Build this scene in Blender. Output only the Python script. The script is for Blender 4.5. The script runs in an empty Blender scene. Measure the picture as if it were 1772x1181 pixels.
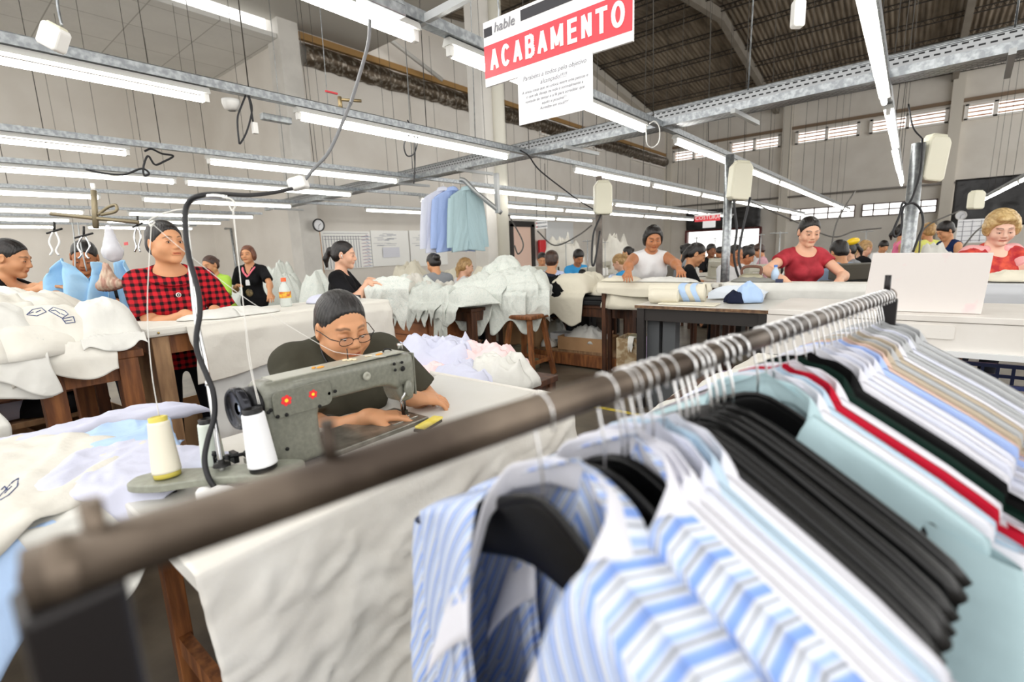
WORLD_STR, TUBE_STR, EXPO = 1.8, 16.0, .12
import bpy, bmesh, math, random
import numpy as np
from mathutils import Vector, Matrix, Euler
PI = math.pi
rnd = random.Random(7)
S = bpy.context.scene
COL = S.collection
# ---------------------------------------------------------------- camera frame (also used to turn a sighting into a place in the hall)
FPX, YAW, PITCH, ROLL, EYE = 845.0, 39.1, 10.4, 2.2, 1.3
def _basis():
    y, p, r = map(math.radians, (YAW, PITCH, ROLL))
    F = np.array([-math.sin(y)*math.cos(p), math.cos(y)*math.cos(p), -math.sin(p)])
    R = np.array([math.cos(y), math.sin(y), 0.0]); U = np.cross(R, F)
    return F, R*math.cos(r)-U*math.sin(r), U*math.cos(r)+R*math.sin(r)
CF, CR, CU = _basis(); CC = np.array([0, 0, EYE])
def ray(px, py): return CF+CR*(px-886)/FPX+CU*(590.5-py)/FPX
def atd(px, py, d): return CC+ray(px, py)*d
def atz(px, py, z): r = ray(px, py); return CC+r*(z-EYE)/r[2]
def atx(px, py, x): r = ray(px, py); return CC+r*(x/r[0])
def aty(px, py, y): r = ray(px, py); return CC+r*(y/r[1])
# ---------------------------------------------------------------- colours and materials
def lin(c):
    if isinstance(c, str):
        c = c.lstrip('#'); c = tuple(int(c[i:i+2], 16)/255 for i in (0, 2, 4))
    return tuple((v/12.92 if v <= .04045 else ((v+.055)/1.055)**2.4) for v in c[:3])+(1.0,)
MATS = {}
class NT:
    def __init__(s, m):
        m.use_nodes = True; s.t = m.node_tree; s.t.nodes.clear()
    def n(s, typ, **kw):
        nd = s.t.nodes.new(typ)
        for k, v in kw.items():
            if k.startswith('_'): setattr(nd, k[1:], v)
            else: nd.inputs[k.replace('__', ' ')].default_value = v
        return nd
    def l(s, a, b): s.t.links.new(a, b)
def mat(name, col, rough=.6, metal=0, bump=0, bscale=60, col2=None, cscale=8, cdet=4, clo=.4, chi=.65, emis=None, estr=0, coat=0, sss=0, aniso=None, trans=0, alpha=1, spec=.5, vcol=False, coords='Object', bdist=.004):
    if name in MATS: return MATS[name]
    m = bpy.data.materials.new(name); MATS[name] = m; g = NT(m)
    out = g.n('ShaderNodeOutputMaterial'); b = g.n('ShaderNodeBsdfPrincipled'); g.l(b.outputs[0], out.inputs[0])
    b.inputs['Base Color'].default_value = lin(col); b.inputs['Roughness'].default_value = rough; b.inputs['Metallic'].default_value = metal
    b.inputs['Specular IOR Level'].default_value = spec
    if coat: b.inputs['Coat Weight'].default_value = coat; b.inputs['Coat Roughness'].default_value = .15
    if trans: b.inputs['Transmission Weight'].default_value = trans
    if alpha < 1: b.inputs['Alpha'].default_value = alpha
    if sss: b.inputs['Subsurface Weight'].default_value = sss; b.inputs['Subsurface Radius'].default_value = (.012, .005, .003); b.inputs['Subsurface Scale'].default_value = 1
    tc = g.n('ShaderNodeTexCoord'); mp = g.n('ShaderNodeMapping'); g.l(tc.outputs[coords], mp.inputs[0])
    if aniso: mp.inputs['Scale'].default_value = aniso
    src = None
    if col2:
        nz = g.n('ShaderNodeTexNoise', Scale=cscale, Detail=cdet); g.l(mp.outputs[0], nz.inputs[0])
        rp = g.n('ShaderNodeValToRGB'); g.l(nz.outputs[0], rp.inputs[0])
        rp.color_ramp.elements[0].color = lin(col); rp.color_ramp.elements[0].position = clo
        rp.color_ramp.elements[1].color = lin(col2); rp.color_ramp.elements[1].position = chi
        src = rp.outputs[0]
    if vcol:
        at = g.n('ShaderNodeAttribute', _attribute_name='tint')
        mx = g.n('ShaderNodeMix', _data_type='RGBA', _blend_type='MULTIPLY', Factor=1.0)
        if src: g.l(src, mx.inputs[6])
        else: mx.inputs[6].default_value = lin(col)
        g.l(at.outputs[0], mx.inputs[7]); src = mx.outputs[2]
    if src: g.l(src, b.inputs['Base Color'])
    if bump:
        nb = g.n('ShaderNodeTexNoise', Scale=bscale, Detail=5); g.l(mp.outputs[0], nb.inputs[0])
        bp = g.n('ShaderNodeBump', Strength=bump, Distance=bdist); g.l(nb.outputs[0], bp.inputs['Height']); g.l(bp.outputs[0], b.inputs['Normal'])
    if emis:
        b.inputs['Emission Color'].default_value = lin(emis); b.inputs['Emission Strength'].default_value = estr
    m['bsdf'] = b.name
    return m
def fabric(name, col, col2=None, rough=.9, bump=.25, scale=14, **k):
    return mat(name, col, rough=rough, bump=bump, bscale=scale, col2=col2, spec=.2, bdist=.02, **k)
# ---------------------------------------------------------------- mesh building
WL = {}
def link(o): COL.objects.link(o); return o
def props(o, label=None, cat=None, group=None, kind=None):
    if label: o['label'] = label
    if cat: o['category'] = cat
    if group: o['group'] = group
    if kind: o['kind'] = kind
    return o
def thing(name, loc, label, cat, group=None, rz=0, kind=None):
    o = bpy.data.objects.new(name, None); link(o); o.location = loc; o.rotation_euler = (0, 0, rz)
    o.empty_display_size = .05
    WL[o.name] = np.array(loc, float); return props(o, label, cat, group, kind)
def rotm(rx=0, ry=0, rz=0): return np.array(Euler((rx, ry, rz)).to_matrix())
class MB:
    def __init__(s): s.v = []; s.f = []; s.mi = []; s.sm = []; s.n = 0
    def add(s, v, f, mi=0, smooth=False, R=None, T=None):
        v = np.asarray(v, float).reshape(-1, 3)
        if R is not None: v = v@np.asarray(R).T
        if T is not None: v = v+np.asarray(T)
        s.v.append(v); b = s.n; s.n += len(v)
        for q in f: s.f.append(tuple(int(i)+b for i in q)); s.mi.append(mi); s.sm.append(smooth)
        return s
    def box(s, c, d, rz=0, mi=0, R=None):
        x, y, z = (np.array(d)/2); v = [(i*x, j*y, k*z) for i in (-1, 1) for j in (-1, 1) for k in (-1, 1)]
        f = [(0, 1, 3, 2), (4, 6, 7, 5), (0, 4, 5, 1), (2, 3, 7, 6), (0, 2, 6, 4), (1, 5, 7, 3)]
        return s.add(v, f, mi, False, R if R is not None else rotm(0, 0, rz), c)
    def bar(s, a, b, w, h, mi=0):
        """square section beam from a to b, w across, h tall"""
        a, b = np.array(a, float), np.array(b, float); t = b-a; L = np.linalg.norm(t); t /= L
        up = np.array([0, 0, 1.0]) if abs(t[2]) < .95 else np.array([0, 1.0, 0])
        x = np.cross(up, t); x /= np.linalg.norm(x); y = np.cross(t, x)
        return s.box((a+b)/2, (w, h, L), mi=mi, R=np.stack([x, y, t], 1))
    def tube(s, pts, r, n=8, mi=0, cap=True, smooth=True, closed=False, flat=1.0):
        P = np.array(pts, float); m = len(P); r = np.full(m, r) if np.isscalar(r) else np.array(r, float)
        T = np.gradient(P, axis=0) if m > 2 else np.array([P[1]-P[0]]*2)
        if closed: T = np.roll(P, -1, 0)-np.roll(P, 1, 0)
        T = T/np.maximum(np.linalg.norm(T, axis=1), 1e-9)[:, None]
        u = np.array([0, 0, 1.0]) if abs(T[0][2]) < .9 else np.array([1.0, 0, 0])
        V = []
        for i in range(m):
            u = u-T[i]*(u@T[i]); u = u/max(np.linalg.norm(u), 1e-9); w = np.cross(T[i], u)
            for k in range(n):
                a = 2*PI*k/n; V.append(P[i]+(u*math.cos(a)*flat+w*math.sin(a))*r[i])
        F = []
        for i in range(m if closed else m-1):
            j = (i+1) % m
            for k in range(n): F.append((i*n+k, i*n+(k+1) % n, j*n+(k+1) % n, j*n+k))
        s.add(V, F, mi, smooth)
        if cap and not closed:
            s.f.append(tuple(s.n-m*n+k for k in range(n))[::-1]); s.mi.append(mi); s.sm.append(False)
            s.f.append(tuple(s.n-n+k for k in range(n))); s.mi.append(mi); s.sm.append(False)
        return s
    def lathe(s, prof, c=(0, 0, 0), n=24, mi=0, R=None, smooth=True):
        V = []; m = len(prof)
        for (r, z) in prof:
            for k in range(n): V.append((r*math.cos(2*PI*k/n), r*math.sin(2*PI*k/n), z))
        F = [(i*n+k, i*n+(k+1) % n, (i+1)*n+(k+1) % n, (i+1)*n+k) for i in range(m-1) for k in range(n)]
        return s.add(V, F, mi, smooth, R, c)
    def ball(s, c, rad, n=12, mi=0, R=None):
        rad = np.ones(3)*rad; V = []; m = n//2+1
        for i in range(m):
            t = PI*i/(m-1)
            for k in range(n): V.append((rad[0]*math.sin(t)*math.cos(2*PI*k/n), rad[1]*math.sin(t)*math.sin(2*PI*k/n), rad[2]*math.cos(t)))
        F = [(i*n+k, (i+1)*n+k, (i+1)*n+(k+1) % n, i*n+(k+1) % n) for i in range(m-1) for k in range(n)]
        return s.add(V, F, mi, True, R, c)
    def grid(s, P, mi=0, smooth=True, closeu=False, flip=False):
        """P: (nu, nv, 3) array"""
        P = np.asarray(P); nu, nv = P.shape[:2]; F = []
        for i in range(nu if closeu else nu-1):
            for j in range(nv-1):
                i2 = (i+1) % nu; q = (i*nv+j, i2*nv+j, i2*nv+j+1, i*nv+j+1); F.append(q[::-1] if flip else q)
        return s.add(P.reshape(-1, 3), F, mi, smooth)
    def prism(s, poly, a, b, mi=0, plane='xz', R=None, T=None):
        """extrude 2D outline between a and b along the third axis"""
        n = len(poly); V = []
        for t in (a, b):
            for (p, q) in poly: V.append({'xz': (p, t, q), 'xy': (p, q, t), 'yz': (t, p, q)}[plane])
        F = [(i, (i+1) % n, n+(i+1) % n, n+i) for i in range(n)]+[tuple(range(n))[::-1], tuple(range(n, 2*n))]
        return s.add(V, F, mi, False, R, T)
    def build(s, name, mats, parent=None, local=False, bevel=0, solid=0, subs=0, label=None, cat=None, group=None, kind=None, auto=None, origin=None):
        V = np.concatenate(s.v) if s.v else np.zeros((0, 3))
        if not isinstance(mats, (list, tuple)): mats = [mats]
        if parent is not None:
            off = np.zeros(3) if local else WL[parent.name]
        elif origin is not None: off = np.array(origin, float)
        elif local: off = np.zeros(3)
        else: off = np.array([(V[:, 0].min()+V[:, 0].max())/2, (V[:, 1].min()+V[:, 1].max())/2, V[:, 2].min()])
        me = bpy.data.meshes.new(name); me.from_pydata((V-off).tolist(), [], s.f)
        for m in mats: me.materials.append(m)
        me.polygons.foreach_set('material_index', s.mi); me.polygons.foreach_set('use_smooth', s.sm); me.update()
        o = bpy.data.objects.new(name, me); link(o)
        if parent is not None: o.parent = parent; WL[o.name] = WL[parent.name] if not local else np.zeros(3)
        else: o.location = off; WL[o.name] = off
        if bevel:
            b = o.modifiers.new('bevel', 'BEVEL'); b.width = bevel; b.segments = 2; b.limit_method = 'ANGLE'; b.angle_limit = .7
        if solid:
            b = o.modifiers.new('solid', 'SOLIDIFY'); b.thickness = solid; b.offset = -1
        if subs:
            b = o.modifiers.new('subs', 'SUBSURF'); b.levels = subs; b.render_levels = subs
        return props(o, label, cat, group, kind)
def children_of(o): return [c for c in COL.objects if c.parent is o]
_kids = {}
def copy_tree(o, loc=None, rz=None, label=None, group=None, parent=None, rot=None):
    c = o.copy(); COL.objects.link(c)
    if parent is not None: c.parent = parent
    if loc is not None: c.location = loc
    if rz is not None: c.rotation_euler = (0, 0, rz)
    if rot is not None: c.rotation_euler = rot
    if label: c['label'] = label
    if group: c['group'] = group
    if parent is None or True:
        for ch in _kids.get(o.name) or _kids.setdefault(o.name, children_of(o)): copy_tree(ch, parent=c)
    return c
# ---------------------------------------------------------------- numpy noise
def _hash(i, j, k, seed):
    h = (i*374761393+j*668265263+k*2147483647+seed*1274126177) & 0x7fffffff
    h = ((h ^ (h >> 13))*1274126177) & 0x7fffffff; h = h ^ (h >> 16)
    return (h & 0xffff)/65535.0
def vn(x, y, z=0.0, seed=0):
    x, y, z = np.broadcast_arrays(np.asarray(x, float), np.asarray(y, float), np.asarray(z, float))
    i, j, k = (np.floor(a).astype(np.int64) for a in (x, y, z)); u, v, w = x-i, y-j, z-k
    u, v, w = (t*t*(3-2*t) for t in (u, v, w)); r = 0
    for a in (0, 1):
        for b in (0, 1):
            for c in (0, 1):
                r = r+_hash(i+a, j+b, k+c, seed)*(u if a else 1-u)*(v if b else 1-v)*(w if c else 1-w)
    return r
def fbm(x, y, z=0.0, seed=0, oct=3):
    a, r, t = 1.0, 0, 0
    for o in range(oct): r = r+a*vn(x, y, z, seed+o*17); t += a; a *= .5; x = x*2.03; y = y*2.03; z = z*2.03
    return r/t
def ridge(x, y, z=0.0, seed=0, oct=2):
    a, r, t = 1.0, 0, 0
    for o in range(oct):
        r = r+a*(1-np.abs(2*vn(x, y, z, seed+o*31)-1)); t += a; a *= .5; x = x*2.1; y = y*2.1; z = z*2.1
    return r/t
def sstep(a, b, x): t = np.clip((x-a)/(b-a), 0, 1); return t*t*(3-2*t)
def unit(v): v = np.array(v, float); return v/np.linalg.norm(v)
def bez(p0, p1, p2, p3, n=12):
    t = np.linspace(0, 1, n)[:, None]; p0, p1, p2, p3 = map(lambda a: np.array(a, float), (p0, p1, p2, p3))
    return (1-t)**3*p0+3*(1-t)**2*t*p1+3*(1-t)*t*t*p2+t**3*p3
def smoothpts(P, n=6):
    P = np.array(P, float); Q = np.vstack([2*P[0]-P[1], P, 2*P[-1]-P[-2]]); out = []
    for i in range(1, len(Q)-2):
        for t in np.linspace(0, 1, n, endpoint=False):
            out.append(.5*((2*Q[i])+(-Q[i-1]+Q[i+1])*t+(2*Q[i-1]-5*Q[i]+4*Q[i+1]-Q[i+2])*t*t+(-Q[i-1]+3*Q[i]-3*Q[i+1]+Q[i+2])*t**3))
    out.append(P[-1]); return np.array(out)
# ---------------------------------------------------------------- shared materials
M = {}
M['galv'] = mat('galvanised_steel', '#8f9396', .38, .85, col2='#b4b8ba', cscale=30, bump=.05)
M['alu'] = mat('dull_aluminium', '#a9abab', .45, .6)
M['chrome'] = mat('chrome_wire', '#d8d8d8', .14, 1)
M['darkmetal'] = mat('dark_metal', '#2b2a29', .4, .6)
M['black'] = mat('black_plastic', '#050506', .32, 0, bump=.03, spec=.4)
M['rubber'] = mat('black_rubber', '#16161a', .5)
M['white_p'] = mat('white_plastic', '#e9e8e4', .45)
M['wood'] = mat('worn_brown_wood', '#6b3f22', .55, col2='#9a6236', cscale=6, aniso=(6, 6, .7), bump=.15, bscale=40)
M['wood_d'] = mat('dark_brown_wood', '#3b2213', .5, col2='#5a3620', cscale=6, aniso=(5, 5, .8), bump=.15, bscale=40)
M['wood_l'] = mat('pale_worn_wood', '#8a6a4c', .6, col2='#b08c66', cscale=6, aniso=(5, 5, .8), bump=.15, bscale=40)
M['card'] = mat('brown_cardboard', '#a5805a', .85, col2='#b8926a', cscale=3)
M['lam'] = mat('white_laminate', '#d6d4ce', .35, col2='#cecbc2', cscale=3)
M['white_f'] = fabric('white_cotton', '#dddcd8', bump=.3)
M['cream_f'] = fabric('cream_cotton', '#e0dac8', bump=.3)
M['paper'] = mat('white_paper', '#f2f3f6', .7)
M['red'] = mat('red_paint', '#e2434b', .5)
M['glassy'] = mat('clear_plastic', '#dfe6e6', .1, trans=.85)
# ================================================================ the hall
K = 1.6
XL, YC, XA, YF, ZA = -12.3, 6.6, -17.6, 31.0, 6.45
XR = 9.0
RY, RZ0, EZ = 20.7, 9.95, 8.55
def roofz(x, y): return RZ0-(RZ0-EZ)*abs(y-RY)/(YF-RY)
wallm = mat('painted_wall', '#e2ddd5', .8, col2='#d9d3ca', cscale=.8, cdet=6, bump=.1, bscale=12)
wallf = mat('far_painted_wall', '#ece7de', .8, col2='#e2dcd2', cscale=.8, cdet=6, bump=.1, bscale=12)
colm = mat('painted_column', '#dcd9d3', .7, col2='#cfccc6', cscale=2)
def struct(b, name, m, **k): return b.build(name, m, kind='structure', **k)
fl = MB(); fl.box((-4, 12, -.05), (32, 46, .1)); floorm = mat('worn_concrete_floor', '#4e473e', .35, col2='#7b7263', cscale=3, cdet=10, clo=.35, chi=.7, bump=.15, bscale=30)
struct(fl, 'floor', floorm)
t = .2
struct(MB().box((XL-t/2, (YC+YF)/2, 5), (t, YF-YC, 10.4)), 'wall_left', wallm)
struct(MB().box(((XL+XA)/2-.1, YC+t/2, ZA/2), (XL-XA-.2, t, ZA)), 'wall_end', wallm)
struct(MB().box((XA-t/2, -1, ZA/2), (t, 16, ZA)), 'wall_annex', wallm)
# far wall with real openings
highs = []
for (x0, x1) in ((1165, 1240), (1262, 1352), (1375, 1487), (1502, 1637), (1664, 1772)):
    a = aty(x0, 480-0.148*(x0-0), YF)[0]; b = aty(x1, 240, YF)[0]; highs.append((a, b))
lows = [(aty(1368, 380, YF)[0], aty(1478, 375, YF)[0]), (aty(1491, 375, YF)[0], aty(1619, 370, YF)[0])]
doorx = (aty(1190, 420, YF)[0], aty(1314, 420, YF)[0])
HZ, LZ, DZ = (6.28, 6.95), (2.35, 2.98), (0, 2.05)
xs = sorted(set([XL, XR]+[v for p in highs+lows+[doorx] for v in p]))
fw = MB()
zs = [0, DZ[1], LZ[0], LZ[1], HZ[0], HZ[1], 8.6]
for i in range(len(xs)-1):
    xm = (xs[i]+xs[i+1])/2
    for j in range(len(zs)-1):
        zm = (zs[j]+zs[j+1])/2
        if HZ[0] < zm < HZ[1] and any(a < xm < b for a, b in highs): continue
        if LZ[0] < zm < LZ[1] and any(a < xm < b for a, b in lows): continue
        if zm < DZ[1] and doorx[0] < xm < doorx[1]: continue
        fw.box((xm, YF+t/2, zm), (xs[i+1]-xs[i], t, zs[j+1]-zs[j]))
struct(fw, 'wall_far', wallf)
# left wall opening look: doorways as framed lit recesses further along
winm = mat('white_window_frame', '#f3efe8', .5)
wi = 0
for (a, b) in highs:
    wi += 1; r = MB()
    for x in (a+.06, (a+b)/2, b-.06): r.box((x, YF-.02, 6.615), (.14, .26, .67))
    for z in (6.31, 6.92): r.box(((a+b)/2, YF-.02, z), (b-a, .26, .09))
    w = struct(r, 'window_%d' % wi, winm, )
    sl = MB()
    for x in ((a*.75+b*.25), (a*.25+b*.75)):
        for z in (6.45, 6.62, 6.79): sl.box((x, YF+.03, z), ((b-a)/2-.18, .12, .02), R=rotm(.6, 0, 0))
    sl.build('louvre_panel', mat('rusty_louvre', '#c98f68', .6, col2='#e9c9a8', cscale=3), w)
for (a, b) in lows:
    wi += 1; r = MB()
    for q in (0, .16, .38, .6, .8, 1): r.box((a+(b-a)*q, YF-.01, 2.665), (.05, .1, .63))
    for z in (2.37, 2.66, 2.95): r.box(((a+b)/2, YF-.01, z), (b-a, .1, .05))
    struct(r, 'window_%d' % wi, mat('window_bar', '#6e5a52', .5))
# bright yard seen through the openings
yard = MB().box((0, YF+14, -.06), (60, 27, .1)); struct(yard, 'ground_outside', mat('pale_yard', '#cfc6b8', .9))
# door frame of the wide doorway
dm = (doorx[0]+doorx[1])/2
r = MB().box((doorx[0]-.05, YF-.05, 1.03), (.12, .3, 2.06)).box((doorx[1]+.05, YF-.05, 1.03), (.12, .3, 2.06)).box((dm, YF-.05, 2.1), (doorx[1]-doorx[0]+.2, .3, .1)).box((dm+.2, YF-.05, 1.03), (.08, .1, 2.06))
struct(r, 'door_1', mat('dark_red_frame', '#6a2a2a', .5))
# doorway on the left wall
a0, a1 = atx(884, 420, XL+.05), atx(921, 420, XL+.05)
zt = atx(900, 388, XL+.05)[2]
r = MB(); dmat = mat('black_door_frame', '#26221f', .5)
for y in (a0[1], a1[1]): r.box((XL+.06, y, zt/2), (.12, .22, zt))
r.box((XL+.06, (a0[1]+a1[1])/2, zt), (.12, a1[1]-a0[1]+.2, .22)); struct(r, 'door_2', dmat)
struct(MB().box((XL+.04, (a0[1]+a1[1])/2, zt/2), (.06, a1[1]-a0[1], zt)), 'door_3', mat('pink_door_leaf', '#eecdbb', .6))
# long openings row high on the left wall (white louvres near the corner)
for (x0, x1, py) in ((932, 998, 223), (1008, 1040, 240), (1092, 1150, 270)):
    p, q = atx(x0, py, XL+.02), atx(x1, py+(x1-x0)*.3, XL+.02); wi += 1
    r = MB(); zc = p[2]; L = q[1]-p[1]; yc = (p[1]+q[1])/2
    for z in (-.3, 0, .3): r.box((XL+.05, yc, 6.3+z), (.12, L, .09))
    for y in (p[1], yc, q[1]): r.box((XL+.05, y, 6.3), (.12, .12, .66))
    w = struct(r, 'window_%d' % wi, winm)
    MB().box((XL+.015, yc, 6.3), (.03, L, .6)).build('louvre_panel', mat('rusty_louvre', '#c98f68'), w)
# columns
struct(MB().box((XL+.05, YC+.15, 5), (.55, .5, 10)), 'column_1', colm)
pc = atz(838, 460, .0); cx, cy = -7.1, 7.35
cpt = atd(838, 300, 8.9)
struct(MB().box((cpt[0], cpt[1], 5), (.33, .33, 10), rz=.0), 'column_2', colm, bevel=.02)
cp2 = atd(866, 300, 8.95)
pb = MB().tube([(cp2[0], cp2[1], 0), (cp2[0], cp2[1], 7.2)], .12, 20)
struct(pb, 'column_3', mat('cream_drain_pipe', '#dfdccf', .45))
for i, (px, py) in enumerate(((1157, 300), (1362, 240), (1652, 215))):
    p = aty(px, py, YF-.1); struct(MB().box((p[0], YF-.12, 4.4), (.42, .3, 8.4)), 'column_%d' % (4+i), mat('far_column', '#e0dace', .8))
# annex ceiling: white foil panels with faint seams
def seam_mat():
    m = bpy.data.materials.new('foil_ceiling'); g = NT(m); out = g.n('ShaderNodeOutputMaterial'); b = g.n('ShaderNodeBsdfPrincipled', Roughness=.55); g.l(b.outputs[0], out.inputs[0])
    tc = g.n('ShaderNodeTexCoord'); br = g.n('ShaderNodeTexBrick', Scale=1.0)
    br.inputs['Color1'].default_value = lin('#e9e8e4'); br.inputs['Color2'].default_value = lin('#e4e3df'); br.inputs['Mortar'].default_value = lin('#b5b3ae')
    br.inputs['Mortar Size'].default_value = .012; br.inputs['Brick Width'].default_value = 1.25; br.inputs['Row Height'].default_value = 1.25; br.offset = 0
    g.l(tc.outputs['Object'], br.inputs[0])
    nz = g.n('ShaderNodeTexNoise', Scale=1.3, Detail=6); g.l(tc.outputs['Object'], nz.inputs[0])
    mx = g.n('ShaderNodeMix', _data_type='RGBA', _blend_type='MULTIPLY', Factor=.2); g.l(br.outputs[0], mx.inputs[6]); g.l(nz.outputs[0], mx.inputs[7]); g.l(mx.outputs[2], b.inputs['Base Color'])
    n2 = g.n('ShaderNodeTexNoise', Scale=3, Detail=3); g.l(tc.outputs['Object'], n2.inputs[0])
    bp = g.n('ShaderNodeBump', Strength=.5, Distance=.05); g.l(n2.outputs[0], bp.inputs['Height']); g.l(bp.outputs[0], b.inputs['Normal'])
    return m
struct(MB().box(((XA+XL)/2+.1, -1, ZA+.05), (XL-XA+.3, 15.4, .1)), 'ceiling_annex', seam_mat())
# corrugated roof (dark asbestos sheets) with purlins
def roof_mat():
    m = bpy.data.materials.new('asbestos_roof'); g = NT(m); out = g.n('ShaderNodeOutputMaterial'); b = g.n('ShaderNodeBsdfPrincipled', Roughness=.9); g.l(b.outputs[0], out.inputs[0])
    tc = g.n('ShaderNodeTexCoord'); nz = g.n('ShaderNodeTexNoise', Scale=1.4, Detail=8); mp = g.n('ShaderNodeMapping'); mp.inputs['Scale'].default_value = (3, .5, 1)
    g.l(tc.outputs['Object'], mp.inputs[0]); g.l(mp.outputs[0], nz.inputs[0]); rp = g.n('ShaderNodeValToRGB'); g.l(nz.outputs[0], rp.inputs[0])
    rp.color_ramp.elements[0].color = lin('#6e6355'); rp.color_ramp.elements[0].position = .3; rp.color_ramp.elements[1].color = lin('#a79a88'); rp.color_ramp.elements[1].position = .75
    g.l(rp.outputs[0], b.inputs['Base Color']); return m
rm = roof_mat(); pitch = .177
def roofpanel(ya, yb, name, m, x0=XL, x1=XR):
    nx = int((x1-x0)/pitch)*6; X = np.linspace(x0, x1, nx); Y = np.linspace(ya, yb, 3)
    P = np.zeros((nx, 3, 3)); P[..., 0] = X[:, None]; P[..., 1] = Y[None]; P[..., 2] = roofz(0, 0)*0+np.array([roofz(0, y) for y in Y])[None]+.028*np.sin(2*PI*X/pitch)[:, None]
    return struct(MB().grid(P), name, m, solid=.01)
roofpanel(RY, YF+.5, 'ceiling_far_slope', rm); roofpanel(9.0, RY, 'ceiling_near_slope', rm)
# lighter skylight sheet at the far right end of the slope
pur = mat('dark_purlin', '#35302b', .7)
for i, y in enumerate(np.arange(10.0, YF, 1.72)):
    z = roofz(0, y)-.12; b = MB()
    b.box(((XL+XR)/2, y, z), (XR-XL, .05, .03)).box(((XL+XR)/2, y, z-.16), (XR-XL, .05, .03))
    n = 90
    for k in range(n):
        xa = XL+(XR-XL)*k/n; xb = XL+(XR-XL)*(k+.5)/n; xc = XL+(XR-XL)*(k+1)/n
        b.bar((xa, y, z-.16), (xb, y, z), .012, .012); b.bar((xb, y, z), (xc, y, z-.16), .012, .012)
    struct(b, 'trim_%d' % (i+1), pur)
raf = mat('concrete_rafter', '#8d867c', .8, col2='#9a9388', cscale=2)
ti = 20
for px, py in ((1345, 185), (1655, 115)):
    p = aty(px, py, YF); x = p[0]; ti += 1
    b = MB().bar((x, YF, roofz(0, YF)-.35), (x, RY, roofz(0, RY)-.35), .22, .34).bar((x, RY, roofz(0, RY)-.35), (x, 9, roofz(0, 9)-.35), .22, .34)
    struct(b, 'trim_%d' % ti, raf)
ti += 1
struct(MB().bar((XL+.15, YF, roofz(0, YF)-.35), (XL+.15, RY, roofz(0, RY)-.35), .3, .3).bar((XL+.15, RY, roofz(0, RY)-.35), (XL+.15, 9, roofz(0, 9)-.35), .3, .3), 'trim_%d' % ti, mat('white_rafter', '#c9c4ba', .8))
# eave beam on the far wall and gutter with crumpled foil on the left wall
ti += 1; struct(MB().box(((XL+XR)/2, YF-.05, 7.15), (XR-XL, .2, .14)), 'trim_%d' % ti, mat('brown_eave_board', '#8c7762', .8))
gut = MB(); ny = 160; Y = np.linspace(YC+.6, YF-.3, ny); A = np.linspace(0, PI, 9)
P = np.zeros((ny, 9, 3)); P[..., 1] = Y[:, None]
P[..., 0] = XL+.03+.26*np.sin(A)[None]+.05*(fbm(Y[:, None]*3, A[None]*3, seed=3)-.5)
P[..., 2] = 6.62-.30*(1-np.cos(A))[None]*.9+.10*(fbm(Y[:, None]*4, A[None]*2, seed=9)-.5)
gut.grid(P)
g = gut.build('foil_gutter_lining', mat('crumpled_foil', '#54483a', .35, .6, col2='#b9b2a6', cscale=9, cdet=8, clo=.5, chi=.75), label='crumpled silver foil hanging under the long brown board on the wall', cat='insulation foil')
ti += 1; struct(MB().box((XL+.06, (YC+YF)/2, 6.75), (.12, YF-YC, .16)), 'trim_%d' % ti, mat('ochre_board', '#a07c4a', .7))
# diagonal brace pipe high on the left
ti += 1
p, q = atx(585, 0, XL+.6), atx(765, 138, XL+.5)
struct(MB().tube([p, q], .06, 12), 'trim_%d' % ti, mat('white_brace', '#c9c7c2', .6))
# white/grey haze panel above left column: second gable in front
ti += 1
p = aty(385, 300, YC-.12)
struct(MB().tube([(p[0], YC-.1, .2), (p[0], YC-.1, 2.3), (p[0]-.4, YC-.1, 2.32)], .035, 10), 'trim_%d' % ti, M['galv'])
# long pipe across far wall
pp = aty(1287, 348, YF-.2)[2]
MB().tube([(aty(1160, 355, YF-.2)[0], YF-.2, pp), (XR-.1, YF-.2, pp)], .05, 8).build('wall_pipe', mat('grey_pipe', '#8a8580', .6), label='long thin grey pipe running along the far wall', cat='pipe')
# black sheeting hanging by the far corners
blk = mat('black_sheeting', '#1d1c1d', .35, col2='#2c2b2d', cscale=2, bump=.5, bscale=3, bdist=.05)
def sheet(name, x0, x1, y, z0, z1, m, **k):
    n = 24; U = np.linspace(0, 1, n); V = np.linspace(0, 1, n); P = np.zeros((n, n, 3))
    P[..., 0] = x0+(x1-x0)*U[:, None]; P[..., 2] = z0+(z1-z0)*V[None]; P[..., 1] = y-.12*fbm(U[:, None]*6, V[None]*3, seed=5)
    return MB().grid(P).build(name, m, solid=.004, **k)
a, b = aty(1188, 365, YF-.4), aty(1315, 395, YF-.4); sheet('black_curtain', a[0], b[0], YF-.35, 2.15, 3.3, blk, label='black plastic sheet hung over the far doorway', cat='curtain', group=None)
a, b = aty(1650, 340, YF-5), aty(1790, 340, YF-5); sheet('black_curtain', a[0], b[0], YF-5, 1.55, 3.35, blk, label='large black sheet hung behind the blonde woman', cat='curtain')
S.view_settings.view_transform = 'Standard'; S.view_settings.look = 'None'; S.view_settings.gamma = 1; S.view_settings.exposure = EXPO
try: S.view_settings.use_curve_mapping = False
except Exception: pass
cd = bpy.data.cameras.new('camera'); cam = bpy.data.objects.new('camera', cd); link(cam); S.camera = cam
cd.sensor_width = 36; cd.lens = FPX/1772*36; cd.clip_start = .02; cd.clip_end = 200
cam.matrix_world = Matrix(((CR[0], CU[0], -CF[0], 0), (CR[1], CU[1], -CF[1], 0), (CR[2], CU[2], -CF[2], EYE), (0, 0, 0, 1)))
cd.dof.use_dof = True; cd.dof.focus_distance = 2.4; cd.dof.aperture_fstop = 2.6
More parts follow.
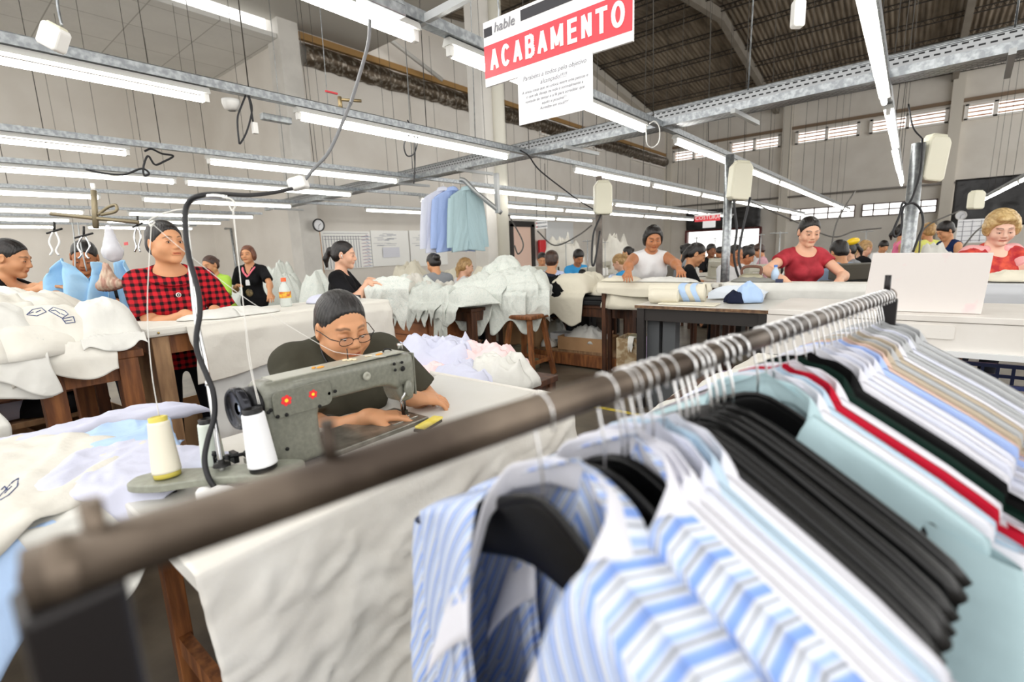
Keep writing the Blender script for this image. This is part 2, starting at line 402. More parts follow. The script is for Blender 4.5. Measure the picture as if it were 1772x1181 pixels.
w = bpy.data.worlds.new('world'); S.world = w; g = NT(w)
o_ = g.n('ShaderNodeOutputWorld'); bg = g.n('ShaderNodeBackground', Strength=WORLD_STR); bg.inputs[0].default_value = (1, .985, .96, 1); g.l(bg.outputs[0], o_.inputs[0])
S.cycles.use_denoising = True; S.cycles.max_bounces = 8; S.cycles.diffuse_bounces = 4; S.cycles.transparent_max_bounces = 12
S.cycles.sample_clamp_indirect = 6; S.cycles.caustics_reflective = False; S.cycles.caustics_refractive = False
# ================================================================ fluorescent rows, tray, wires
TZ = 2.3
tubem = mat('lit_tube', '#ffffff', .5, emis='#fffdf8', estr=TUBE_STR)
housm = mat('painted_fixture', '#cfcfca', .45, .2)
sockm = M['white_p']
def make_light():
    L = 2.4
    r = thing('fluorescent_light', (0, 0, 0), 'x', 'ceiling light')
    MB().tube([(0, -L/2+.04, 0), (0, L/2-.04, 0)], .019, 8, cap=False).build('tube', tubem, r, local=True)
    MB().prism([(-.035, .035), (.035, .035), (.02, .07), (-.02, .07)], -L/2, L/2).build('housing', housm, r, local=True)
    for s in (-1, 1): MB().box((0, s*(L/2-.02), .012), (.03, .03, .05)).build('lamp_holder', sockm, r, local=True)
    return r
ROWS = {'N': -.24, 'Z': -1.9, 'A': -3.5, 'B': -5.6, 'C': -7.2, 'D': -9.35, 'E': -12.0, 'F': -14.1, 'G': -16.4, 'R': 1.63, 'S': 4.2, 'T': 6.6}
lights = {}
def row_y(name):
    x = ROWS[name]
    if name == 'N': ys = [1.4, 3.72, 6.5, 9.0, 11.5]
    elif name == 'Z': ys = [.52, 3.02+.1, 6.2, 8.7, 11.2, 13.7, 16.2, 18.7, 21.2]
    elif name == 'R': ys = [-2.2, .4, 3.0, 5.6, 8.2, 10.8, 13.4, 16, 18.6, 21.2]  # only the far tubes come into view; the nearer ones are added for light
    elif name in 'ST': ys = [-1.0, 1.6, 4.2, 6.8, 9.4, 12, 14.6, 17.2, 19.8, 22.4]  # two unseen rows added to brighten the right side and far wall
    elif name in 'A': ys = [-2.3+.0, .2, 3.16, 6.9, 9.45, 12, 14.55, 17.1, 19.65, 22.2]
    elif name == 'B': ys = [-2.2, .3, 3.33, 7.2, 9.7, 12.2, 14.7, 17.2, 19.7]
    elif name == 'C': ys = [-1.2, 1.26-.1, 3.65, 7.5, 10, 12.5, 15, 17.5, 20]
    elif name == 'D': ys = [-1.3, 1.2-.35, 3.75, 7.8, 10.3, 12.8, 15.3]
    elif name == 'E': ys = [-1.2, 1.15, 4.2]
    elif name == 'F': ys = [-1.1, 1.3, 4.3]
    else: ys = [-1.0, 1.4, 4.4]
    return ys
protoL = None
chans = []
names = {'N': 'row over the clothes rail', 'Z': 'row behind the red sign', 'A': 'row over the plaid woman', 'B': 'second row on the left', 'C': 'third row on the left', 'D': 'fourth row on the left', 'E': 'fifth row on the left', 'F': 'sixth row on the left', 'G': 'farthest row on the left', 'R': 'part-added row above the blonde woman', 'S': 'added unseen fill row, right', 'T': 'added unseen fill row, far right'}
ordn = ['first', 'second', 'third', 'fourth', 'fifth', 'sixth', 'seventh', 'eighth', 'ninth', 'tenth', 'eleventh']
for nm, x in ROWS.items():
    ys = row_y(nm)
    for i, y in enumerate(ys):
        lab = 'white fluorescent tube, %s from the near end of the %s' % (ordn[i], names[nm])
        if protoL is None: protoL = o = make_light()
        else: o = copy_tree(protoL)
        o.location = (x+(rnd.random()-.5)*.02, y, TZ); o['label'] = lab; o['group'] = 'fluorescent tubes in rows'
    ya, yb = ys[0]-1.4, ys[-1]+1.4
    if nm in 'EFG': yb = min(yb, 5.7)
    b = MB().prism([(x-.03, TZ+.075), (x+.03, TZ+.075), (x+.03, TZ+.125), (x-.03, TZ+.125)], ya, yb)
    b.build('light_rail', M['galv'], label='galvanised steel rail carrying the %s' % names[nm], cat='rail')
# hanging wires
wire_m = mat('dark_wire', '#4a4640', .5, .3)
for nm, x in ROWS.items():
    ys = row_y(nm)
    k = 0
    for y in np.arange(ys[0]-.7, min(ys[-1]+1, 21), 1.55):
        zc = roofz(0, y) if (x > XL and y > 9) else ZA if (x < XL and y < YC) else 6.45
        if y > YC and x < XL: continue
        dx = (rnd.random()-.5)*.5
        if y < -.2 or (x > -2.5 and y < 1.2): continue
        MB().tube([(x, y, TZ+.12), (x+dx*.4, y+.03, zc)], .004, 5).build('hanging_wire', wire_m, label='thin dark wire holding up the %s' % names[nm], cat='wire', group='wires of the %s' % names[nm])
# structure over the near hall to hold the wires: hidden concrete slab strip above view
struct(MB().box(((XL+XR)/2, 4.6, 6.95), (XR-XL, 9.2, .1)), 'ceiling_near', mat('near_ceiling', '#bdbab3', .8))
# cable tray
def slot_mat():
    m = bpy.data.materials.new('slotted_tray'); g = NT(m); out = g.n('ShaderNodeOutputMaterial'); b = g.n('ShaderNodeBsdfPrincipled', Roughness=.4, Metallic=.8); g.l(b.outputs[0], out.inputs[0])
    tc = g.n('ShaderNodeTexCoord'); br = g.n('ShaderNodeTexBrick', Scale=1.0); br.offset = .5
    br.inputs['Color1'].default_value = lin('#2a2a2b'); br.inputs['Color2'].default_value = lin('#2a2a2b'); br.inputs['Mortar'].default_value = lin('#9a9c9d')
    br.inputs['Mortar Size'].default_value = .011; br.inputs['Brick Width'].default_value = .055; br.inputs['Row Height'].default_value = .032
    g.l(tc.outputs['Object'], br.inputs[0]); g.l(br.outputs[0], b.inputs['Base Color']); return m
ta, tb = np.array([-11.1, 5.5, 2.42]), np.array([2.6, 4.55, 2.42])
tr = thing('cable_tray', tuple(ta), 'slotted galvanised cable tray crossing the hall below the roof', 'cable tray', rz=math.atan2(tb[1]-ta[1], tb[0]-ta[0]))
TL = np.linalg.norm(tb-ta); sm_ = slot_mat()
MB().box((TL/2, 0, 0), (TL, .22, .006)).build('tray_bottom', sm_, tr, local=True)
for s in (-1, 1):
    o = MB().box((TL/2, 0, 0), (TL, .13, .005)).build('side_panel', sm_, tr, local=True); o.location = (0, s*.11, .06); o.rotation_euler = (PI/2, 0, 0)
    MB().tube([(0, s*.11, .125), (TL, s*.11, .125)], .009, 6).build('rim', M['galv'], tr, local=True)
MB().box((TL/2, -.21, -.01), (TL, .07, .06)).build('lower_channel', M['galv'], tr, local=True)
tdir = unit(tb-ta); tn = np.array([-tdir[1], tdir[0], 0])
MB().tube([ta+np.array([0, .15, .2]), tb+np.array([0, .15, .2])], .018, 8).build('conduit_pipe', M['galv'], label='thin steel conduit running just above the slotted cable tray', cat='pipe')
for x in (-10.4, -8.4, -6.0, -4.6, -2.9, -1.2, .4, 1.6):
    p = ta+tdir*(x-ta[0])/tdir[0]
    MB().bar(p+tn*.3+[0, 0, -.06], p-tn*.34+[0, 0, -.06], .035, .035).build('tray_bracket', M['alu'], label='small aluminium crossbar under the slotted cable tray', cat='bracket', group='crossbars under the cable tray')
    MB().tube([p+[0, 0, .1], p+[.05, .1, 6.85-2.42+2.42]], .006, 6).build('suspension_rod', M['galv'], label='straight steel rod holding up the slotted cable tray', cat='rod', group='rods holding the cable tray')
# water pipe over the nearest row
p, q = atx(0, 66, -3.55), atx(933, 262, -3.55)
zp = (p[2]+q[2])/2
wp = thing('water_pipe', (-3.55, q[1], zp), 'grey steel pipe above the nearest row of lights', 'pipe')
MB().tube([(-3.55, -2.5, zp), (-3.55, q[1], zp)], .017, 10).build('run', M['galv'], wp)
vy = atx(590, 195, -3.55)[1]
MB().tube([(-3.55, vy, zp-.01), (-3.55, vy, zp+.09)], .016, 8).tube([(-3.55, vy, zp+.07), (-3.5, vy+.16, zp+.08)], .012, 8).build('valve', mat('brass', '#b7a27a', .35, .8), wp)
MB().box((-3.56, vy-.06, zp+.11), (.015, .1, .012)).build('valve_handle', mat('red_paint', '#c33'), wp)
# top right slanted bar near the sign, and another bracket
p, q = atd(695, 55, 2.35), atd(840, -22, 2.2)
MB().bar(p, q, .03, .035).build('slotted_bar', M['alu'], label='grey slotted metal bar crossing above the sign', cat='metal bar')
# near lights at top (row with ballast): fixture at top left of the column
o = copy_tree(protoL, rz=0); o.location = (-1.0-.9, -2.0, TZ); o['label'] = 'white fluorescent tube behind the viewer end of the sign row'
# ballast boxes and loose leads
for (px, py, lab) in ((478, 206, 'start of the second tube of the nearest row'), (660, 6, 'top edge of the photo near the sign')):
    p = atz(px, py, TZ+.04); MB().box(p, (.05, .22, .045)).build('ballast_box', M['galv'], label='grey ballast box by the '+lab, cat='ballast box', bevel=.004)
# loops of cable on the rails
def cable(pts, r, lab, m=None, name='cable', cat='cable', n=6, **k):
    return MB().tube(smoothpts(pts, n), r, 8).build(name, m or M['rubber'], label=lab, cat=cat, **k)
xA = ROWS['A']
def ax(px, py, x=None, d=0): p = atx(px, py, (x if x is not None else xA)+d); return p
cable([ax(427, 152), ax(425, 165), ax(418, 183), ax(411, 205), ax(413, 240), ax(416, 248), ax(428, 225), ax(436, 190), ax(430, 165), ax(424, 152), ax(432, 175), ax(438, 212)], .006, 'black cable looped over the pipe beside the smoke detector')
MB().box(ax(441, 222), (.03, .03, .07)).build('cable_connector', M['white_p'], label='white connector on the black cable hanging below the smoke detector', cat='connector')
p = atz(400, 180, 2.32)
sd = thing('smoke_detector', tuple(p), 'round white smoke detector on the nearest light rail', 'smoke detector')
MB().lathe([(0, -.04), (.03, -.04), (.045, -.03), (.055, 0), (.055, .025), (0, .025)], p, 20).build('body', M['white_p'], sd)
MB().lathe([(.018, -.043), (.022, -.043), (.022, -.038)], p, 16).build('sensor_ring', M['alu'], sd)
xB = ROWS['B']
cable([ax(250, 262, xB), ax(262, 258, xB), ax(280, 266, xB), ax(300, 270, xB), ax(283, 280, xB), ax(268, 285, xB), ax(256, 270, xB), ax(248, 290, xB), ax(250, 304, xB), ax(258, 300, xB), ax(245, 292, xB), ax(215, 302, xB), ax(180, 300, xB), ax(148, 293, xB)], .009, 'black cable tangled between the second and third light rails')
cable([ax(705, 208), ax(716, 226), ax(723, 240), ax(717, 265), ax(705, 270), ax(699, 255), ax(703, 240), ax(716, 232), ax(718, 280), ax(716, 318)], .006, 'black cable hanging in a loop left of the column')
cable([ax(900, 260, -3.3), ax(915, 270, -3.3), ax(935, 296, -3.3), ax(985, 335, -3.3), ax(1003, 348, -3.3), ax(1026, 362, -3.3)], .008, 'black cable running from the tray down to the wooden post')
for i, (px, py, x) in enumerate(((36, 270+50, -5.6), (760, 15, -1.9), (1128, 238, -1.9))): pass
cable([ax(1118, 228, -1.8), ax(1120, 250, -1.8), ax(1130, 255, -1.8), ax(1140, 245, -1.8), ax(1141, 222, -1.8), ax(1133, 210, -1.8), ax(1124, 214, -1.8)], .005, 'white cable ring hanging at the end of the sign row', M['white_p'])
# plastic connector jugs hanging near
def jug(px, py, d, w, h, lab, tilt=0, m=None):
    c = atd(px, py, d); W = w/FPX*d; H_ = h/FPX*d
    r = thing('plastic_box', tuple(c), lab, 'plastic box')
    R = np.stack([CR*math.cos(tilt)-np.array([0, 0, 1])*math.sin(tilt), np.cross([0, 0, 1.], CR), CR*math.sin(tilt)+np.array([0, 0, 1])*math.cos(tilt)], 1)
    R[:, 0] /= np.linalg.norm(R[:, 0]); R[:, 1] = np.cross(R[:, 2], R[:, 0])
    pr = [(-.5, -.42), (-.38, -.5), (.38, -.5), (.5, -.42), (.5, .38), (.36, .5), (-.36, .5), (-.5, .38)]
    MB().prism([(a*W, b*H_) for a, b in pr], -W*.35, W*.35, R=R, T=c).build('shell', m or mat('yellowed_plastic', '#e4e1cc', .4, sss=0), r, bevel=W*.08)
    MB().prism([(-.38*W, .47*H_), (.38*W, .47*H_), (.30*W, .56*H_), (-.30*W, .56*H_)], -W*.25, W*.25, R=R, T=c).build('cap', mat('yellowed_cap', '#d8d5c0', .5), r, bevel=W*.04)
    return r
jug(1043, 344, 6.2, 30, 54, 'pale plastic box strapped to the post left of the white top woman')
jug(1280, 315, 5.0, 34, 62, 'yellowed plastic box on the post between the white top and red dress women', .06)
jug(1612, 277, 4.2, 38, 74, 'yellowed plastic box at the top of the grey pole by the red dress woman', .1)
jug(1689, 347, 6.0, 20, 30, 'small pale plastic box with black lid above the blonde woman')
jug(1381, 24, 2.6, 20, 44, 'white plastic sleeve hanging from the roof at the top', 0, M['white_p'])
jug(93, 65, 1.9, 36, 40, 'tilted white plug block hanging at the top left corner', .5, M['white_p'])
jug(516, 318, 1.75, 30, 20, 'white cable plug adapter hanging over the thread stand', -.25, M['white_p'])
cable([atd(98, -30, 1.9), atd(100, 10, 1.9), atd(107, 45, 1.9)], .005, 'grey cord holding the tilted white plug block', M['galv'])
cable([atd(1381, -30, 2.6), atd(1381, 4, 2.6)], .004, 'short cord above the white plastic sleeve', M['galv'])
# posts
def post(px, pt, pbm, d, r, m, lab, z0=0):
    a = atd(px, pt, d); q = (a[0], a[1], z0)
    return MB().tube([(a[0], a[1], z0), tuple(a)], r, 12).build('support_post', m, label=lab, cat='post')
post(1036, 305, 0, 6.3, .045, mat('worn_wood_post', '#7d746c', .6, col2='#5d554e', cscale=8), 'worn grey post behind the cream cloth pile')
post(1263, 268, 0, 5.05, .045, M['galv'], 'grey steel post between the white top and red dress women')
post(1590, 248, 0, 4.15, .05, M['galv'], 'thick grey steel pole right of the red dress woman')
# cables on posts
d = 4.1
cable([atd(1596, 240, d), atd(1592, 300, d), atd(1575, 350, d), atd(1562, 352, d), atd(1556, 375, d), atd(1546, 400, d), atd(1550, 410, d), atd(1560, 395, d), atd(1563, 360, d), atd(1580, 352, d), atd(1594, 365, d), atd(1597, 390, d), atd(1588, 415, d), atd(1580, 436, d)], .009, 'thick black cable coiled around the grey steel pole')
cable([atd(1572, 180, d), atd(1580, 220, d), atd(1596, 240, d)], .006, 'black lead coming down from the tray to the grey pole')
d = 5
cable([atd(1268, 330, d), atd(1272, 370, d), atd(1275, 400, d), atd(1270, 440, d), atd(1275, 470, d), atd(1283, 490, d)], .012, 'thick black iron cable hanging beside the steel post')
cable([atd(1040, 372, 6.1), atd(1027, 405, 6.1), atd(1024, 450, 6.1), atd(1027, 460, 6.1), atd(1032, 440, 6.1), atd(1038, 400, 6.1)], .012, 'black cable loop hanging on the worn grey post')
for i, (pts, lab) in enumerate((
    ([(1480, 330), (1450, 380), (1440, 420), (1438, 440)], 'black lead hanging above the seated women behind the red dress woman'),
    ([(1300, 350), (1380, 385), (1440, 410), (1480, 400), (1525, 395)], 'long sagging cable across the back machines'),
    ([(880, 372), (905, 420), (897, 440), (890, 425)], 'thin cable in front of the pink door'),
    ([(930, 400), (960, 425), (1000, 408), (1024, 390)], 'sagging cable above the woman in blue sleeves'),
    ([(1660, 365), (1600, 395), (1590, 440)], 'cable dropping from the row above the blonde woman'),
    ([(1720, 380), (1690, 400), (1665, 430)], 'thin cable by the wall chart'))):
    cable([atd(x, y, 7.5) for x, y in pts], .011, lab, mat('grey_cable', '#55524e', .5))
# ================================================================ smooth solids: signed distance fields meshed with surface nets
class Field:
    def __init__(s): s.ops = []
    def cap(s, a, b, ra, rb=None, k=.02, sub=False):
        a, b = np.array(a, float), np.array(b, float); rb = ra if rb is None else rb; m = max(ra, rb)+max(k, .02)+.015
        s.ops.append(('cap', (a, b, ra, rb), k, np.minimum(a, b)-m, np.maximum(a, b)+m, sub)); return s
    def ell(s, c, r, R=None, k=.02, sub=False):
        c = np.array(c, float); r = np.ones(3)*r; m = r.max()+max(k, .02)+.015
        s.ops.append(('ell', (c, r, R), k, c-m, c+m, sub)); return s
    def cyl(s, a, b, ra, rb=None, k=.02, sub=False):
        a, b = np.array(a, float), np.array(b, float); rb = ra if rb is None else rb; m = max(ra, rb)+max(k, .02)+.02
        s.ops.append(('cyl', (a, b, ra, rb), k, np.minimum(a, b)-m, np.maximum(a, b)+m, sub)); return s
    def half(s, p, n):
        """keep the side away from n"""
        s.ops.append(('half', (np.array(p, float), unit(n)), 0, None, None, True)); return s
    def shift(s, R, T):
        """rigid move of every operation"""
        f = Field()
        for t, a, k, lo, hi, sub in s.ops:
            if t in ('cap', 'cyl'): getattr(f, t)(R@a[0]+T, R@a[1]+T, a[2], a[3], k=k, sub=sub)
            elif t == 'ell': f.ell(R@a[0]+T, a[1], R if a[2] is None else R@a[2], k=k, sub=sub)
            else: f.half(R@a[0]+T, R@a[1])
        return f
    def __iadd__(s, o): s.ops += o.ops; return s
    def box(s):
        los = [o[3] for o in s.ops if o[3] is not None and not o[5]]; his = [o[4] for o in s.ops if o[4] is not None and not o[5]]
        return np.min(los, 0), np.max(his, 0)
    def mesh(s, h, lo=None, hi=None):
        l, u = s.box(); lo = l if lo is None else np.maximum(l, lo); hi = u if hi is None else np.minimum(u, hi)
        if np.any(hi-lo < 2*h): return np.zeros((0, 3)), []
        n = np.maximum(np.ceil((hi-lo)/h).astype(int)+1, 3); D = np.ones(n, np.float32)*.5
        for t, a, k, bl, bh, sub in s.ops:
            if bl is None: i0, i1 = np.zeros(3, int), n
            else:
                i0 = np.clip(np.floor((bl-lo)/h).astype(int), 0, n); i1 = np.clip(np.ceil((bh-lo)/h).astype(int)+1, 0, n)
            if np.any(i1-i0 < 1): continue
            X, Y, Z = (lo[q]+h*np.arange(i0[q], i1[q]) for q in range(3))
            X, Y, Z = X[:, None, None], Y[None, :, None], Z[None, None, :]
            if t in ('cap', 'cyl'):
                A, B, ra, rb = a; d = B-A; L2 = max(d@d, 1e-9)
                tt = ((X-A[0])*d[0]+(Y-A[1])*d[1]+(Z-A[2])*d[2])/L2; tc = np.clip(tt, 0, 1)
                v = np.sqrt((X-A[0]-d[0]*tc)**2+(Y-A[1]-d[1]*tc)**2+(Z-A[2]-d[2]*tc)**2)-(ra+(rb-ra)*tc)
                if t == 'cyl': v = np.maximum(np.sqrt((X-A[0]-d[0]*tt)**2+(Y-A[1]-d[1]*tt)**2+(Z-A[2]-d[2]*tt)**2)-(ra+(rb-ra)*tc), np.maximum(-tt, tt-1)*math.sqrt(L2))
            elif t == 'ell':
                c, r, R = a; x, y, z = X-c[0], Y-c[1], Z-c[2]
                if R is not None: x, y, z = (R[0, q]*x+R[1, q]*y+R[2, q]*z for q in range(3))
                k0 = np.sqrt((x/r[0])**2+(y/r[1])**2+(z/r[2])**2); k1 = np.sqrt((x/r[0]**2)**2+(y/r[1]**2)**2+(z/r[2]**2)**2)
                v = k0*(k0-1)/np.maximum(k1, 1e-6)
            else:
                p, nn = a; v = -((X-p[0])*nn[0]+(Y-p[1])*nn[1]+(Z-p[2])*nn[2])+0*X*Y*Z
            sl = tuple(slice(i0[q], i1[q]) for q in range(3)); S_ = D[sl]
            if sub:
                v = -v; 
                if k: hh = np.maximum(k-np.abs(S_-v), 0)/k; D[sl] = np.maximum(S_, v)+hh*hh*k*.25
                else: D[sl] = np.maximum(S_, v)
            else:
                hh = np.maximum(k-np.abs(S_-v), 0)/max(k, 1e-6); D[sl] = np.minimum(S_, v)-hh*hh*k*.25
        return nets(D, lo, h)
def nets(D, lo, h):
    ins = D < 0; n = np.array(D.shape)
    c = np.zeros(n-1, np.int8)
    for i in (0, 1):
        for j in (0, 1):
            for k in (0, 1): c += ins[i:n[0]-1+i, j:n[1]-1+j, k:n[2]-1+k]
    act = (c > 0) & (c < 8); idx = np.argwhere(act)
    if len(idx) == 0: return np.zeros((0, 3)), []
    ids = -np.ones(n-1, np.int64); ids[act] = np.arange(len(idx))
    acc = np.zeros((len(idx), 3)); cnt = np.zeros(len(idx))
    for ax in range(3):
        for p in (0, 1):
            for q in (0, 1):
                o = [0, 0, 0]; oth = [a for a in range(3) if a != ax]; o[oth[0]] = p; o[oth[1]] = q; o2 = list(o); o2[ax] = 1
                a = D[tuple((idx+o).T)]; b = D[tuple((idx+o2).T)]; m = (a < 0) != (b < 0)
                t = np.where(m, a/np.where(m, a-b, 1), 0)
                P = np.array(o, float)[None]+np.zeros((len(idx), 3)); P[:, ax] = t
                acc[m] += P[m]; cnt[m] += 1
    V = lo+h*(idx+acc/cnt[:, None]); F = []
    for ax in range(3):
        u, v = [(1, 2), (2, 0), (0, 1)][ax]
        sl0 = [slice(None)]*3; sl1 = [slice(None)]*3; sl0[ax] = slice(0, n[ax]-1); sl1[ax] = slice(1, n[ax])
        a = ins[tuple(sl0)]; b = ins[tuple(sl1)]; e = np.argwhere(a != b)
        ok = (e[:, u] > 0) & (e[:, v] > 0) & (e[:, u] < n[u]-1) & (e[:, v] < n[v]-1); e = e[ok]
        if not len(e): continue
        def g(du, dv): w = e.copy(); w[:, u] += du; w[:, v] += dv; return ids[tuple(w.T)]
        Q = np.stack([g(-1, -1), g(0, -1), g(0, 0), g(-1, 0)], 1); fl = ~a[tuple(e.T)]
        Q[fl] = Q[fl][:, ::-1]; F.append(Q)
    return V, np.concatenate(F) if F else []
def vnormals(V, F):
    N = np.zeros_like(V); F = np.asarray(F); a = V[F[:, 2]]-V[F[:, 0]]; b = V[F[:, 3]]-V[F[:, 1]]; fn = np.cross(a, b)
    for q in range(4): np.add.at(N, F[:, q], fn)
    return N/np.maximum(np.linalg.norm(N, axis=1), 1e-12)[:, None]
def mesh_obj(name, chunks, m, parent=None, tint=None, disp=None, label=None, loc=None, **k):
    """chunks: list of (V, F) pairs of quads, joined into one mesh object"""
    V = []; F = []; n = 0
    for v, f in chunks:
        if len(v) and len(f): V.append(v); F.append(np.asarray(f)+n); n += len(v)
    if not V: return None
    V = np.concatenate(V); F = np.concatenate(F)
    if disp is not None: V = V+vnormals(V, F)*disp(V)[:, None]
    me = bpy.data.meshes.new(name); me.vertices.add(len(V)); me.vertices.foreach_set('co', V.astype(np.float32).ravel())
    me.loops.add(F.size); me.loops.foreach_set('vertex_index', F.astype(np.int32).ravel())
    me.polygons.add(len(F)); me.polygons.foreach_set('loop_start', np.arange(0, F.size, 4, dtype=np.int32)); me.polygons.foreach_set('use_smooth', np.ones(len(F), bool))
    me.update(calc_edges=True); me.materials.append(m)
    if tint is not None:
        at = me.color_attributes.new('tint', 'FLOAT_COLOR', 'POINT'); c = np.ones((len(V), 4), np.float32); c[:, :3] = tint(V); at.data.foreach_set('color', c.ravel())
    o = bpy.data.objects.new(name, me); link(o)
    if parent is not None: o.parent = parent
    if loc is not None: o.location = loc
    WL[o.name] = np.array(loc if loc is not None else (0, 0, 0), float)
    return props(o, label, **k)
def bands(f, cuts, h0):
    """mesh field f coarse outside the boxes in cuts [(lo, hi, h)], fine inside them"""
    out = [f.mesh(h, lo, hi) for lo, hi, h in cuts]
    v, q = f.mesh(h0); q = np.asarray(q); c = v[q].mean(1); keep = np.ones(len(q), bool)
    for lo, hi, h in cuts: keep &= ~np.all((c > np.array(lo)+.5*h0) & (c < np.array(hi)-.5*h0), axis=1)
    out.append((v, q[keep])); return out
# ================================================================ people
def ik(S0, T, l1, l2, hint):
    d = T-S0; L = np.linalg.norm(d); mx = (l1+l2)*.995
    if L > mx: T = S0+d*mx/L; d = T-S0; L = mx
    a = (l1*l1-l2*l2+L*L)/(2*L); hgt = math.sqrt(max(l1*l1-a*a, 0)); u = d/L; w = np.array(hint, float); w = w-u*(w@u); w = w/max(np.linalg.norm(w), 1e-6)
    return S0+u*a+w*hgt, T
def head_field(fat=0, nose=1, lids=.5, detail=True):
    f = Field()
    f.ell((0, -.012, .03), (.075, .095, .088)).ell((0, .022, -.03), (.062+fat*.01, .068, .085), k=.03)
    for s in (-1, 1):
        f.cap((s*.05, .0, -.055), (s*.012, .07, -.094), .019+fat*.008, .018, k=.025)
        f.ell((s*(.036+fat*.004), .058, -.035), .027+fat*.004, k=.025)
    f.ell((0, .077, -.097), (.019, .016, .016), k=.018)
    f.cap((-.03, .080, .024), (.03, .080, .024), .013, k=.014)
    for s in (-1, 1): f.ell((s*.031, .103, .003), (.018, .018, .014), k=.012, sub=True)
    for s in (-1, 1): f.ell((s*.031, .0775, .001), (.0155, .0145, .0125), k=.005)
    f.cap((0, .088, .014), (0, .106*nose+(1-nose)*.1, -.026), .0085, .0125, k=.012)
    for s in (-1, 1): f.ell((s*.0115, .099, -.032), (.0085, .010, .0075), k=.008)
    f.ell((0, .086, -.052), (.026, .014, .014), k=.012)
    f.cap((-.021, .0865, -.0605), (0, .0955, -.057), .0045, .006, k=.006).cap((0, .0955, -.057), (.021, .0865, -.0605), .006, .0045, k=.006)
    f.cap((-.017, .087, -.067), (.017, .087, -.067), .0065, k=.006).ell((0, .0925, -.067), (.009, .0065, .006), k=.006)
    f.ell((0, .0985, -.0622), (.022, .004, .0013), k=.002, sub=True)
    for s in (-1, 1):
        f.ell((s*.079, -.008, -.006), (.011, .019, .031), R=rotm(0, 0, -s*.35), k=.008).ell((s*.089, -.003, -.002), (.006, .010, .017), k=.005, sub=True)
    return f
def head_tint(P, brow=.35, lip=(1.0, .62, .62), old=0):
    x, y, z = P.T; c = np.ones((len(P), 3)); ax_ = np.abs(x)
    zb = .026+.006*np.sin(np.clip((ax_-.012)/.04, 0, 1)*PI)-(.004)*sstep(.03, .052, ax_)
    w = sstep(.0055, .002, np.abs(z-zb))*sstep(.010, .015, ax_)*sstep(.054, .046, ax_)*(y > .05)
    c *= (1-w*(1-brow))[:, None]
    w = sstep(.0085, .005, np.abs(z+.0625+.0*ax_))*sstep(.026, .018, ax_)*(y > .078)
    w = w[:, None]; c = c*(1-w)+c*np.array(lip)*w
    w = (np.exp(-((ax_-.04)**2+(z+.03)**2)/.0004)*(y > .03)*.35)[:, None]; c = c*(1-w)+c*np.array((1, .86, .84))*w
    w = (np.exp(-((ax_-.031)**2/.00035+(z-.003)**2/.00016))*(y > .05)*.38)[:, None]; c = c*(1-w)+c*np.array((.62, .5, .5))*w
    w = (sstep(.0025, .0012, np.abs(z+.0622))*sstep(.022, .017, ax_)*(y > .085))[:, None]; c = c*(1-w*.55)
    return c
def hair_field(style, vol=1.0):
    f = Field(); f.ell((0, -.016, .035), (.0800*vol, .1008*vol, .0915*vol))
    f.ell((0, -.045, -.02), (.074*vol, .066*vol, .06), k=.03)
    if style == 'curly':
        f.ell((0, -.02, .045), (.097, .108, .098), k=.02)
        for s in (-1, 1): f.ell((s*.078, .0, .0), (.03, .05, .055), k=.03)
        f.ell((0, .055, .095), (.06, .035, .025), k=.02)
    if style == 'bob':
        for s in (-1, 1): f.ell((s*.075, -.01, -.015), (.026, .05, .07), k=.03)
    f.ell((0, .125, -.035), (.115, .100, .117 if style != 'curly' else .112), k=.028, sub=True)
    if style in ('bun', 'pony', 'tied'): f.ell((0, -.118, .02), (.034, .03, .032) if style != 'bun' else (.046, .04, .042), k=.015)
    if style == 'pony': f.cap((0, -.13, .015), (.0, -.155, -.06), .026, .024, k=.02).cap((0, -.155, -.06), (0, -.14, -.13), .024, .01, k=.02)
    if style == 'pony_side': f.cap((0, -.09, .0), (0, -.10, -.06), .04, .03, k=.02).cap((0, -.10, -.06), (.02, -.09, -.16), .03, .012, k=.02)
    if style == 'short': f.ell((0, -.02, .05), (.089, .1, .09), k=.02)
    return f
def hand_field(W, d, n, curl=.5, spread=1.0, L=1.0, right=True):
    """W wrist, d finger direction, n back-of-hand normal"""
    d = unit(d); n = unit(n-d*(n@d)); s = np.cross(d, n)*(1 if right else -1)  # s points to the thumb side
    f = Field(); P = lambda a, b, c: W+(d*a+s*b+n*c)*L
    f.cap(P(-.01, 0, 0), P(.03, .0, 0), .024*L, .024*L, k=.02)
    for b in (-.026, -.009, .009, .026): f.cap(P(.02, b*.7, 0), P(.085, b, .002), .0135*L, .0115*L, k=.012)
    for i, (b, l) in enumerate(((-.028, .055), (-.0095, .07), (.0095, .075), (.0275, .068))):
        cu = curl*(1.1-.15*i); b2 = b*(1+.35*spread); p = P(.085, b, .002); a = 0
        for q, (fr, rr) in enumerate(((.42, .0092), (.33, .0084), (.25, .0074))):
            a += cu*(.55 if q == 0 else .8); nx = p+(d*math.cos(a)-n*math.sin(a))*l*fr*L+s*(b2-b)*.4*L
            f.cap(p, nx, rr*L, (rr-.0009)*L, k=.003); p = nx
    t0 = P(.018, .02, -.004); t1 = P(.05, .047, -.014-.01*curl); t2 = P(.078, .052-.02*curl, -.022-.012*curl); t3 = P(.098, .046-.03*curl, -.026-.014*curl)
    f.cap(t0, t1, .016*L, .0125*L, k=.012).cap(t1, t2, .0115*L, .0095*L, k=.003).cap(t2, t3, .0095*L, .0078*L, k=.003)
    return f
SKIN = {}
def skin(name, c): return mat(name, c, rough=.5, sss=.12, vcol=True, bump=.08, bscale=180, spec=.35)
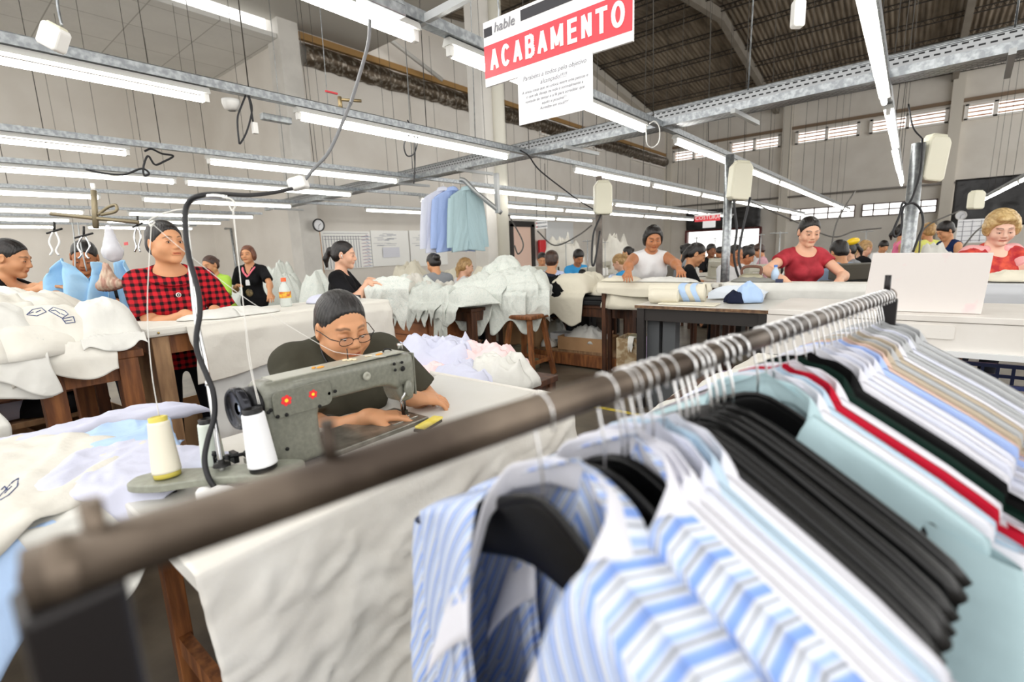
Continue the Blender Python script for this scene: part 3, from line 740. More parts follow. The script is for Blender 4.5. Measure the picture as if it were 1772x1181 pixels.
SKIN['light'] = skin('light_skin', '#e2b295'); SKIN['tan'] = skin('tan_skin', '#cf976f'); SKIN['brown'] = skin('brown_skin', '#b97d57'); SKIN['dark'] = skin('dark_skin', '#8a5a3e'); SKIN['pale'] = skin('pale_skin', '#ebc0aa')
def hairm(name, c, c2): return mat(name, c, rough=.38, col2=c2, cscale=26, aniso=(3, 1, 1), bump=.5, bscale=90, spec=.5)
HAIR = {'black': hairm('black_hair', '#0f0c0b', '#251d1a'), 'brown': hairm('brown_hair', '#33201a', '#4f3528'), 'blonde': hairm('blonde_hair', '#b4915c', '#dcc08c'), 'grey': hairm('greying_hair', '#141110', '#2e2b2a'), 'reddish': hairm('reddish_hair', '#5a3322', '#7f4c33'), 'dblonde': hairm('dark_blonde_hair', '#9a7648', '#c39e68')}
eyew = mat('eye_white', '#e9e4de', .2); iris = mat('dark_iris', '#20130c', .15); lash = mat('dark_lash', '#17100d', .6)
def person(label, head, skin_='tan', hair='black', style='tied', yaw=0, lean=.0, hp=0, hy=0, ht=0, sit=False, g=1.0, top=None, sleeve='short', neck='round', hem=.0, pants=None, hands=None, hints=None, hdirs=None, hd=.0035, h=.009, hh=.0035, hv=1.0, fat=0, vol=1.0, gaze=(0, 0), lids=.5, curl=.5, extra=None, wide=1.0, wrinkle=.006, legs=True, group=None, sh=0.0, hscale=1.0, eyes=True, ntop=0, cutneck=None, hairnoise=.0005, hn=0):
    """head: world place of the head centre. yaw: heading (0 looks along +y). returns dict with root and helper frame"""
    head = np.array(head, float); Rz = rotm(0, 0, yaw)
    Rl = rotm(-lean, 0, 0)                      # leaning forward about x
    hipz = 0.0
    neck0 = Rl@np.array([0, -.01, .47]); hc = neck0+Rl@np.array([0, .012+hn, .06-hn*.8])+rotm(-hp*.6, 0, 0)@np.array([0, .012, .085])
    hips = np.array([0, 0, head[2]-hc[2]])
    if not sit: hips[2] = max(hips[2], .55)
    hcl = hips+hc
    rt = head-Rz@hcl; rt[2] = 0.0
    root = thing('person', tuple(rt), label, 'person', group, rz=yaw)
    toL = lambda w: Rz.T@(np.array(w, float)-rt)
    Rh = rotm(0, 0, hy)@rotm(-hp, 0, 0)@rotm(0, ht, 0)
    hcl = toL(head); J = lambda x, y, z: hips+Rl@np.array([x, y, z])
    gx = g; sw = .158*wide
    def torso(off=0.0):
        f = Field()
        f.ell(hips+[0, -.01, .0], (.165*g+off, .115*g+off, .12+off), k=.05)
        f.ell(J(0, .0, .13), (.125*g+off, .092*g+off, .12), R=Rl, k=.06)
        f.ell(J(0, .0, .29), (.135*(.5+.5*g)*wide+off, .098*(.4+.6*g)+off, .15+off), R=Rl, k=.06)
        f.cap(J(-sw+.02, -.015, .405), J(sw-.02, -.015, .405), .052+off, k=.05)
        for s in (-1, 1):
            f.ell(J(s*.068*wide, .075+.02*(g-1), .27), .058*g**.5+off, k=.04)
            f.cap(J(s*sw*.75, -.02, .42), J(s*.03, -.015, .475), .034+off*.8, .03+off*.5, k=.035)
        return f
    f = torso(0)
    f.cap(J(0, -.012, .44), hcl+Rh@np.array([0, -.022, -.05]), .053+.006*(g-1), .05+fat*.004, k=.025)
    arms = []
    hands = hands or [None, None]; hints = hints or [None, None]; hdirs = hdirs or [None, None]
    cuts = []
    l1, l2 = .275, .235
    for i, s in enumerate((1, -1)):           # right (x+), left
        S0 = J(s*sw*1.03, -.012, .40)
        if hands[i] is None: T = S0+np.array([s*.06, .03+.12*(sit), -.50]) if not sit else S0+np.array([-s*.02, .33, -.27])
        else: T = toL(hands[i])
        hint = np.array([s*.5, -.6, -.5]) if hints[i] is None else np.array(hints[i], float)
        E, T = ik(S0, T, l1, l2, hint); ua = .047*(.45+.55*g)
        f.cap(S0, E, ua, .037*(.5+.5*g), k=.03).cap(E, T, .039*(.5+.5*g), .025, k=.012)
        f.ell(E+(T-E)*.25, (.041*(.5+.5*g),)*3, k=.03)
        d, n = hdirs[i] if hdirs[i] is not None else (unit(T-E)+np.array([0, 0, -.15 if T[2] > .6 else 0]), np.array([0, 0, 1.0]))
        if hdirs[i] is not None: d, n = Rz.T@np.array(d, float), Rz.T@np.array(n, float)
        d = unit(d); n = np.array(n, float)
        if abs(unit(n)@d) > .9: n = np.array([s*1.0, 0, 0])
        arms.append((S0, E, T))
        HF = hand_field(T, d, n, curl=curl, right=(s > 0)); f += HF
        hc_ = T+d*.09; cuts.append((hc_-.125, hc_+.125, hh))
    # legs
    Lf = []
    for s in (-1, 1):
        H_ = hips+np.array([s*.085*g, 0, -.03])
        if sit: Kn = H_+np.array([s*.05, .40, .02]); An = np.array([Kn[0], Kn[1]-.03, .08])
        else: Kn = np.array([H_[0]*1.05, .02, hips[2]*.53]); An = np.array([H_[0]*1.1, -.03, .08])
        Lf.append((H_, Kn, An))
        f.cap(H_, Kn, .075*g, .052, k=.04).cap(Kn, An, .05, .032, k=.02)
        f.cap(An+[0, -.02, -.035], An+[s*.01, .14, -.055], .032, .025, k=.02)
    HFd = head_field(fat=fat); base = len(f.ops)
    f += HFd.shift(Rh*hscale, hcl) if hscale == 1.0 else HFd.shift(Rh, hcl)
    cuts.append((hcl-.135, hcl+.135, hd))
    ch = bands(f, cuts, h)
    def tint(V):
        P = (V-hcl)@Rh; c = head_tint(P); far_ = np.linalg.norm(P, axis=1) > .14; c[far_] = 1
        for (_, _, T) in arms:
            pass
        return c
    body = mesh_obj('body', ch, SKIN[skin_], root, tint=tint)
    # eyes
    if eyes:
        e = MB(); ir = MB(); la = MB()
        for s in (-1, 1):
            c = np.array([s*.031, .0795, -.0005-(.0045 if lids < .3 else 0)]); op = .0022+.0062*lids
            e.ball(Rh@c+hcl, (.0118, .0135, op), 14, R=Rh)
            gz = np.array([gaze[0]*.006, .0125, gaze[1]*.003]); q = c+gz; 
            ir.ball(Rh@q+hcl, (.0052, .0022, min(.0052, op*.95)), 12, R=Rh)
            A = np.linspace(0, PI, 9); pts = [Rh@(c+np.array([math.cos(a)*.0135, .0115-.005*math.cos(a)**2, math.sin(a)*(op+.0008)]))+hcl for a in A]
            la.tube(pts, .0011, 5)
        eo = e.build('eyes', eyew, root, local=True); ir.build('irises', iris, eo, local=True); la.build('eyelashes', lash, root, local=True)
    if hair:
        HF = hair_field(style, vol)
        def dn(V):
            P = (V-hcl)@Rh; a = np.arctan2(P[:, 0], P[:, 1]+.0); q = np.arctan2(P[:, 2], np.hypot(P[:, 0], P[:, 1]))
            if style == 'curly': return .012*(ridge(P[:, 0]*28, P[:, 1]*28, P[:, 2]*28, seed=3)-.5)
            return hairnoise*np.sin(P[:, 0]*430+6*fbm(P[:, 0]*30, P[:, 1]*12, P[:, 2]*12))+.0004*np.sin(a*33+P[:, 2]*60)+.004*(fbm(P[:, 0]*18, P[:, 1]*12, P[:, 2]*18, seed=4)-.5)
        mesh_obj('hair', [HF.shift(Rh, hcl).mesh(max(hd*1.1, .0035))], HAIR[hair], root, disp=dn)
    # clothes
    if top is not None:
        tm = top; off = .010
        c = torso(off)
        if not sit: c.ell(hips+[0, 0, -.06], (.172*g, .125*g, .12), k=.06)
        for i, (S0, E, T) in enumerate(arms):
            r0 = .047*(.45+.55*g)+.012
            if sleeve == 'short': c.cap(S0, S0+(E-S0)*.3, r0, r0, k=.035).cyl(S0+(E-S0)*.1, S0+(E-S0)*.74, r0, r0+.008, k=.012)
            elif sleeve == 'cap': c.cap(S0, S0+(E-S0)*.12, r0, r0, k=.03).cyl(S0, S0+(E-S0)*.40, r0, r0+.004, k=.012)
            elif sleeve == 'mid': c.cap(S0, E, r0, r0, k=.035).cyl(E-(E-S0)*.1, E+(T-E)*.12, r0, r0-.002, k=.02)
            elif sleeve == 'long': c.cap(S0, E, r0, r0-.004, k=.035).cap(E, E+(T-E)*.8, r0-.004, r0-.014, k=.02).cyl(E, E+(T-E)*.93, .04, .034, k=.01)
            elif sleeve == 'none':
                s = 1 if i == 0 else -1; c.ell(S0+np.array([s*.045, 0, -.03]), (.05, .085, .10), k=.008, sub=True)
        c.half((0, 0, hips[2]-.14 if not sit else hips[2]-.06), (0, 0, 1)) if False else None
        nk = J(0, 0, .47)
        if neck == 'round': c.ell(J(0, .01, .50), (.072, .072, .055), R=Rl, k=.004, sub=True)
        elif neck == 'scoop': c.ell(J(0, .05, .475), (.092, .10, .085), R=Rl, k=.004, sub=True)
        elif neck == 'square': c.ell(J(0, .06, .475), (.115, .10, .08), R=Rl, k=.004, sub=True).ell(J(0, -.0, .50), (.1, .09, .06), R=Rl, k=.004, sub=True)
        elif neck == 'v': c.cap(J(0, .02, .49), J(0, .12, .34), .068, .012, k=.004, sub=True)
        elif neck == 'tank':
            c.ell(J(0, .06, .46), (.085, .12, .12), R=Rl, k=.004, sub=True).ell(J(0, -.06, .48), (.08, .10, .08), R=Rl, k=.004, sub=True)
        elif neck == 'back': c.ell(J(0, -.05, .47), (.10, .12, .09), R=Rl, k=.004, sub=True).ell(J(0, .05, .48), (.08, .09, .06), R=Rl, k=.004, sub=True)
        lowz = hips[2]-.16 if not sit else hips[2]-.10
        if not sit: c.half((0, 0, hips[2]-.10), (0, 0, -1))
        def dw(V):
            a = wrinkle*(ridge(V[:, 0]*9, V[:, 1]*9, V[:, 2]*6+V[:, 0]*4, seed=int(abs(head[0]*100)) % 97)-.5)
            return a+wrinkle*.35*(fbm(V[:, 0]*30, V[:, 1]*30, V[:, 2]*18)-.5)
        mesh_obj('blouse', [c.mesh(max(h*.75, .006))], tm, root, disp=dw)
    if pants is not None:
        c = Field().ell(hips+[0, -.01, -.01], (.172*g, .125*g, .12), k=.04)
        for (H_, Kn, An) in Lf: c.cap(H_, Kn, .082*g, .062, k=.04).cyl(Kn, An, .062, .055, k=.02)
        mesh_obj('trousers', [c.mesh(.014)], pants, root, disp=lambda V: .006*(fbm(V[:, 0]*12, V[:, 1]*12, V[:, 2]*8)-.5))
        sb = MB()
        for (H_, Kn, An) in Lf: sb.ball((An[0], An[1]+.06, .045), (.045, .12, .045), 12)
        sb.build('shoes', mat('dark_shoes', '#221f1e', .5), root, local=True)
    return dict(root=root, hcl=hcl, Rh=Rh, J=J, toL=toL, Rz=Rz, rt=rt, arms=arms, hips=hips, Rl=Rl)
# ================================================================ the clothes rail in front
RZ = 1.174
Rn, Rf = atz(112, 984, RZ), atz(1538, 511, RZ)
rd = unit(Rf-Rn); e1 = np.array([rd[1], -rd[0], 0]); RL = np.linalg.norm(Rf-Rn)
def onrail(px, drop=.088):
    lo, hi = -.2, 3.0
    for _ in range(50):
        m = (lo+hi)/2; P = Rn+rd*m-[0, 0, drop]; v = P-CC; x = 886+FPX*(v@CR)/(v@CF)
        if x < px: lo = m
        else: hi = m
    return lo
rackm = mat('scuffed_brown_pipe', '#41372f', .42, .7, col2='#7d7063', cscale=7, cdet=8, clo=.4, chi=.7, bump=.1, bscale=60)
rackb = mat('black_square_tube', '#1a1617', .4, .3)
rack = thing('clothes_rack', (Rn[0], Rn[1], 0), 'long brown metal clothes rack in front, crowded with shirts on hangers', 'clothes rack')
rr = .0137
MB().tube([Rn-rd*.012, Rf+rd*.004], rr, 24).build('rail', rackm, rack)
for P, s in ((Rn, -1), (Rf, 1)):
    b = MB().bar(P+rd*s*(.0)+[0, 0, -1.13], P+[0, 0, -.008], .034, .034); b.build('upright', rackb, rack, bevel=.003)
    MB().ball(P-rd*.0 if s < 0 else P, (.0148, .0148, .0148), 18).build('corner_joint', rackm, rack)
    MB().bar(P-e1*.26+[0, 0, -1.15], P+e1*.26+[0, 0, -1.15], .035, .035).build('foot', rackb, rack, bevel=.003)
MB().bar(Rn+[0, 0, -1.05], Rf+[0, 0, -1.05], .03, .03).build('lower_bar', rackb, rack)
p = Rn+rd*.012; MB().tube([p, p+[0, 0, .027]], .0045, 12).build('peg', rackm, rack)
p = Rn+rd*(onrail(576, 0)); MB().tube([p, p+[0, 0, .036]], .0042, 12).build('peg', rackm, rack)
p = Rf-rd*.02; MB().tube([p, p+[0, 0, .045]], .006, 12).build('peg', rackb, rack)
Mloc = lambda a: a
# hanger
def make_hanger(kind):
    r = thing('coat_hanger', (0, 0, 0), 'x', 'coat hanger')
    hx = np.concatenate([np.linspace(-.232, -.03, 16), np.linspace(-.02, .02, 5), np.linspace(.03, .232, 16)])
    V = []; n = 14
    for x in hx:
        a = abs(x); z1 = np.interp(a, [0, .02, .05, .09, .14, .19, .222, .232], [.006, .003, -.008, -.028, -.054, -.080, -.100, -.112])
        z0 = np.interp(a, [0, .02, .05, .09, .14, .19, .222, .232], [-.060, -.060, -.066, -.080, -.098, -.112, -.124, -.120])
        t = .006+.012*(a/.232)**1.5; y0 = .018*(a/.232)**2
        ring = []
        for k in range(n):
            q = 2*PI*k/n; cy = math.copysign(abs(math.cos(q))**.6, math.cos(q)); cz = math.copysign(abs(math.sin(q))**.5, math.sin(q))
            ring.append((x, y0+cy*t*.5, (z1+z0)/2+cz*(z1-z0)/2))
        V.append(ring)
    V = np.array(V); b = MB(); m = len(hx)
    F = [(i*n+k, (i+1)*n+k, (i+1)*n+(k+1) % n, i*n+(k+1) % n) for i in range(m-1) for k in range(n)]
    b.add(V.reshape(-1, 3), F, 0, True)
    b.f.append(tuple(range(n))[::-1]); b.mi.append(0); b.sm.append(False); b.f.append(tuple((m-1)*n+k for k in range(n))); b.mi.append(0); b.sm.append(False)
    b.build('body', M['black'], r, local=True)
    ed = MB(); pts = [(x, .018*(abs(x)/.232)**2, np.interp(abs(x), [0, .02, .05, .09, .14, .19, .222, .232], [.008, .005, -.006, -.026, -.052, -.078, -.098, -.110])) for x in hx]
    ed.tube(pts, [.0045+.004*(abs(p[0])/.232) for p in pts], 8); ed.build('rim', M['black'], r, local=True)
    A = np.linspace(-.95, PI+.35, 22); R_ = .0172; c = (0, .088-.0035)
    hk = [(0, 0, -.004), (0, 0, .03), (.002, 0, .042)]+[(R_*math.cos(a), 0, c[1]+R_*math.sin(a)) for a in A]
    hk += [(-R_-.001, 0, c[1]-.009)]
    MB().tube(hk, .0017, 8).build('hook', M['chrome'], r, local=True)
    if kind == 'clip':
        for s in (-1, 1):
            MB().box((s*.19, .016, -.128), (.022, .006, .02)).box((s*.19, .022, -.118), (.012, .004, .028)).build('clip', M['chrome'], r, local=True, bevel=.001)
        MB().tube([(-.19, .014, -.125), (.19, .014, -.125)], .0022, 8).build('clip_bar', M['black'], r, local=True)
    return r
# shirt
def shirt_mesh(seed, opened=1.0, thick=.035):
    k = 30; nj = 46; rows = np.linspace(0, 1, nj); out = {}
    zrow = rows*.72
    ek = np.array([(0, .070, .0, .006), (.04, .066, .026, -.03), (.12, .052, .046, -.085), (.22, .034, .055, -.155), (.36, .012*opened, .054, -.25), (.5, -.004, .05, -.35), (1, -.006, .05, -.70)])
    E = np.stack([np.interp(rows, ek[:, 0], ek[:, q]) for q in (1, 2, 3)], 1)
    okk = np.array([(0, .240, .006, -.108), (.15, .246, .004, -.20), (.4, .250, .0, -.33), (1, .262, .0, -.74)])
    O = np.stack([np.interp(rows, okk[:, 0], okk[:, q]) for q in (1, 2, 3)], 1)
    T = np.linspace(0, 1, k)
    def panel(E, O, back, s):
        P = E[:, None]*(1-T[None, :, None])+O[:, None]*T[None, :, None]
        # shoulder seam follows the hanger at the top rows
        w = np.clip(1-rows*5, 0, 1)[:, None]; sh = np.interp(P[..., 0], [0, .05, .09, .14, .19, .222, .25], [.046, .030, .008, -.019, -.046, -.066, -.085])
        P[..., 2] = P[..., 2]*(1-w)+sh*w
        bul = np.sin(PI*np.clip(T, 0, 1))[None]**.7*thick*np.clip(rows*45, 0, 1)[:, None]**.5*(1-.3*rows[:, None])
        y = bul+(.004+.010*rows[:, None])*(2*ridge(P[..., 0]*16+P[..., 2]*5+seed*3.1, P[..., 2]*3.2, 0, seed=seed)-1)*np.clip(rows*6, 0, 1)[:, None]
        P[..., 1] = (-y-.012*np.clip(rows*45, 0, 1)[:, None] if back else P[..., 1]*np.clip(1-T[None]*2.2, 0, 1)+y)
        P[..., 0] *= s; return P
    fr = MB()
    for s in (-1, 1): fr.grid(panel(E, O, False, s), flip=(s > 0))
    Eb = E.copy(); Eb[:, 0] = 0; Eb[:, 1] = 0; Eb[:, 2] = -zrow+.004; B_ = [panel(Eb, O, True, s) for s in (-1, 1)]
    nkz = .006
    for s, P in zip((-1, 1), B_):
        m = np.clip(1-np.abs(P[..., 0])/.072, 0, 1)*np.clip(1-rows*8, 0, 1)[:, None]; P[..., 1] -= .040*m**.5; P[..., 2] += .012*m
        fr.grid(P, flip=(s < 0))
    out['body'] = fr
    # collar ring from front left round the back to front right
    a = np.linspace(-1, 1, 61); aa = np.abs(a); sg = np.sign(a)
    kk = np.array([(0, 0, -.050, .020), (.25, .040, -.040, .018), (.45, .066, -.012, .010), (.58, .069, .012, -.012), (.78, .058, .040, -.060), (1, .042, .054, -.115)])
    Bs = np.stack([sg*np.interp(aa, kk[:, 0], kk[:, 1]), np.interp(aa, kk[:, 0], kk[:, 2]), np.interp(aa, kk[:, 0], kk[:, 3])], 1)
    up = np.stack([-sg*.004, .003+0*a, .030-.010*aa**2], 1); Fd = Bs+up
    outw = np.stack([sg*np.sin(np.clip(aa*1.7, 0, PI/2)), -np.cos(np.clip(aa*1.7, 0, PI/2)), 0*a], 1); outw[aa < .02, 0] = 0
    Lf = Fd+outw*(.020+.014*aa)[:, None]+np.stack([sg*.040*aa**3, .014*aa**3, -.050-.045*aa**3], 1)
    mid = (Fd+Lf)/2+outw*.006+np.array([0, .002*1, .010])
    V = np.linspace(0, 1, 9)[:, None, None]; leaf = (1-V)**2*Fd[None]+2*V*(1-V)*mid[None]+V**2*Lf[None]
    stand = Bs[None]*(1-V)+Fd[None]*V
    out['collar'] = MB().grid(leaf, flip=True).grid(stand)
    # button placket along the right front edge
    pl = MB(); W = np.linspace(0, 1, 4)[None, :, None]
    for s in (-1, 1):
        Pe = E.copy()[4:]; Pe[:, 0] *= s; Pe[:, 1] += .0045+.004; dirx = np.stack([s*(np.ones(len(Pe))), -.12+0*Pe[:, 0], 0*Pe[:, 0]], 1)
        pl.grid(Pe[:, None]+dirx[:, None]*W*.026+np.array([0, .002, 0]), flip=s > 0)
    out['placket'] = pl
    # sleeves
    sl = []
    for s in (-1, 1):
        n = 22; m = 34; q = np.linspace(0, 1, m); C = np.stack([s*(.215+.075*q**.7), .0+0*q-.004, -.125-.56*q], 1)
        th = 2*PI*np.arange(n+1)/n; ax_ = (.052-.010*q); ay = (.024+.006*np.sin(3*q))
        P = np.zeros((m, n+1, 3)); 
        P[..., 0] = C[:, None, 0]+s*ax_[:, None]*np.cos(th)[None]; P[..., 1] = C[:, None, 1]+ay[:, None]*np.sin(th)[None]; P[..., 2] = C[:, None, 2]
        top = np.clip(1-q*7, 0, 1)[:, None]; P[..., 2] += top*(.05-(P[..., 0]*s-.19)*.35)
        f = .006*(2*ridge(q[:, None]*9+np.cos(th)[None]*1.5+seed, th[None]*0+seed, q[:, None]*2, seed=seed+5)-1); P[..., 1] += f*np.sign(np.sin(th))[None]*np.clip(q*5, 0, 1)[:, None]
        sl.append(MB().grid(P, flip=(s > 0)))
    out['sleeves'] = sl
    return out
shirt_protos = {}
def make_shirt(seed, m, mc, opened=1.0, collar=True, thick=.035):
    r = thing('shirt', (0, 0, 0), 'x', 'shirt'); g = shirt_mesh(seed, opened, thick)
    g['body'].build('body_panels', m, r, local=True, solid=.0008)
    if collar: g['collar'].build('collar', mc, r, local=True, solid=.0014)
    g['placket'].build('button_placket', m, r, local=True, solid=.0012)
    for q in g['sleeves']: q.build('sleeve', m, r, local=True)
    return r
def stripe_shirt():
    m = bpy.data.materials.new('blue_striped_shirting'); g = NT(m); out = g.n('ShaderNodeOutputMaterial'); b = g.n('ShaderNodeBsdfPrincipled', Roughness=.75); b.inputs['Specular IOR Level'].default_value = .25; g.l(b.outputs[0], out.inputs[0])
    tc = g.n('ShaderNodeTexCoord'); sp = g.n('ShaderNodeSeparateXYZ'); g.l(tc.outputs['Object'], sp.inputs[0])
    ab = g.n('ShaderNodeMath', _operation='ABSOLUTE'); g.l(sp.outputs[0], ab.inputs[0])
    mz = g.n('ShaderNodeMath', _operation='MULTIPLY'); g.l(sp.outputs[2], mz.inputs[0]); mz.inputs[1].default_value = .55
    ad = g.n('ShaderNodeMath', _operation='ADD'); g.l(ab.outputs[0], ad.inputs[0]); g.l(mz.outputs[0], ad.inputs[1])
    ml = g.n('ShaderNodeMath', _operation='MULTIPLY'); g.l(ad.outputs[0], ml.inputs[0]); ml.inputs[1].default_value = 48
    fr = g.n('ShaderNodeMath', _operation='FRACT'); g.l(ml.outputs[0], fr.inputs[0]); rp = g.n('ShaderNodeValToRGB'); g.l(fr.outputs[0], rp.inputs[0])
    cr = rp.color_ramp; cr.interpolation = 'LINEAR'
    st = [(0, '#d5dcea'), (.08, '#86a6e6'), (.26, '#7c9de2'), (.30, '#d6dbe6'), (.40, '#d9dde7'), (.44, '#6f7789'), (.48, '#d6dbe6'), (.62, '#dfe8f8'), (.68, '#9cb7ea'), (.80, '#a9c0ed'), (.84, '#d9dde7'), (.93, '#656d82'), (.96, '#d6dbe6')]
    cr.elements[0].position = 0; cr.elements[0].color = lin(st[0][1]); cr.elements[1].position = st[1][0]; cr.elements[1].color = lin(st[1][1])
    for p_, c_ in st[2:]: e = cr.elements.new(p_); e.color = lin(c_)
    g.l(rp.outputs[0], b.inputs['Base Color']); return m
FAB = {'stripe': stripe_shirt(), 'white': fabric('white_shirting', '#dcdce4', bump=.2), 'white2': fabric('bluish_white_shirting', '#d3d6e4', bump=.2), 'pale': fabric('pale_blue_shirting', '#b6cbdc', bump=.2),
       'aqua': fabric('pale_aqua_shirting', '#aec7cd', bump=.2), 'red': fabric('red_knit', '#b3132c', bump=.2), 'black': fabric('black_knit', '#09090a', bump=.2), 'green': fabric('dark_green_knit', '#08221b', bump=.2),
       'grey': fabric('light_grey_shirting', '#b3b5b7', bump=.2), 'beige': fabric('beige_shirting', '#b8ab98', bump=.2), 'pink': fabric('peach_shirting', '#d6b8a8', bump=.2), 'blue': fabric('mid_blue_shirting', '#a4b9e6', bump=.2), 'cream': fabric('cream_shirting', '#efe9da', bump=.2)}
hp_ = make_hanger('plain'); hc_p = make_hanger('clip'); pr = [make_shirt(11, FAB['white'], FAB['white']), make_shirt(23, FAB['white'], FAB['white'], .6, thick=.02), make_shirt(37, FAB['white'], FAB['white'], .3, thick=.016)]
protos_used = {hp_.name: False, hc_p.name: False}
for p in pr: protos_used[p.name] = False
for p in [hp_, hc_p]+pr:
    for ch in children_of(p):
        if ch.material_slots and p in pr:
            pass
def use(p, **k):
    if not protos_used[p.name]:
        protos_used[p.name] = True
        for a, v in (('location', k.get('loc')), ('rotation_euler', k.get('rot'))):
            if v is not None: setattr(p, a, v)
        for a in ('label', 'group'):
            if k.get(a): p[a] = k[a]
        return p
    return copy_tree(p, loc=k.get('loc'), rot=k.get('rot'), label=k.get('label'), group=k.get('group'))
base_rz = math.atan2(-e1[1], -e1[0])
slots = [(941, 'stripe', 0, 'plain'), (1047, 'stripe', 0, 'plain'), (1077, 'white', 1, 'plain'), (1086, 'white', 1, 'plain'), (1101, None, 0, 'plain'), (1114, 'white2', 1, 'plain'), (1130, 'pale', 1, 'plain'), (1148, 'white', 1, 'plain'),
  (1176, None, 0, 'clip'), (1188, None, 0, 'clip'), (1198, None, 0, 'clip'), (1207, None, 0, 'clip'), (1229, None, 0, 'clip'), (1240, None, 0, 'clip'), (1252, None, 0, 'clip'), (1267, None, 0, 'clip'),
  (1310, 'aqua', 1, 'plain'), (1325, 'white', 1, 'plain'), (1337, 'pale', 2, 'plain'), (1349, 'red', 2, 'plain'), (1362, 'white', 1, 'plain'), (1376, 'green', 2, 'plain'), (1392, 'black', 1, 'plain'),
  (1408, 'white', 2, 'plain'), (1417, 'white2', 2, 'plain'), (1426, 'white', 2, 'plain'), (1437, 'white2', 1, 'plain'), (1446, 'blue', 2, 'plain'), (1454, 'pink', 2, 'plain'), (1462, 'beige', 2, 'plain'), (1470, 'grey', 2, 'plain'), (1478, 'beige', 2, 'plain'), (1485, 'white', 2, 'plain'),
  (1492, 'grey', 2, 'plain'), (1498, 'grey', 2, 'plain'), (1504, 'white2', 2, 'plain'), (1509, 'grey', 2, 'plain'), (1514, None, 0, 'plain'), (1519, 'grey', 2, 'plain'), (1523, None, 0, 'plain'), (1527, 'grey', 2, 'plain')]
cname = {'stripe': 'blue-striped', 'white': 'plain white', 'white2': 'cool white', 'pale': 'pale blue', 'aqua': 'pale aqua', 'red': 'red', 'black': 'black', 'green': 'dark green', 'grey': 'light grey', 'beige': 'beige', 'pink': 'peach pink', 'blue': 'mid blue'}
ords = lambda n: ('%d%s' % (n, 'th' if 10 <= n % 100 <= 20 else {1: 'st', 2: 'nd', 3: 'rd'}.get(n % 10, 'th')))
cnt = 0; seen = {}
lastS = None
tilt = {}
for qi, (px, fab, v, hk) in enumerate(slots):
    s = onrail(px)
    loc = Rn+rd*s-[0, 0, .0878]
    jit = (rnd.random()-.5)*.10 if s > .25 else 0
    if qi == 0: jit = -.10
    if qi == 1: jit = -.05
    rot = (0, 0, base_rz+jit)
    cnt += 1
    lab = 'black hanger with steel hook, %s along the rail from the near end' % ords(cnt)
    h_ = use(hc_p if hk == 'clip' else hp_, loc=tuple(loc), rot=rot, label=lab+(', empty' if hk == 'clip' else ''), group='hangers on the clothes rack')
    if fab: h_.scale = (.86, .36 if v else .6, 1)
    if fab:
        seen[fab] = seen.get(fab, 0)+1
        o = use(pr[v], loc=tuple(loc-np.array([0, 0, .022])), rot=rot, label='%s shirt on the rack, %s garment from the near end' % (cname[fab], ords(qi+1)), group='shirts on the clothes rack')
        if fab in ('red', 'black', 'green'): o['label'] = '%s knit top on the rack, %s garment from the near end' % (cname[fab], ords(qi+1)); 
        if v > 0: o.scale = (1, .55 if v == 1 else .42, 1)
        for ch in ([c for c in COL.objects if c.parent is o]):
            if ch.type == 'MESH':
                mm = FAB[fab]
                if fab == 'stripe' and ch.name.split(".")[0] == 'collar': mm = FAB['white']
                if ch.data.users > 1 or True:
                    ch.material_slots[0].link = 'OBJECT'; ch.material_slots[0].material = mm
        if cnt in (1,): o['label'] = 'blue-striped shirt with open white collar, nearest on the rack'
        if cnt == 2: o['label'] = 'second blue-striped shirt with white collar, behind the nearest one'
# ================================================================ the sewing station behind the rail
clothm = fabric('unbleached_cotton', '#e0dcd4', '#e6e3dc', bump=.35, scale=9)
TX0, TX1, TY0, TY1, TT = -1.66, -.95, .245, 1.50, .75
tb_ = thing('sewing_table', ((TX0+TX1)/2, (TY0+TY1)/2, 0), 'white topped sewing table carrying the olive grey sewing machine', 'table')
MB().box(((TX0+TX1)/2, (TY0+TY1)/2, TT-.02), (TX1-TX0, TY1-TY0, .04)).build('table_top', M['lam'], tb_, bevel=.006)
for x in (TX0+.1, TX1-.1):
    for y in (TY0+.1, TY1-.1): MB().box((x, y, .355), (.045, .045, .71)).build('leg', M['wood'], tb_, bevel=.003)
MB().bar((TX1-.1, TY0+.1, .22), (TX1-.1, TY1-.1, .22), .03, .06).build('stretcher', M['wood'], tb_)
MB().bar((TX0+.1, TY0+.1, .22), (TX1-.1, TY0+.1, .22), .03, .06).build('stretcher', M['wood'], tb_)
# cloth skirt over the near edge: runs a little onto the top then hangs to the floor with soft diagonal folds
nu, nv = 120, 70; U = np.linspace(0, 1, nu); V = np.linspace(0, 1, nv)
L0, L1 = .16, .70
P = np.zeros((nu, nv, 3)); yy = TY0-.005+(TY1+.01-TY0)*U[:, None]+0*V[None]; dd = V[None]*(L0+L1)+0*U[:, None]
hang = np.clip(dd-L0, 0, None); top = np.clip(L0-dd, 0, None)
wq = fbm(yy*3, hang*3, 0, seed=21)
fold = sstep(0, .45, hang)*(.085*(ridge(yy*2.6-hang*1.8+wq, hang*.8, 0, seed=4)**1.5-.3)+.045*(ridge(yy*7-hang*6+wq*2, hang*3.0, 0, seed=8)**1.5-.4))+.016*sstep(0, .1, hang)*(ridge(yy*9+hang*16+wq*3, hang*14-yy*3, 0, seed=12)**2-.3)
P[..., 0] = TX1-top+.012+np.clip(hang*8, 0, 1)*.006+.10*hang*(1-U[:, None])*.3+fold+.05*sstep(.3, .7, hang)
P[..., 1] = yy+hang*(.05*(1-U[:, None])-.02)
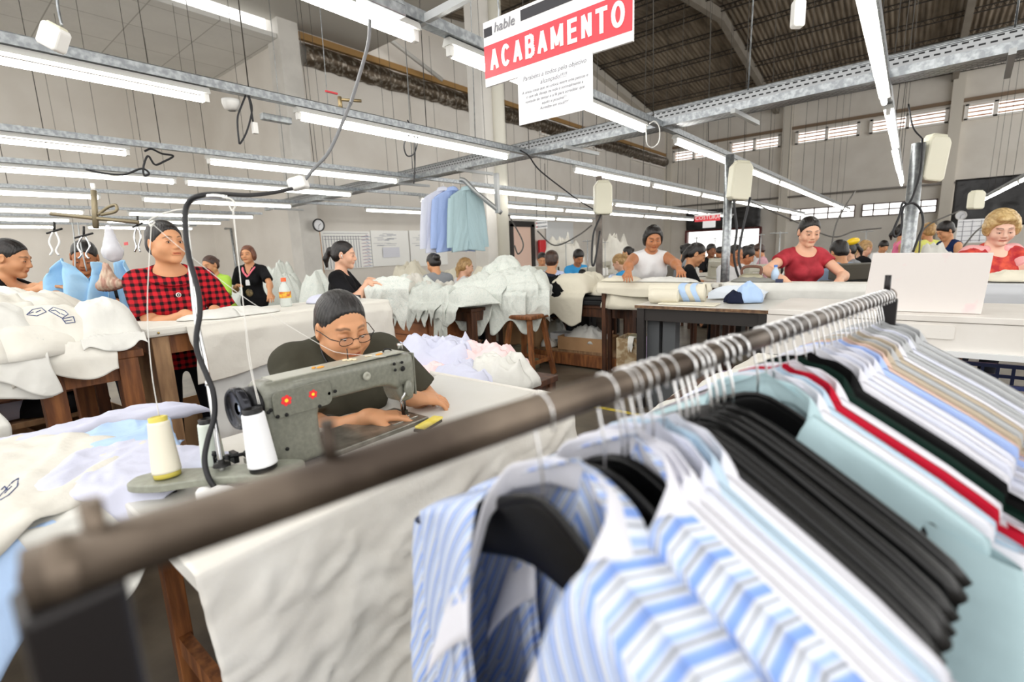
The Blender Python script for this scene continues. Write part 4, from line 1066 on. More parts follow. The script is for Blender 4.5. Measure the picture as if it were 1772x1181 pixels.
P[..., 2] = np.where(dd < L0, TT+.006+.003*fbm(yy*8, top*10, 0, 2), TT+.006-hang-.0*hang)
P[..., 2] += sstep(.6, .7, hang)*.02*(fbm(yy*5, 0, 0, 7)-.5)
MB().grid(P).build('cloth_skirt', clothm, label='off-white cloth hanging down the near side of the sewing table', cat='cloth', solid=.002)
# short skirt round the far end
Yr = np.linspace(0, 1, 30); Vr = np.linspace(0, 1, 40); P = np.zeros((30, 40, 3)); hh_ = Vr[None]*.70+0*Yr[:, None]
P[..., 0] = TX1+.01-.80*Yr[:, None]; P[..., 1] = TY1+.012+.02*sstep(0, .5, hh_)*ridge(Yr[:, None]*5, hh_*2, 0, seed=3); P[..., 2] = TT+.004-hh_
MB().grid(P, flip=True).build('cloth_skirt', clothm, label='off-white cloth hanging at the far end of the sewing table', cat='cloth', solid=.002)
# ---- machine: olive grey hammered paint
olive_p = mat('olive_grey_enamel', '#74756a', .34, .1, col2='#7f8074', cscale=90, cdet=6, bump=.06, bscale=300, coat=.3)
mc = thing('sewing_machine', (-1.30, .75, TT), 'olive grey industrial sewing machine with red flower stickers', 'sewing machine')
XB, XF = -1.225, -1.335  # near (camera) side and far side of the casting
# bed plate
MB().box((-1.305, .775, TT+.006), (.185, .52, .018)).build('bed', mat('worn_steel_bed', '#6c6a62', .3, .5, col2='#98948a', cscale=25, cdet=8, clo=.4, chi=.8), mc, bevel=.003)
MB().box((-1.305, .965, TT+.0165), (.12, .10, .004)).build('slide_plate', mat('bright_steel', '#a7a59d', .25, .8), mc, bevel=.001)
MB().lathe([(0, .0), (.032, .0), (.034, -.002)], (-1.30, .985, TT+.0205), 28).build('throat_plate', mat('bright_steel', '#a7a59d'), mc)
# casting as a smooth solid: foot, column, arm, head
f = Field()
def rbox(f, lo, hi, r, k=.012):
    """rounded block as a bundle of thick capsules"""
    lo, hi = np.array(lo), np.array(hi); f.ops.append(('rb', (lo, hi, r), k, lo-.04, hi+.04, False))
# mesh the casting from loft sections instead
def loft(b, secs, n=28, e=3.2, mi=0):
    """secs: (centre, half width vec, half height vec) superellipse rings"""
    V = []
    for c, u, v in secs:
        c, u, v = map(lambda q: np.array(q, float), (c, u, v))
        for k in range(n):
            a = 2*PI*k/n; ca, sa = math.cos(a), math.sin(a)
            V.append(c+u*math.copysign(abs(ca)**(2/e), ca)+v*math.copysign(abs(sa)**(2/e), sa))
    m = len(secs); F = [(i*n+k, i*n+(k+1) % n, (i+1)*n+(k+1) % n, (i+1)*n+k) for i in range(m-1) for k in range(n)]
    b.add(V, F, mi, True); s0 = b.n-m*n
    b.f.append(tuple(s0+k for k in range(n))[::-1]); b.mi.append(mi); b.sm.append(True); b.f.append(tuple(s0+(m-1)*n+k for k in range(n))); b.mi.append(mi); b.sm.append(True)
hw = .052; xc = -1.277
c = MB()
# column rising and turning into the arm
sec = []
for z, y0, y1, w in ((.762, .515, .675, .056), (.775, .518, .668, .054), (.80, .522, .663, .052), (.85, .522, .661, .051), (.89, .521, .662, .051), (.925, .519, .672, .051), (.945, .518, .69, .051), (.97, .517, .70, .051), (.995, .519, .70, .048), (1.006, .526, .69, .040), (1.010, .545, .67, .022)):
    sec.append(((xc, (y0+y1)/2, z), (w, 0, 0), (0, (y1-y0)/2, 0)))
loft(c, sec, 36, 7)
sec = []
for y, z0, z1, w in ((.60, .905, 1.008, .050), (.66, .912, 1.0075, .050), (.70, .922, 1.007, .048), (.78, .919, 1.006, .046), (.86, .917, 1.005, .045), (.90, .912, 1.004, .046), (.93, .895, 1.003, .047), (.955, .866, 1.002, .047)):
    sec.append(((xc, y, (z0+z1)/2), (w, 0, 0), (0, 0, (z1-z0)/2)))
loft(c, sec, 36, 5)
c.build('arm_casting', olive_p, mc)
h_ = MB(); sec = []
for z, y0, y1, w in ((.836, .952, .992, .036), (.842, .945, .999, .040), (.87, .938, 1.004, .045), (.92, .93, 1.006, .0475), (.97, .93, 1.006, .0475), (.993, .932, 1.003, .046), (1.001, .94, .995, .038)):
    sec.append(((xc, (y0+y1)/2, z), (w, 0, 0), (0, (y1-y0)/2, 0)))
loft(h_, sec, 36, 7); h_.build('head_casting', olive_p, mc)
MB().box((xc, 1.0075, .925), (.084, .006, .15)).build('face_plate', olive_p, mc, bevel=.002)
MB().box((xc, .766, 1.0085), (.07, .42, .005)).build('top_cover', mat('pale_enamel_cover', '#a5a598', .35), mc, bevel=.002)
# thread take-up housing bump on the near side of the head
MB().ball((XB+.006, .965, .888), (.012, .017, .034), 16).build('lever_housing', olive_p, mc)
# side cover with rounded corners and screws, two flower stickers
cv = MB(); pr_ = []
y0, y1, z0, z1, r = .537, .70, .915, .985, .018
for (cy, cz, a0) in ((y1-r, z1-r, 0), (y0+r, z1-r, PI/2), (y0+r, z0+r, PI), (y1-r, z0+r, 3*PI/2)):
    for q in range(6): a = a0+PI/2*q/5; pr_.append((cy+r*math.cos(a), cz+r*math.sin(a)+(cy-.60)*.0))
cv.prism(pr_, XB+.0005, XB+.0035, plane='yz'); cv.build('side_cover', olive_p, mc, bevel=.001)
scr = MB(); spots = [(.531, .942), (.545, .921), (.568, .9195), (.660, .917), (.692, .945), (.712, .946), (.56, .815), (.525, .938), (.92, .982), (.95, .981), (.922, .962), (.952, .960)]
for i, (y, z) in enumerate(spots):
    R = rotm(0, PI/2, 0); MB().lathe([(0, .003), (.0045 if i < 11 else .0075, .003), (.005 if i < 11 else .0085, 0)], (XB+.0005+(.003 if i in (1, 2, 3) else 0), y, z), 14, R=R).build('screw', mat('black_screw', '#141414', .5, .4), mc)
MB().lathe([(0, .002), (.004, .002), (.005, .004), (.012, .004), (.013, 0)], (XB+.001, .818, .966), 22, R=rotm(0, PI/2, 0)).build('oil_cap', mat('pale_enamel_cover', '#a5a598'), mc)
def flower(y, z, s):
    b = MB(); X = XB+.0044
    for k in range(6):
        a = k*PI/3+.3; b.lathe([(0, 0), (.0052*s, 0), (.0052*s, -.0006)], (X, y+.0095*s*math.cos(a), z+.0095*s*math.sin(a)), 16, R=rotm(0, PI/2, 0), smooth=False)
    o = b.build('flower_sticker', mat('sticker_red', '#f0383c', .4), mc, label='red flower sticker with a yellow centre')
    MB().lathe([(0, 0), (.0048*s, 0), (.0048*s, -.0008)], (X+.0008, y, z), 18, R=rotm(0, PI/2, 0), smooth=False).build('sticker_centre', mat('sticker_yellow', '#ffe33a', .4), o)
flower(.572, .957, 1.0); flower(.645, .955, .86)
# hand wheel with belt guard
b = MB(); R = rotm(PI/2, 0, 0); yw = .478
b.lathe([(.0, -.008), (.012, -.010), (.016, -.004), (.040, -.003), (.044, -.010), (.052, -.012), (.055, -.006), (.055, .008), (.050, .014), (.046, .010), (.044, .004), (.016, .004)], (xc, yw, .952), 40, R=R)
b.build('hand_wheel', mat('polished_black_iron', '#33343a', .22, .7), mc)
b = MB(); b.lathe([(.040, 0), (.046, .004), (.046, .024), (.040, .026), (.040, .04), (0, .04)], (xc, .525, .955), 36, R=R); b.build('pulley', mat('dark_pulley', '#202022', .35, .5), mc)
b = MB().tube([(xc, yw, .952), (xc, .53, .952)], .009, 12); b.build('shaft', M['chrome'], mc)
# needle bar, presser foot, lever, take-up, thread posts
b = MB().tube([(-1.285, .983, .84), (-1.285, .983, .792)], .0045, 10); b.build('needle_bar', M['chrome'], mc)
MB().tube([(-1.285, .983, .795), (-1.285, .983, .772)], .0012, 6).build('needle', M['chrome'], mc)
b = MB().tube([(-1.272, .985, .84), (-1.272, .985, .79)], .0042, 10).box((-1.275, .985, .785), (.018, .012, .016)).box((-1.285, .992, .7755), (.016, .03, .004)); b.build('presser_foot', mat('dark_chrome', '#4c4a47', .3, .9), mc)
b = MB().tube([(XB+.002, .955, .885), (XB+.006, .945, .87), (XB+.002, .93, .845)], .004, 8); b.build('presser_lever', M['chrome'], mc)
b = MB().lathe([(.006, 0), (.006, .012), (.0085, .012), (.0085, .022), (.010, .024), (.010, .030), (0, .032)], (xc+.005, .985, 1.001), 16); b.build('pressure_screw', M['chrome'], mc)
b = MB().tube(smoothpts([(xc-.01, .93, 1.005), (xc-.01, .93, 1.016), (xc-.01, .94, 1.02), (xc-.01, .955, 1.016), (xc-.01, .965, 1.006)]), .0028, 8); b.build('thread_hook', M['darkmetal'], mc)
b = MB().tube([(xc, .795, 1.008), (xc, .795, 1.048)], .0016, 8); b.build('thread_pin', M['darkmetal'], mc)
b = MB()
for y, x, r in ((.80, xc, .006), (.81, xc+.01, .005), (.79, xc-.01, .005), (.805, xc-.008, .006), (.86, xc, .004), (.87, xc+.004, .004)): b.ball((x, y, 1.013), (r*1.6, r*1.6, r*.6), 10)
b.build('thread_wad', mat('loose_thread', '#e9d9b8', .9), mc)
b = MB().ball((xc+.01, .70, 1.013), (.007, .012, .003), 10).ball((xc+.008, .90, 1.012), (.006, .014, .003), 10).ball((xc, .685, 1.013), (.005, .006, .003), 10); b.build('thread_wad', mat('orange_thread', '#e9a13c', .9), mc)
for ch in [c for c in COL.objects if c.parent is mc or (c.parent and c.parent.parent is mc)]:
    vv = [(v, v.co.z) for v in ch.data.vertices] if ch.name.split('.')[0] not in ('throat_plate',) else []
    for v, z in vv:
        if z > .08: v.co.z = z-.013*min(1, (z-.08)/.08)
# black rubber foot pad under column; bobbin winder at left
MB().box((XB+.012, .59, TT+.008), (.03, .15, .016)).build('foot_pad', M['rubber'], mc, bevel=.004)
bw = MB(); q = np.array([-1.335, .455, TT])
bw.lathe([(0, .022), (.030, .020), (.034, .012), (.034, 0)], q, 24).tube([q+[0, 0, .02], q+[0, 0, .06]], .006, 10).tube([q+[-.02, -.02, .05], q+[.03, .05, .056]], .005, 8).tube([q+[-.028, -.02, .03], q+[-.028, -.02, .07]], .004, 8).box(q+[-.01, .02, .045], (.03, .012, .028))
bw.ball(q+[-.02, -.02, .064], .008, 10).ball(q+[.02, .04, .054], .010, 10)
bw.build('bobbin_winder', mat('black_machine_part', '#18181a', .35, .5), label='small black bobbin winder on the table left of the machine', cat='bobbin winder')
# yellow folded label and black magnet at the bed end
yl = MB().box((-1.172, 1.0, TT+.014), (.036, .11, .008), rz=.25); yl.build('yellow_tape', mat('yellow_tape', '#e6cf45', .6, col2='#f0de74', cscale=30), label='yellow measuring tape folded beside the needle plate', cat='tape', bevel=.002)
MB().box((-1.172, .995, TT+.005), (.036, .11, .008), rz=.25).build('magnet_bar', M['black'], label='flat black block under the yellow tape', cat='magnet')
for (px, py) in ((664, 771), (584, 797)): p = atz(px, py, TT); MB().lathe([(0, .001), (.009, .001), (.010, 0)], p+[0, 0, .0005], 18).build('hole_plug', mat('brown_plug', '#5c4a3c', .5), label='small brown round plug in the tabletop near pixel edge' if False else ('brown round plug in the white tabletop, %s of the two' % ('right' if px > 600 else 'left')), cat='plug')
# seam ripper / tweezers
p0_, p1_ = atz(565, 734, TT+.006), atz(622, 728, TT+.006)
tw = thing('scissors', tuple((p0_+p1_)/2), 'steel thread snips lying on the table behind the machine column', 'scissors')
dv = unit(p1_-p0_); nn = np.array([-dv[1], dv[0], 0])
for s in (-1, 1): MB().tube([p0_+nn*s*.008, (p0_+p1_)/2+nn*s*.008, p1_], [.004, .004, .001], 8).build('blade', M['chrome'], tw)
# red handled scissors on the clothes behind the cones
sc = thing('scissors', tuple(atd(345, 785, 1.5)), 'red and black scissor handles poking out behind the thread cone', 'scissors')
b = MB(); bb = MB()
for dy, lg in ((0, .05), (-.014, .035)):
    a = atd(316, 791+dy*900, 1.5); c2 = a+np.array([CR[0], CR[1], 0])*.075
    b.tube(smoothpts([a, (a+c2)/2+[0, 0, .004], c2], 4), [.006]*9, 8, flat=.6); bb.tube(smoothpts([a-[0, 0, .006], (a+c2)/2-[0, 0, .005], c2-[0, 0, .006]], 4), .005, 8)
b.build('handle_grip', M['red'], sc); bb.build('handle_core', M['black'], sc)
# ---- thread stand
SB = np.array([-1.285, .41, .80])
ts = thing('thread_stand', tuple(SB-[0, 0, .05]), 'olive grey thread stand with a tall bent pole beside the machine', 'thread stand')
A, B = atd(268, 836, 1.17), atd(487, 806, 1.21); A[2] = B[2] = .80; Cc = (A+B)/2; ud = unit(B-A); nd = np.array([-ud[1], ud[0], 0]); Ls = np.linalg.norm(B-A)/2
out_ = []; n = 72
for k in range(n):
    a = 2*PI*k/n; x = (Ls+.052)*math.cos(a); lobe = .052*(abs(math.cos(a))**.0); w = .052 if abs(x) > Ls*.75 else .052-.018*(1-(abs(x)/(Ls*.75))**2)
    y = math.copysign(min(abs(math.sin(a))**.55, 1), math.sin(a))*w
    out_.append(tuple(Cc[:2]+ud[:2]*x+nd[:2]*y))
MB().prism(out_, .780, .80, plane='xy').build('base_plate', mat('olive_stand_enamel', '#8d8f82', .4, col2='#999b8e', cscale=60), ts, bevel=.004)
pole_pts = [Cc+[0, 0, -.2], Cc+[0, 0, .0], atd(357, 640, 1.205), atd(341, 560, 1.21), atd(331, 470, 1.215), atd(323, 400, 1.22), atd(322, 362, 1.22), atd(334, 346, 1.22), atd(365, 340, 1.22), atd(392, 342, 1.23)]
pole_pts[1] = atd(383, 806, 1.20); pole_pts[0] = pole_pts[1]-[0, 0, .3]
MB().tube(smoothpts(pole_pts, 8), .0062, 14).build('pole', M['chrome'], ts)
MB().tube([atd(362, 668, 1.205), atd(361, 660, 1.205)], .0085, 14).build('pole_collar', M['chrome'], ts)
MB().lathe([(.02, 0), (.018, .006), (.008, .008), (.0065, .016)], atd(384, 806, 1.2)-[0, 0, .0], 20).build('pole_socket', M['darkmetal'], ts)
wm = mat('white_wire', '#dcdad4', .4)
MB().tube(smoothpts([atd(326, 362, 1.22), atd(300, 365, 1.22), atd(268, 376, 1.21), atd(258, 384, 1.21), atd(262, 392, 1.21), atd(268, 384, 1.21)], 6), .0022, 8).build('thread_guide', wm, ts)
MB().tube(smoothpts([atd(385, 342, 1.22), atd(400, 345, 1.22), atd(407, 355, 1.22), atd(402, 365, 1.22), atd(397, 355, 1.22), atd(400, 350, 1.22)], 6), .0022, 8).build('thread_guide', wm, ts)
def cone(base, h, r0, r1, mth, mcore, lab, tilt=(0, 0), name='thread_cone'):
    r = thing(name, tuple(base), lab, 'thread cone'); R = rotm(tilt[0], tilt[1], 0)
    prof = [(r0*.97, .012)]+[(r0+(r1-r0)*q, .012+(h-.022)*q) for q in np.linspace(0, 1, 26)]+[(r1*.8, h-.008)]
    prof = [(a+.0004*(i % 2), z) for i, (a, z) in enumerate(prof)]
    MB().lathe(prof, (0, 0, 0), 40, R=R).build('wound_thread', mth, r, local=True)
    MB().lathe([(0, 0), (r0*.92, 0), (r0*.93, .013), (r0*.9, .014)], (0, 0, 0), 32, R=R).build('core_foot', mcore, r, local=True)
    MB().lathe([(r1*.86, h-.012), (r1*.9, h+.002), (r1*.62, h+.004), (r1*.6, h-.02)], (0, 0, 0), 32, R=R).build('core_tip', mcore, r, local=True)
    MB().tube([(0, 0, -.01), R@np.array([0, 0, h*.5])], .003, 8).build('spindle', M['darkmetal'], r, local=True)
    return r
thw = mat('white_thread', '#f4f5f8', .7, bump=.3, bscale=20, aniso=(1, 1, 30)); thc = mat('cream_thread', '#efe9d6', .7, bump=.3, bscale=20, aniso=(1, 1, 30)); thg = mat('pale_green_thread', '#dde6dc', .7, bump=.3, bscale=20, aniso=(1, 1, 30))
cb = atd(290, 822, 1.17); cb[2] = .802; cone(cb, .142, .030, .022, thc, mat('yellow_core', '#d9c95a', .5), 'cream thread cone with yellow core on the left of the stand', (-.03, -.12))
cb = atd(456, 808, 1.19); cb[2] = .802; cone(cb, .150, .0335, .025, thw, M['black'], 'bright white thread cone with black core on the right of the stand', (.03, -.06))
cb = atd(371, 806, 1.33); cb[2] = .752; cone(cb, .135, .029, .023, thg, M['black'], 'pale green thread cone standing behind the chrome pole', (0, -.03))
# thread lines and the thick black power cord winding round the pole
thm = mat('taut_thread', '#e8e6e0', .8)
def thread(pts, lab, r=.0009, n=8): return MB().tube(smoothpts(pts, n), r, 5).build('thread', thm, label=lab, cat='thread')
thread([atd(275, 720, 1.17)+[0, 0, .0], atd(262, 640, 1.18), atd(255, 530, 1.19), atd(262, 384, 1.21)], 'loose white thread rising from the cream cone past the plaid shirt', .0011)
thread([atd(447, 700, 1.19), atd(430, 620, 1.2), atd(420, 520, 1.2), atd(402, 362, 1.22)], 'pair of white threads rising from the white cone', .0010)
thread([atd(450, 700, 1.19), atd(436, 640, 1.2), atd(418, 500, 1.2), atd(404, 362, 1.22)], 'second white thread rising from the white cone', .0009)
thread([atd(264, 388, 1.21), atd(320, 436, 1.23), atd(430, 520, 1.28), atd(560, 600, 1.36), atd(592, 612, 1.38)], 'straight white thread running from the wire guide to the machine pin', .0008)
thread([atd(592, 612, 1.38), atd(640, 616, 1.45), atd(668, 618, 1.5)], 'short taut thread on top of the machine arm', .0008)
cable([atd(606, 180, 1.8), atd(572, 258, 1.78), atd(545, 290, 1.76), atd(524, 316, 1.75)], .006, 'grey cord coming down to the white plug adapter', mat('grey_cord', '#77787a', .5))
cable([atd(640, 35, 1.95), atd(637, 75, 1.92), atd(622, 130, 1.88), atd(608, 175, 1.82), atd(606, 180, 1.8)], .007, 'grey braided hose hanging from the ceiling rail near the sign', mat('grey_cord', '#77787a'))
cord = [atd(505, 327, 1.7), atd(470, 334, 1.6), atd(430, 338, 1.45), atd(385, 336, 1.3), atd(350, 338, 1.21), atd(328, 348, 1.205), atd(320, 375, 1.205), atd(326, 440, 1.2), atd(342, 500, 1.19), atd(346, 540, 1.19), atd(340, 580, 1.185), atd(342, 610, 1.185), atd(358, 650, 1.18), atd(369, 680, 1.18), atd(371, 720, 1.18), atd(360, 760, 1.17), atd(354, 795, 1.16), atd(360, 825, 1.15), atd(372, 845, 1.15)]
cable(cord, .0062, 'thick black power cord wound along the chrome pole', M['rubber'])
# knotted white rag under the stand
f = Field()
K_ = atd(375, 868, 1.12)
for i in range(7):
    a = i*.9; f.ell(K_+np.array([.022*math.cos(a), .026*math.sin(a), .012*math.sin(a*2.3)]), (.026, .018, .016), R=rotm(a, a*.7, a), k=.008)
f.cap(K_, K_+[0, -.03, -.10], .022, .035, k=.02).cap(K_+[.0, .02, 0], K_+[.02, .09, -.06], .02, .03, k=.02)
mesh_obj('knotted_rag', [f.mesh(.0045)], fabric('white_rag', '#e9e8e6'), disp=lambda V: .006*(ridge(V[:, 0]*40, V[:, 1]*40, V[:, 2]*30, seed=3)-.5), label='white knotted rag tied under the thread stand', cat='rag')
cable([atd(302, 850, 1.2), atd(306, 868, 1.2), atd(312, 885, 1.2)], .005, 'black strap end hanging below the thread stand')
# ================================================================ cloth in heaps, draped garments, tables
printm = bpy.data.materials.new('printed_greenish_cotton')
def print_mat(name, base, ink, scale, thr):
    m = bpy.data.materials.new(name); g = NT(m); out = g.n('ShaderNodeOutputMaterial'); b = g.n('ShaderNodeBsdfPrincipled', Roughness=.85); b.inputs['Specular IOR Level'].default_value = .2; g.l(b.outputs[0], out.inputs[0])
    tc = g.n('ShaderNodeTexCoord'); v = g.n('ShaderNodeTexVoronoi', Scale=scale); v.feature = 'DISTANCE_TO_EDGE'; nz = g.n('ShaderNodeTexNoise', Scale=scale*.6, Detail=3)
    g.l(tc.outputs['Object'], nz.inputs[0]); mx = g.n('ShaderNodeMix', _data_type='RGBA', Factor=.3); g.l(tc.outputs['Object'], mx.inputs[6]); g.l(nz.outputs[1], mx.inputs[7]); g.l(mx.outputs[2], v.inputs[0])
    r = g.n('ShaderNodeValToRGB'); g.l(v.outputs[0], r.inputs[0]); r.color_ramp.elements[0].position = thr; r.color_ramp.elements[0].color = lin(ink); r.color_ramp.elements[1].position = thr+.05; r.color_ramp.elements[1].color = lin(base)
    g.l(r.outputs[0], b.inputs['Base Color']); n2 = g.n('ShaderNodeTexNoise', Scale=16, Detail=4); g.l(tc.outputs['Object'], n2.inputs[0]); bp = g.n('ShaderNodeBump', Strength=.3, Distance=.02); g.l(n2.outputs[0], bp.inputs['Height']); g.l(bp.outputs[0], b.inputs['Normal'])
    return m
PF = print_mat('pale_green_print', '#dcdfd8', '#bfcac4', 26, .012)
CL = {'white': fabric('heap_white', '#dddcd6', '#d4d3cd', bump=.3), 'ivory': fabric('heap_ivory', '#dedbd2', '#d8d4ca', bump=.3), 'cream': M['cream_f'], 'print': PF, 'lilac': fabric('lilac_white_cotton', '#cfd1e3', bump=.25), 'blue': fabric('light_blue_cotton', '#b3cdf0', bump=.25), 'sky': fabric('sky_blue_cotton', '#9fcbec', '#b0d6f2', bump=.25),
      'black': fabric('heap_black', '#0c0c0e', bump=.3), 'grey': fabric('heap_grey', '#8b8b86', bump=.3), 'pink': fabric('pale_pink_cotton', '#f2d6d6', bump=.25), 'mauve': fabric('mauve_cotton', '#b9a3c4', bump=.25), 'navy': fabric('heap_navy', '#1d2236', bump=.3), 'ecru': fabric('ecru_cotton', '#d4d0c7', bump=.3), 'khaki': fabric('khaki_cotton', '#77735f', bump=.3)}
def drape(O, a, b, W, Lt, Lh, m, name='garment', label=None, cat='garment', group=None, seed=0, mound=.06, fold=.035, hem=.35, nu=50, nv=60, th=.0025, taper=0., base=.006, r=.03, sag=0., fs=1.0):
    """cloth lying inward (b) from the edge O + a*u and hanging down over it"""
    O, a, b = np.array(O, float), unit(a), unit(b); U = np.linspace(-.5, .5, nu)[:, None]; V = np.linspace(0, 1, nv)[None]
    lh = Lh*(1-hem*(.5+.5*np.sin(U*7+seed*1.7))*(.6+.8*vn(U*5, 0, 0, seed)))+0*V
    s = V*(Lt+lh); on = np.clip(Lt-s, 0, None); hg = np.clip(s-Lt, 0, None)
    w = W*(1-taper*sstep(0, 1, hg/max(Lh, .01))*.8)
    x = U*w+.03*(vn(V*4, U*2, 0, seed+3)-.5)
    ed = sstep(0, .08, Lt-s)*np.where(Lt > 0, 1, 0)
    rd1 = ridge((x*5+s*2.2)*fs+seed, s*2.0*fs, seed*.7, seed=seed); rd2 = ridge((x*10-s*4)*fs, s*6*fs+seed, 0, seed=seed+9)
    env = np.clip(1-(2*np.abs(U))**4, 0, 1)*np.clip(np.minimum(s*10, 1), 0, 1)**.5
    rd3 = ridge((x*19+s*9)*fs, (s*13-x*5)*fs, 0, seed=seed+15)**2
    up = base+env*(mound*ed*(.4+.6*np.sin(np.clip(on/max(Lt, .01), 0, 1)*PI))+fold*(1.0*rd1**1.5+.6*rd2**1.5+.35*rd3)*np.clip(ed+.3, 0, 1))
    out = r*.4+sstep(0, .06, hg)*(.012+fold*(1.3*rd1**1.5+.35*rd2))+mound*.3*sstep(0, .02, hg)*0
    P = O[None, None]+a*x[..., None]+b*(on-out*(hg > 0)-.0)[..., None]+np.array([0, 0, 1.])*(np.where(hg > 0, base+up*np.exp(-hg*14)-hg, up))[..., None]
    return MB().grid(P).build(name, m, label=label, cat=cat, group=group, solid=th)
def heap(c, rx, ry, h, m, name='garment', label=None, cat='garment', group=None, seed=0, rz=0, fold=.4, n=56, fs=1.0, edge=.0, irr=.25):
    """crumpled cloth lump"""
    T = np.linspace(0, 2*PI, n+1)[:, None]; R_ = np.linspace(0, 1, 34)[None]
    out = 1+irr*(vn(np.cos(T)*1.6+9, np.sin(T)*1.6+9, 0, seed)*2-1)+.08*np.sin(T*5+seed)
    x = R_*rx*out*np.cos(T); y = R_*ry*out*np.sin(T)
    base = np.clip(1-R_**2.4, 0, 1)**.75
    k = 5.0*fs
    wx = x+.05*(vn(x*6, y*6, 0, seed+4)-.5); wy = y+.05*(vn(x*6, y*6, 3, seed+5)-.5)
    f1 = ridge(wx*k*1.2+wy*k*.4+seed, wy*k*.6, 0, seed=seed, oct=2); f2 = ridge(wy*k*2.1-wx*k, wx*k*1.4, 0, seed=seed+2)
    z = h*(base*(1-fold)+base**.5*fold*(.9*f1**1.3+.42*f2))+.012*base*ridge(x*22+y*9, y*20-x*6, 0, seed=seed+6)+.004-edge*sstep(.8, 1, R_)
    sw = .012*(f2-.5)
    ca, sa = math.cos(rz), math.sin(rz)
    P = np.stack([c[0]+(x+sw)*ca-y*sa, c[1]+(x+sw)*sa+y*ca, c[2]+z], -1)
    return MB().grid(P, flip=True).build(name, m, label=label, cat=cat, group=group, solid=.003)
def table(name, x0, x1, y0, y1, z, label, m=None, mt=None, leg=.06, th=.035, inset=.04, legs=None, rails=True, cat='table', z0=0):
    t = thing(name, ((x0+x1)/2, (y0+y1)/2, z0), label, cat); m = m or M['wood']
    MB().box(((x0+x1)/2, (y0+y1)/2, z-th/2), (x1-x0, y1-y0, th)).build('table_top', mt or m, t, bevel=.004)
    for (x, y) in legs or [(a, b) for a in (x0+inset, x1-inset) for b in (y0+inset, y1-inset)]:
        MB().box((x, y, (z-th+z0)/2), (leg, leg, z-th-z0)).build('leg', m, t, bevel=.004)
    if rails:
        for y in (y0+inset, y1-inset): MB().box(((x0+x1)/2, y, z-th-.05), (x1-x0-2*inset, leg*.5, .09)).build('apron', m, t)
        for x in (x0+inset, x1-inset): MB().box((x, (y0+y1)/2, z-th-.05), (leg*.5, y1-y0-2*inset, .09)).build('apron', m, t)
    return t
# ---- left pile table and its heap of white printed shirts
t1 = table('work_table', -3.45, -2.68, -.7, .64, .93, 'rough brown wooden table under the heap of printed white shirts', legs=[(-2.72, .32), (-2.72, .58), (-3.3, .1), (-3.38, .52), (-2.72, -.45), (-3.38, -.6)], leg=.075)
MB().box((-3.1, .0, .36), (.7, 1.2, .03)).build('lower_shelf', M['wood_d'], t1)
XM, YM = np.array([0, 1., 0]), np.array([-1., 0, 0])
logo = mat('blue_print_ink', '#3a4a78', .8)
def shirtpile(c, rx, ry, h, n, seed, cols, lab, group, zstep=.03, hang=None):
    for i in range(n):
        r_ = random.Random(seed+i*7); q = i/max(n-1, 1); a = r_.random()*6.28
        cc = (c[0]+math.cos(a)*rx*.45*(1-q*.6), c[1]+math.sin(a)*ry*.45*(1-q*.6), c[2]+zstep*i)
        heap(cc, rx*(.62-.18*q), ry*(.62-.18*q), h*(.75+.3*r_.random()), CL[cols[i % len(cols)]], seed=seed+i, rz=r_.random()*3, label=lab, group=group, fs=1.3)
shirtpile((-3.05, .12, .935), .44, .62, .17, 9, 50, ['white', 'ivory'], 'crumpled white cotton shirt in the big heap on the left table', 'white shirts heaped on the left table', zstep=.022)
shirtpile((-3.0, -.45, .935), .4, .4, .16, 4, 80, ['white', 'ivory'], 'crumpled white cotton shirt at the left end of the heap', 'white shirts at the left end of the heap', zstep=.02)
for i, (y, W, Lt, Lh, col) in enumerate(((.02, .55, .40, .17, 'white'), (.36, .34, .36, .14, 'ivory'), (.54, .24, .30, .06, 'white'), (-.22, .42, .35, .34, 'ecru'), (.18, .30, .3, .21, 'white'))):
    drape((-2.66, y, .945+.012*i), XM, YM, W, Lt, Lh, CL[col], seed=60+i, mound=.13, fold=.03, hem=.4, base=.02, label='white shirt %s hanging over the edge of the left table' % ['at the corner', 'with a wide hem', 'by the wooden leg', 'lowest', 'in the middle'][i], group=None)
drape((-2.60, -.12, .78), XM, YM, .55, .02, .30, CL['white'], seed=75, mound=.0, fold=.025, hem=.5, label='white sheet hanging lowest under the left heap', cat='cloth')
# printed emblem boxes on the shirts: ink outlines lying on top
def inkbox(px, py, d, w, h, tilt, lab):
    c = atd(px, py, d); r = unit(CR); u = unit(CU*.8+np.array([0, 0, .3])); n_ = unit(np.cross(r, u)); r2 = r*math.cos(tilt)+u*math.sin(tilt); u2 = u*math.cos(tilt)-r*math.sin(tilt)
    W, H_ = w/FPX*d/2, h/FPX*d/2; b = MB(); q = [c+r2*W*i+u2*H_*j for i, j in ((-1, -1), (1, -1), (1, 1), (-1, 1), (-1, -1))]
    b.tube(q, .0012, 5)
    b.tube([c-r2*W*.8+u2*0, c-r2*W*.4+u2*H_*.3], .004, 6); b.tube([c+r2*W*.4-u2*H_*.3, c+r2*W*.8], .004, 6)
    b.tube([c-r2*W*.2, c+r2*W*.1+u2*H_*.2, c+r2*W*.3], .0015, 5)
    b.build('printed_emblem', logo, label=lab, cat='print')
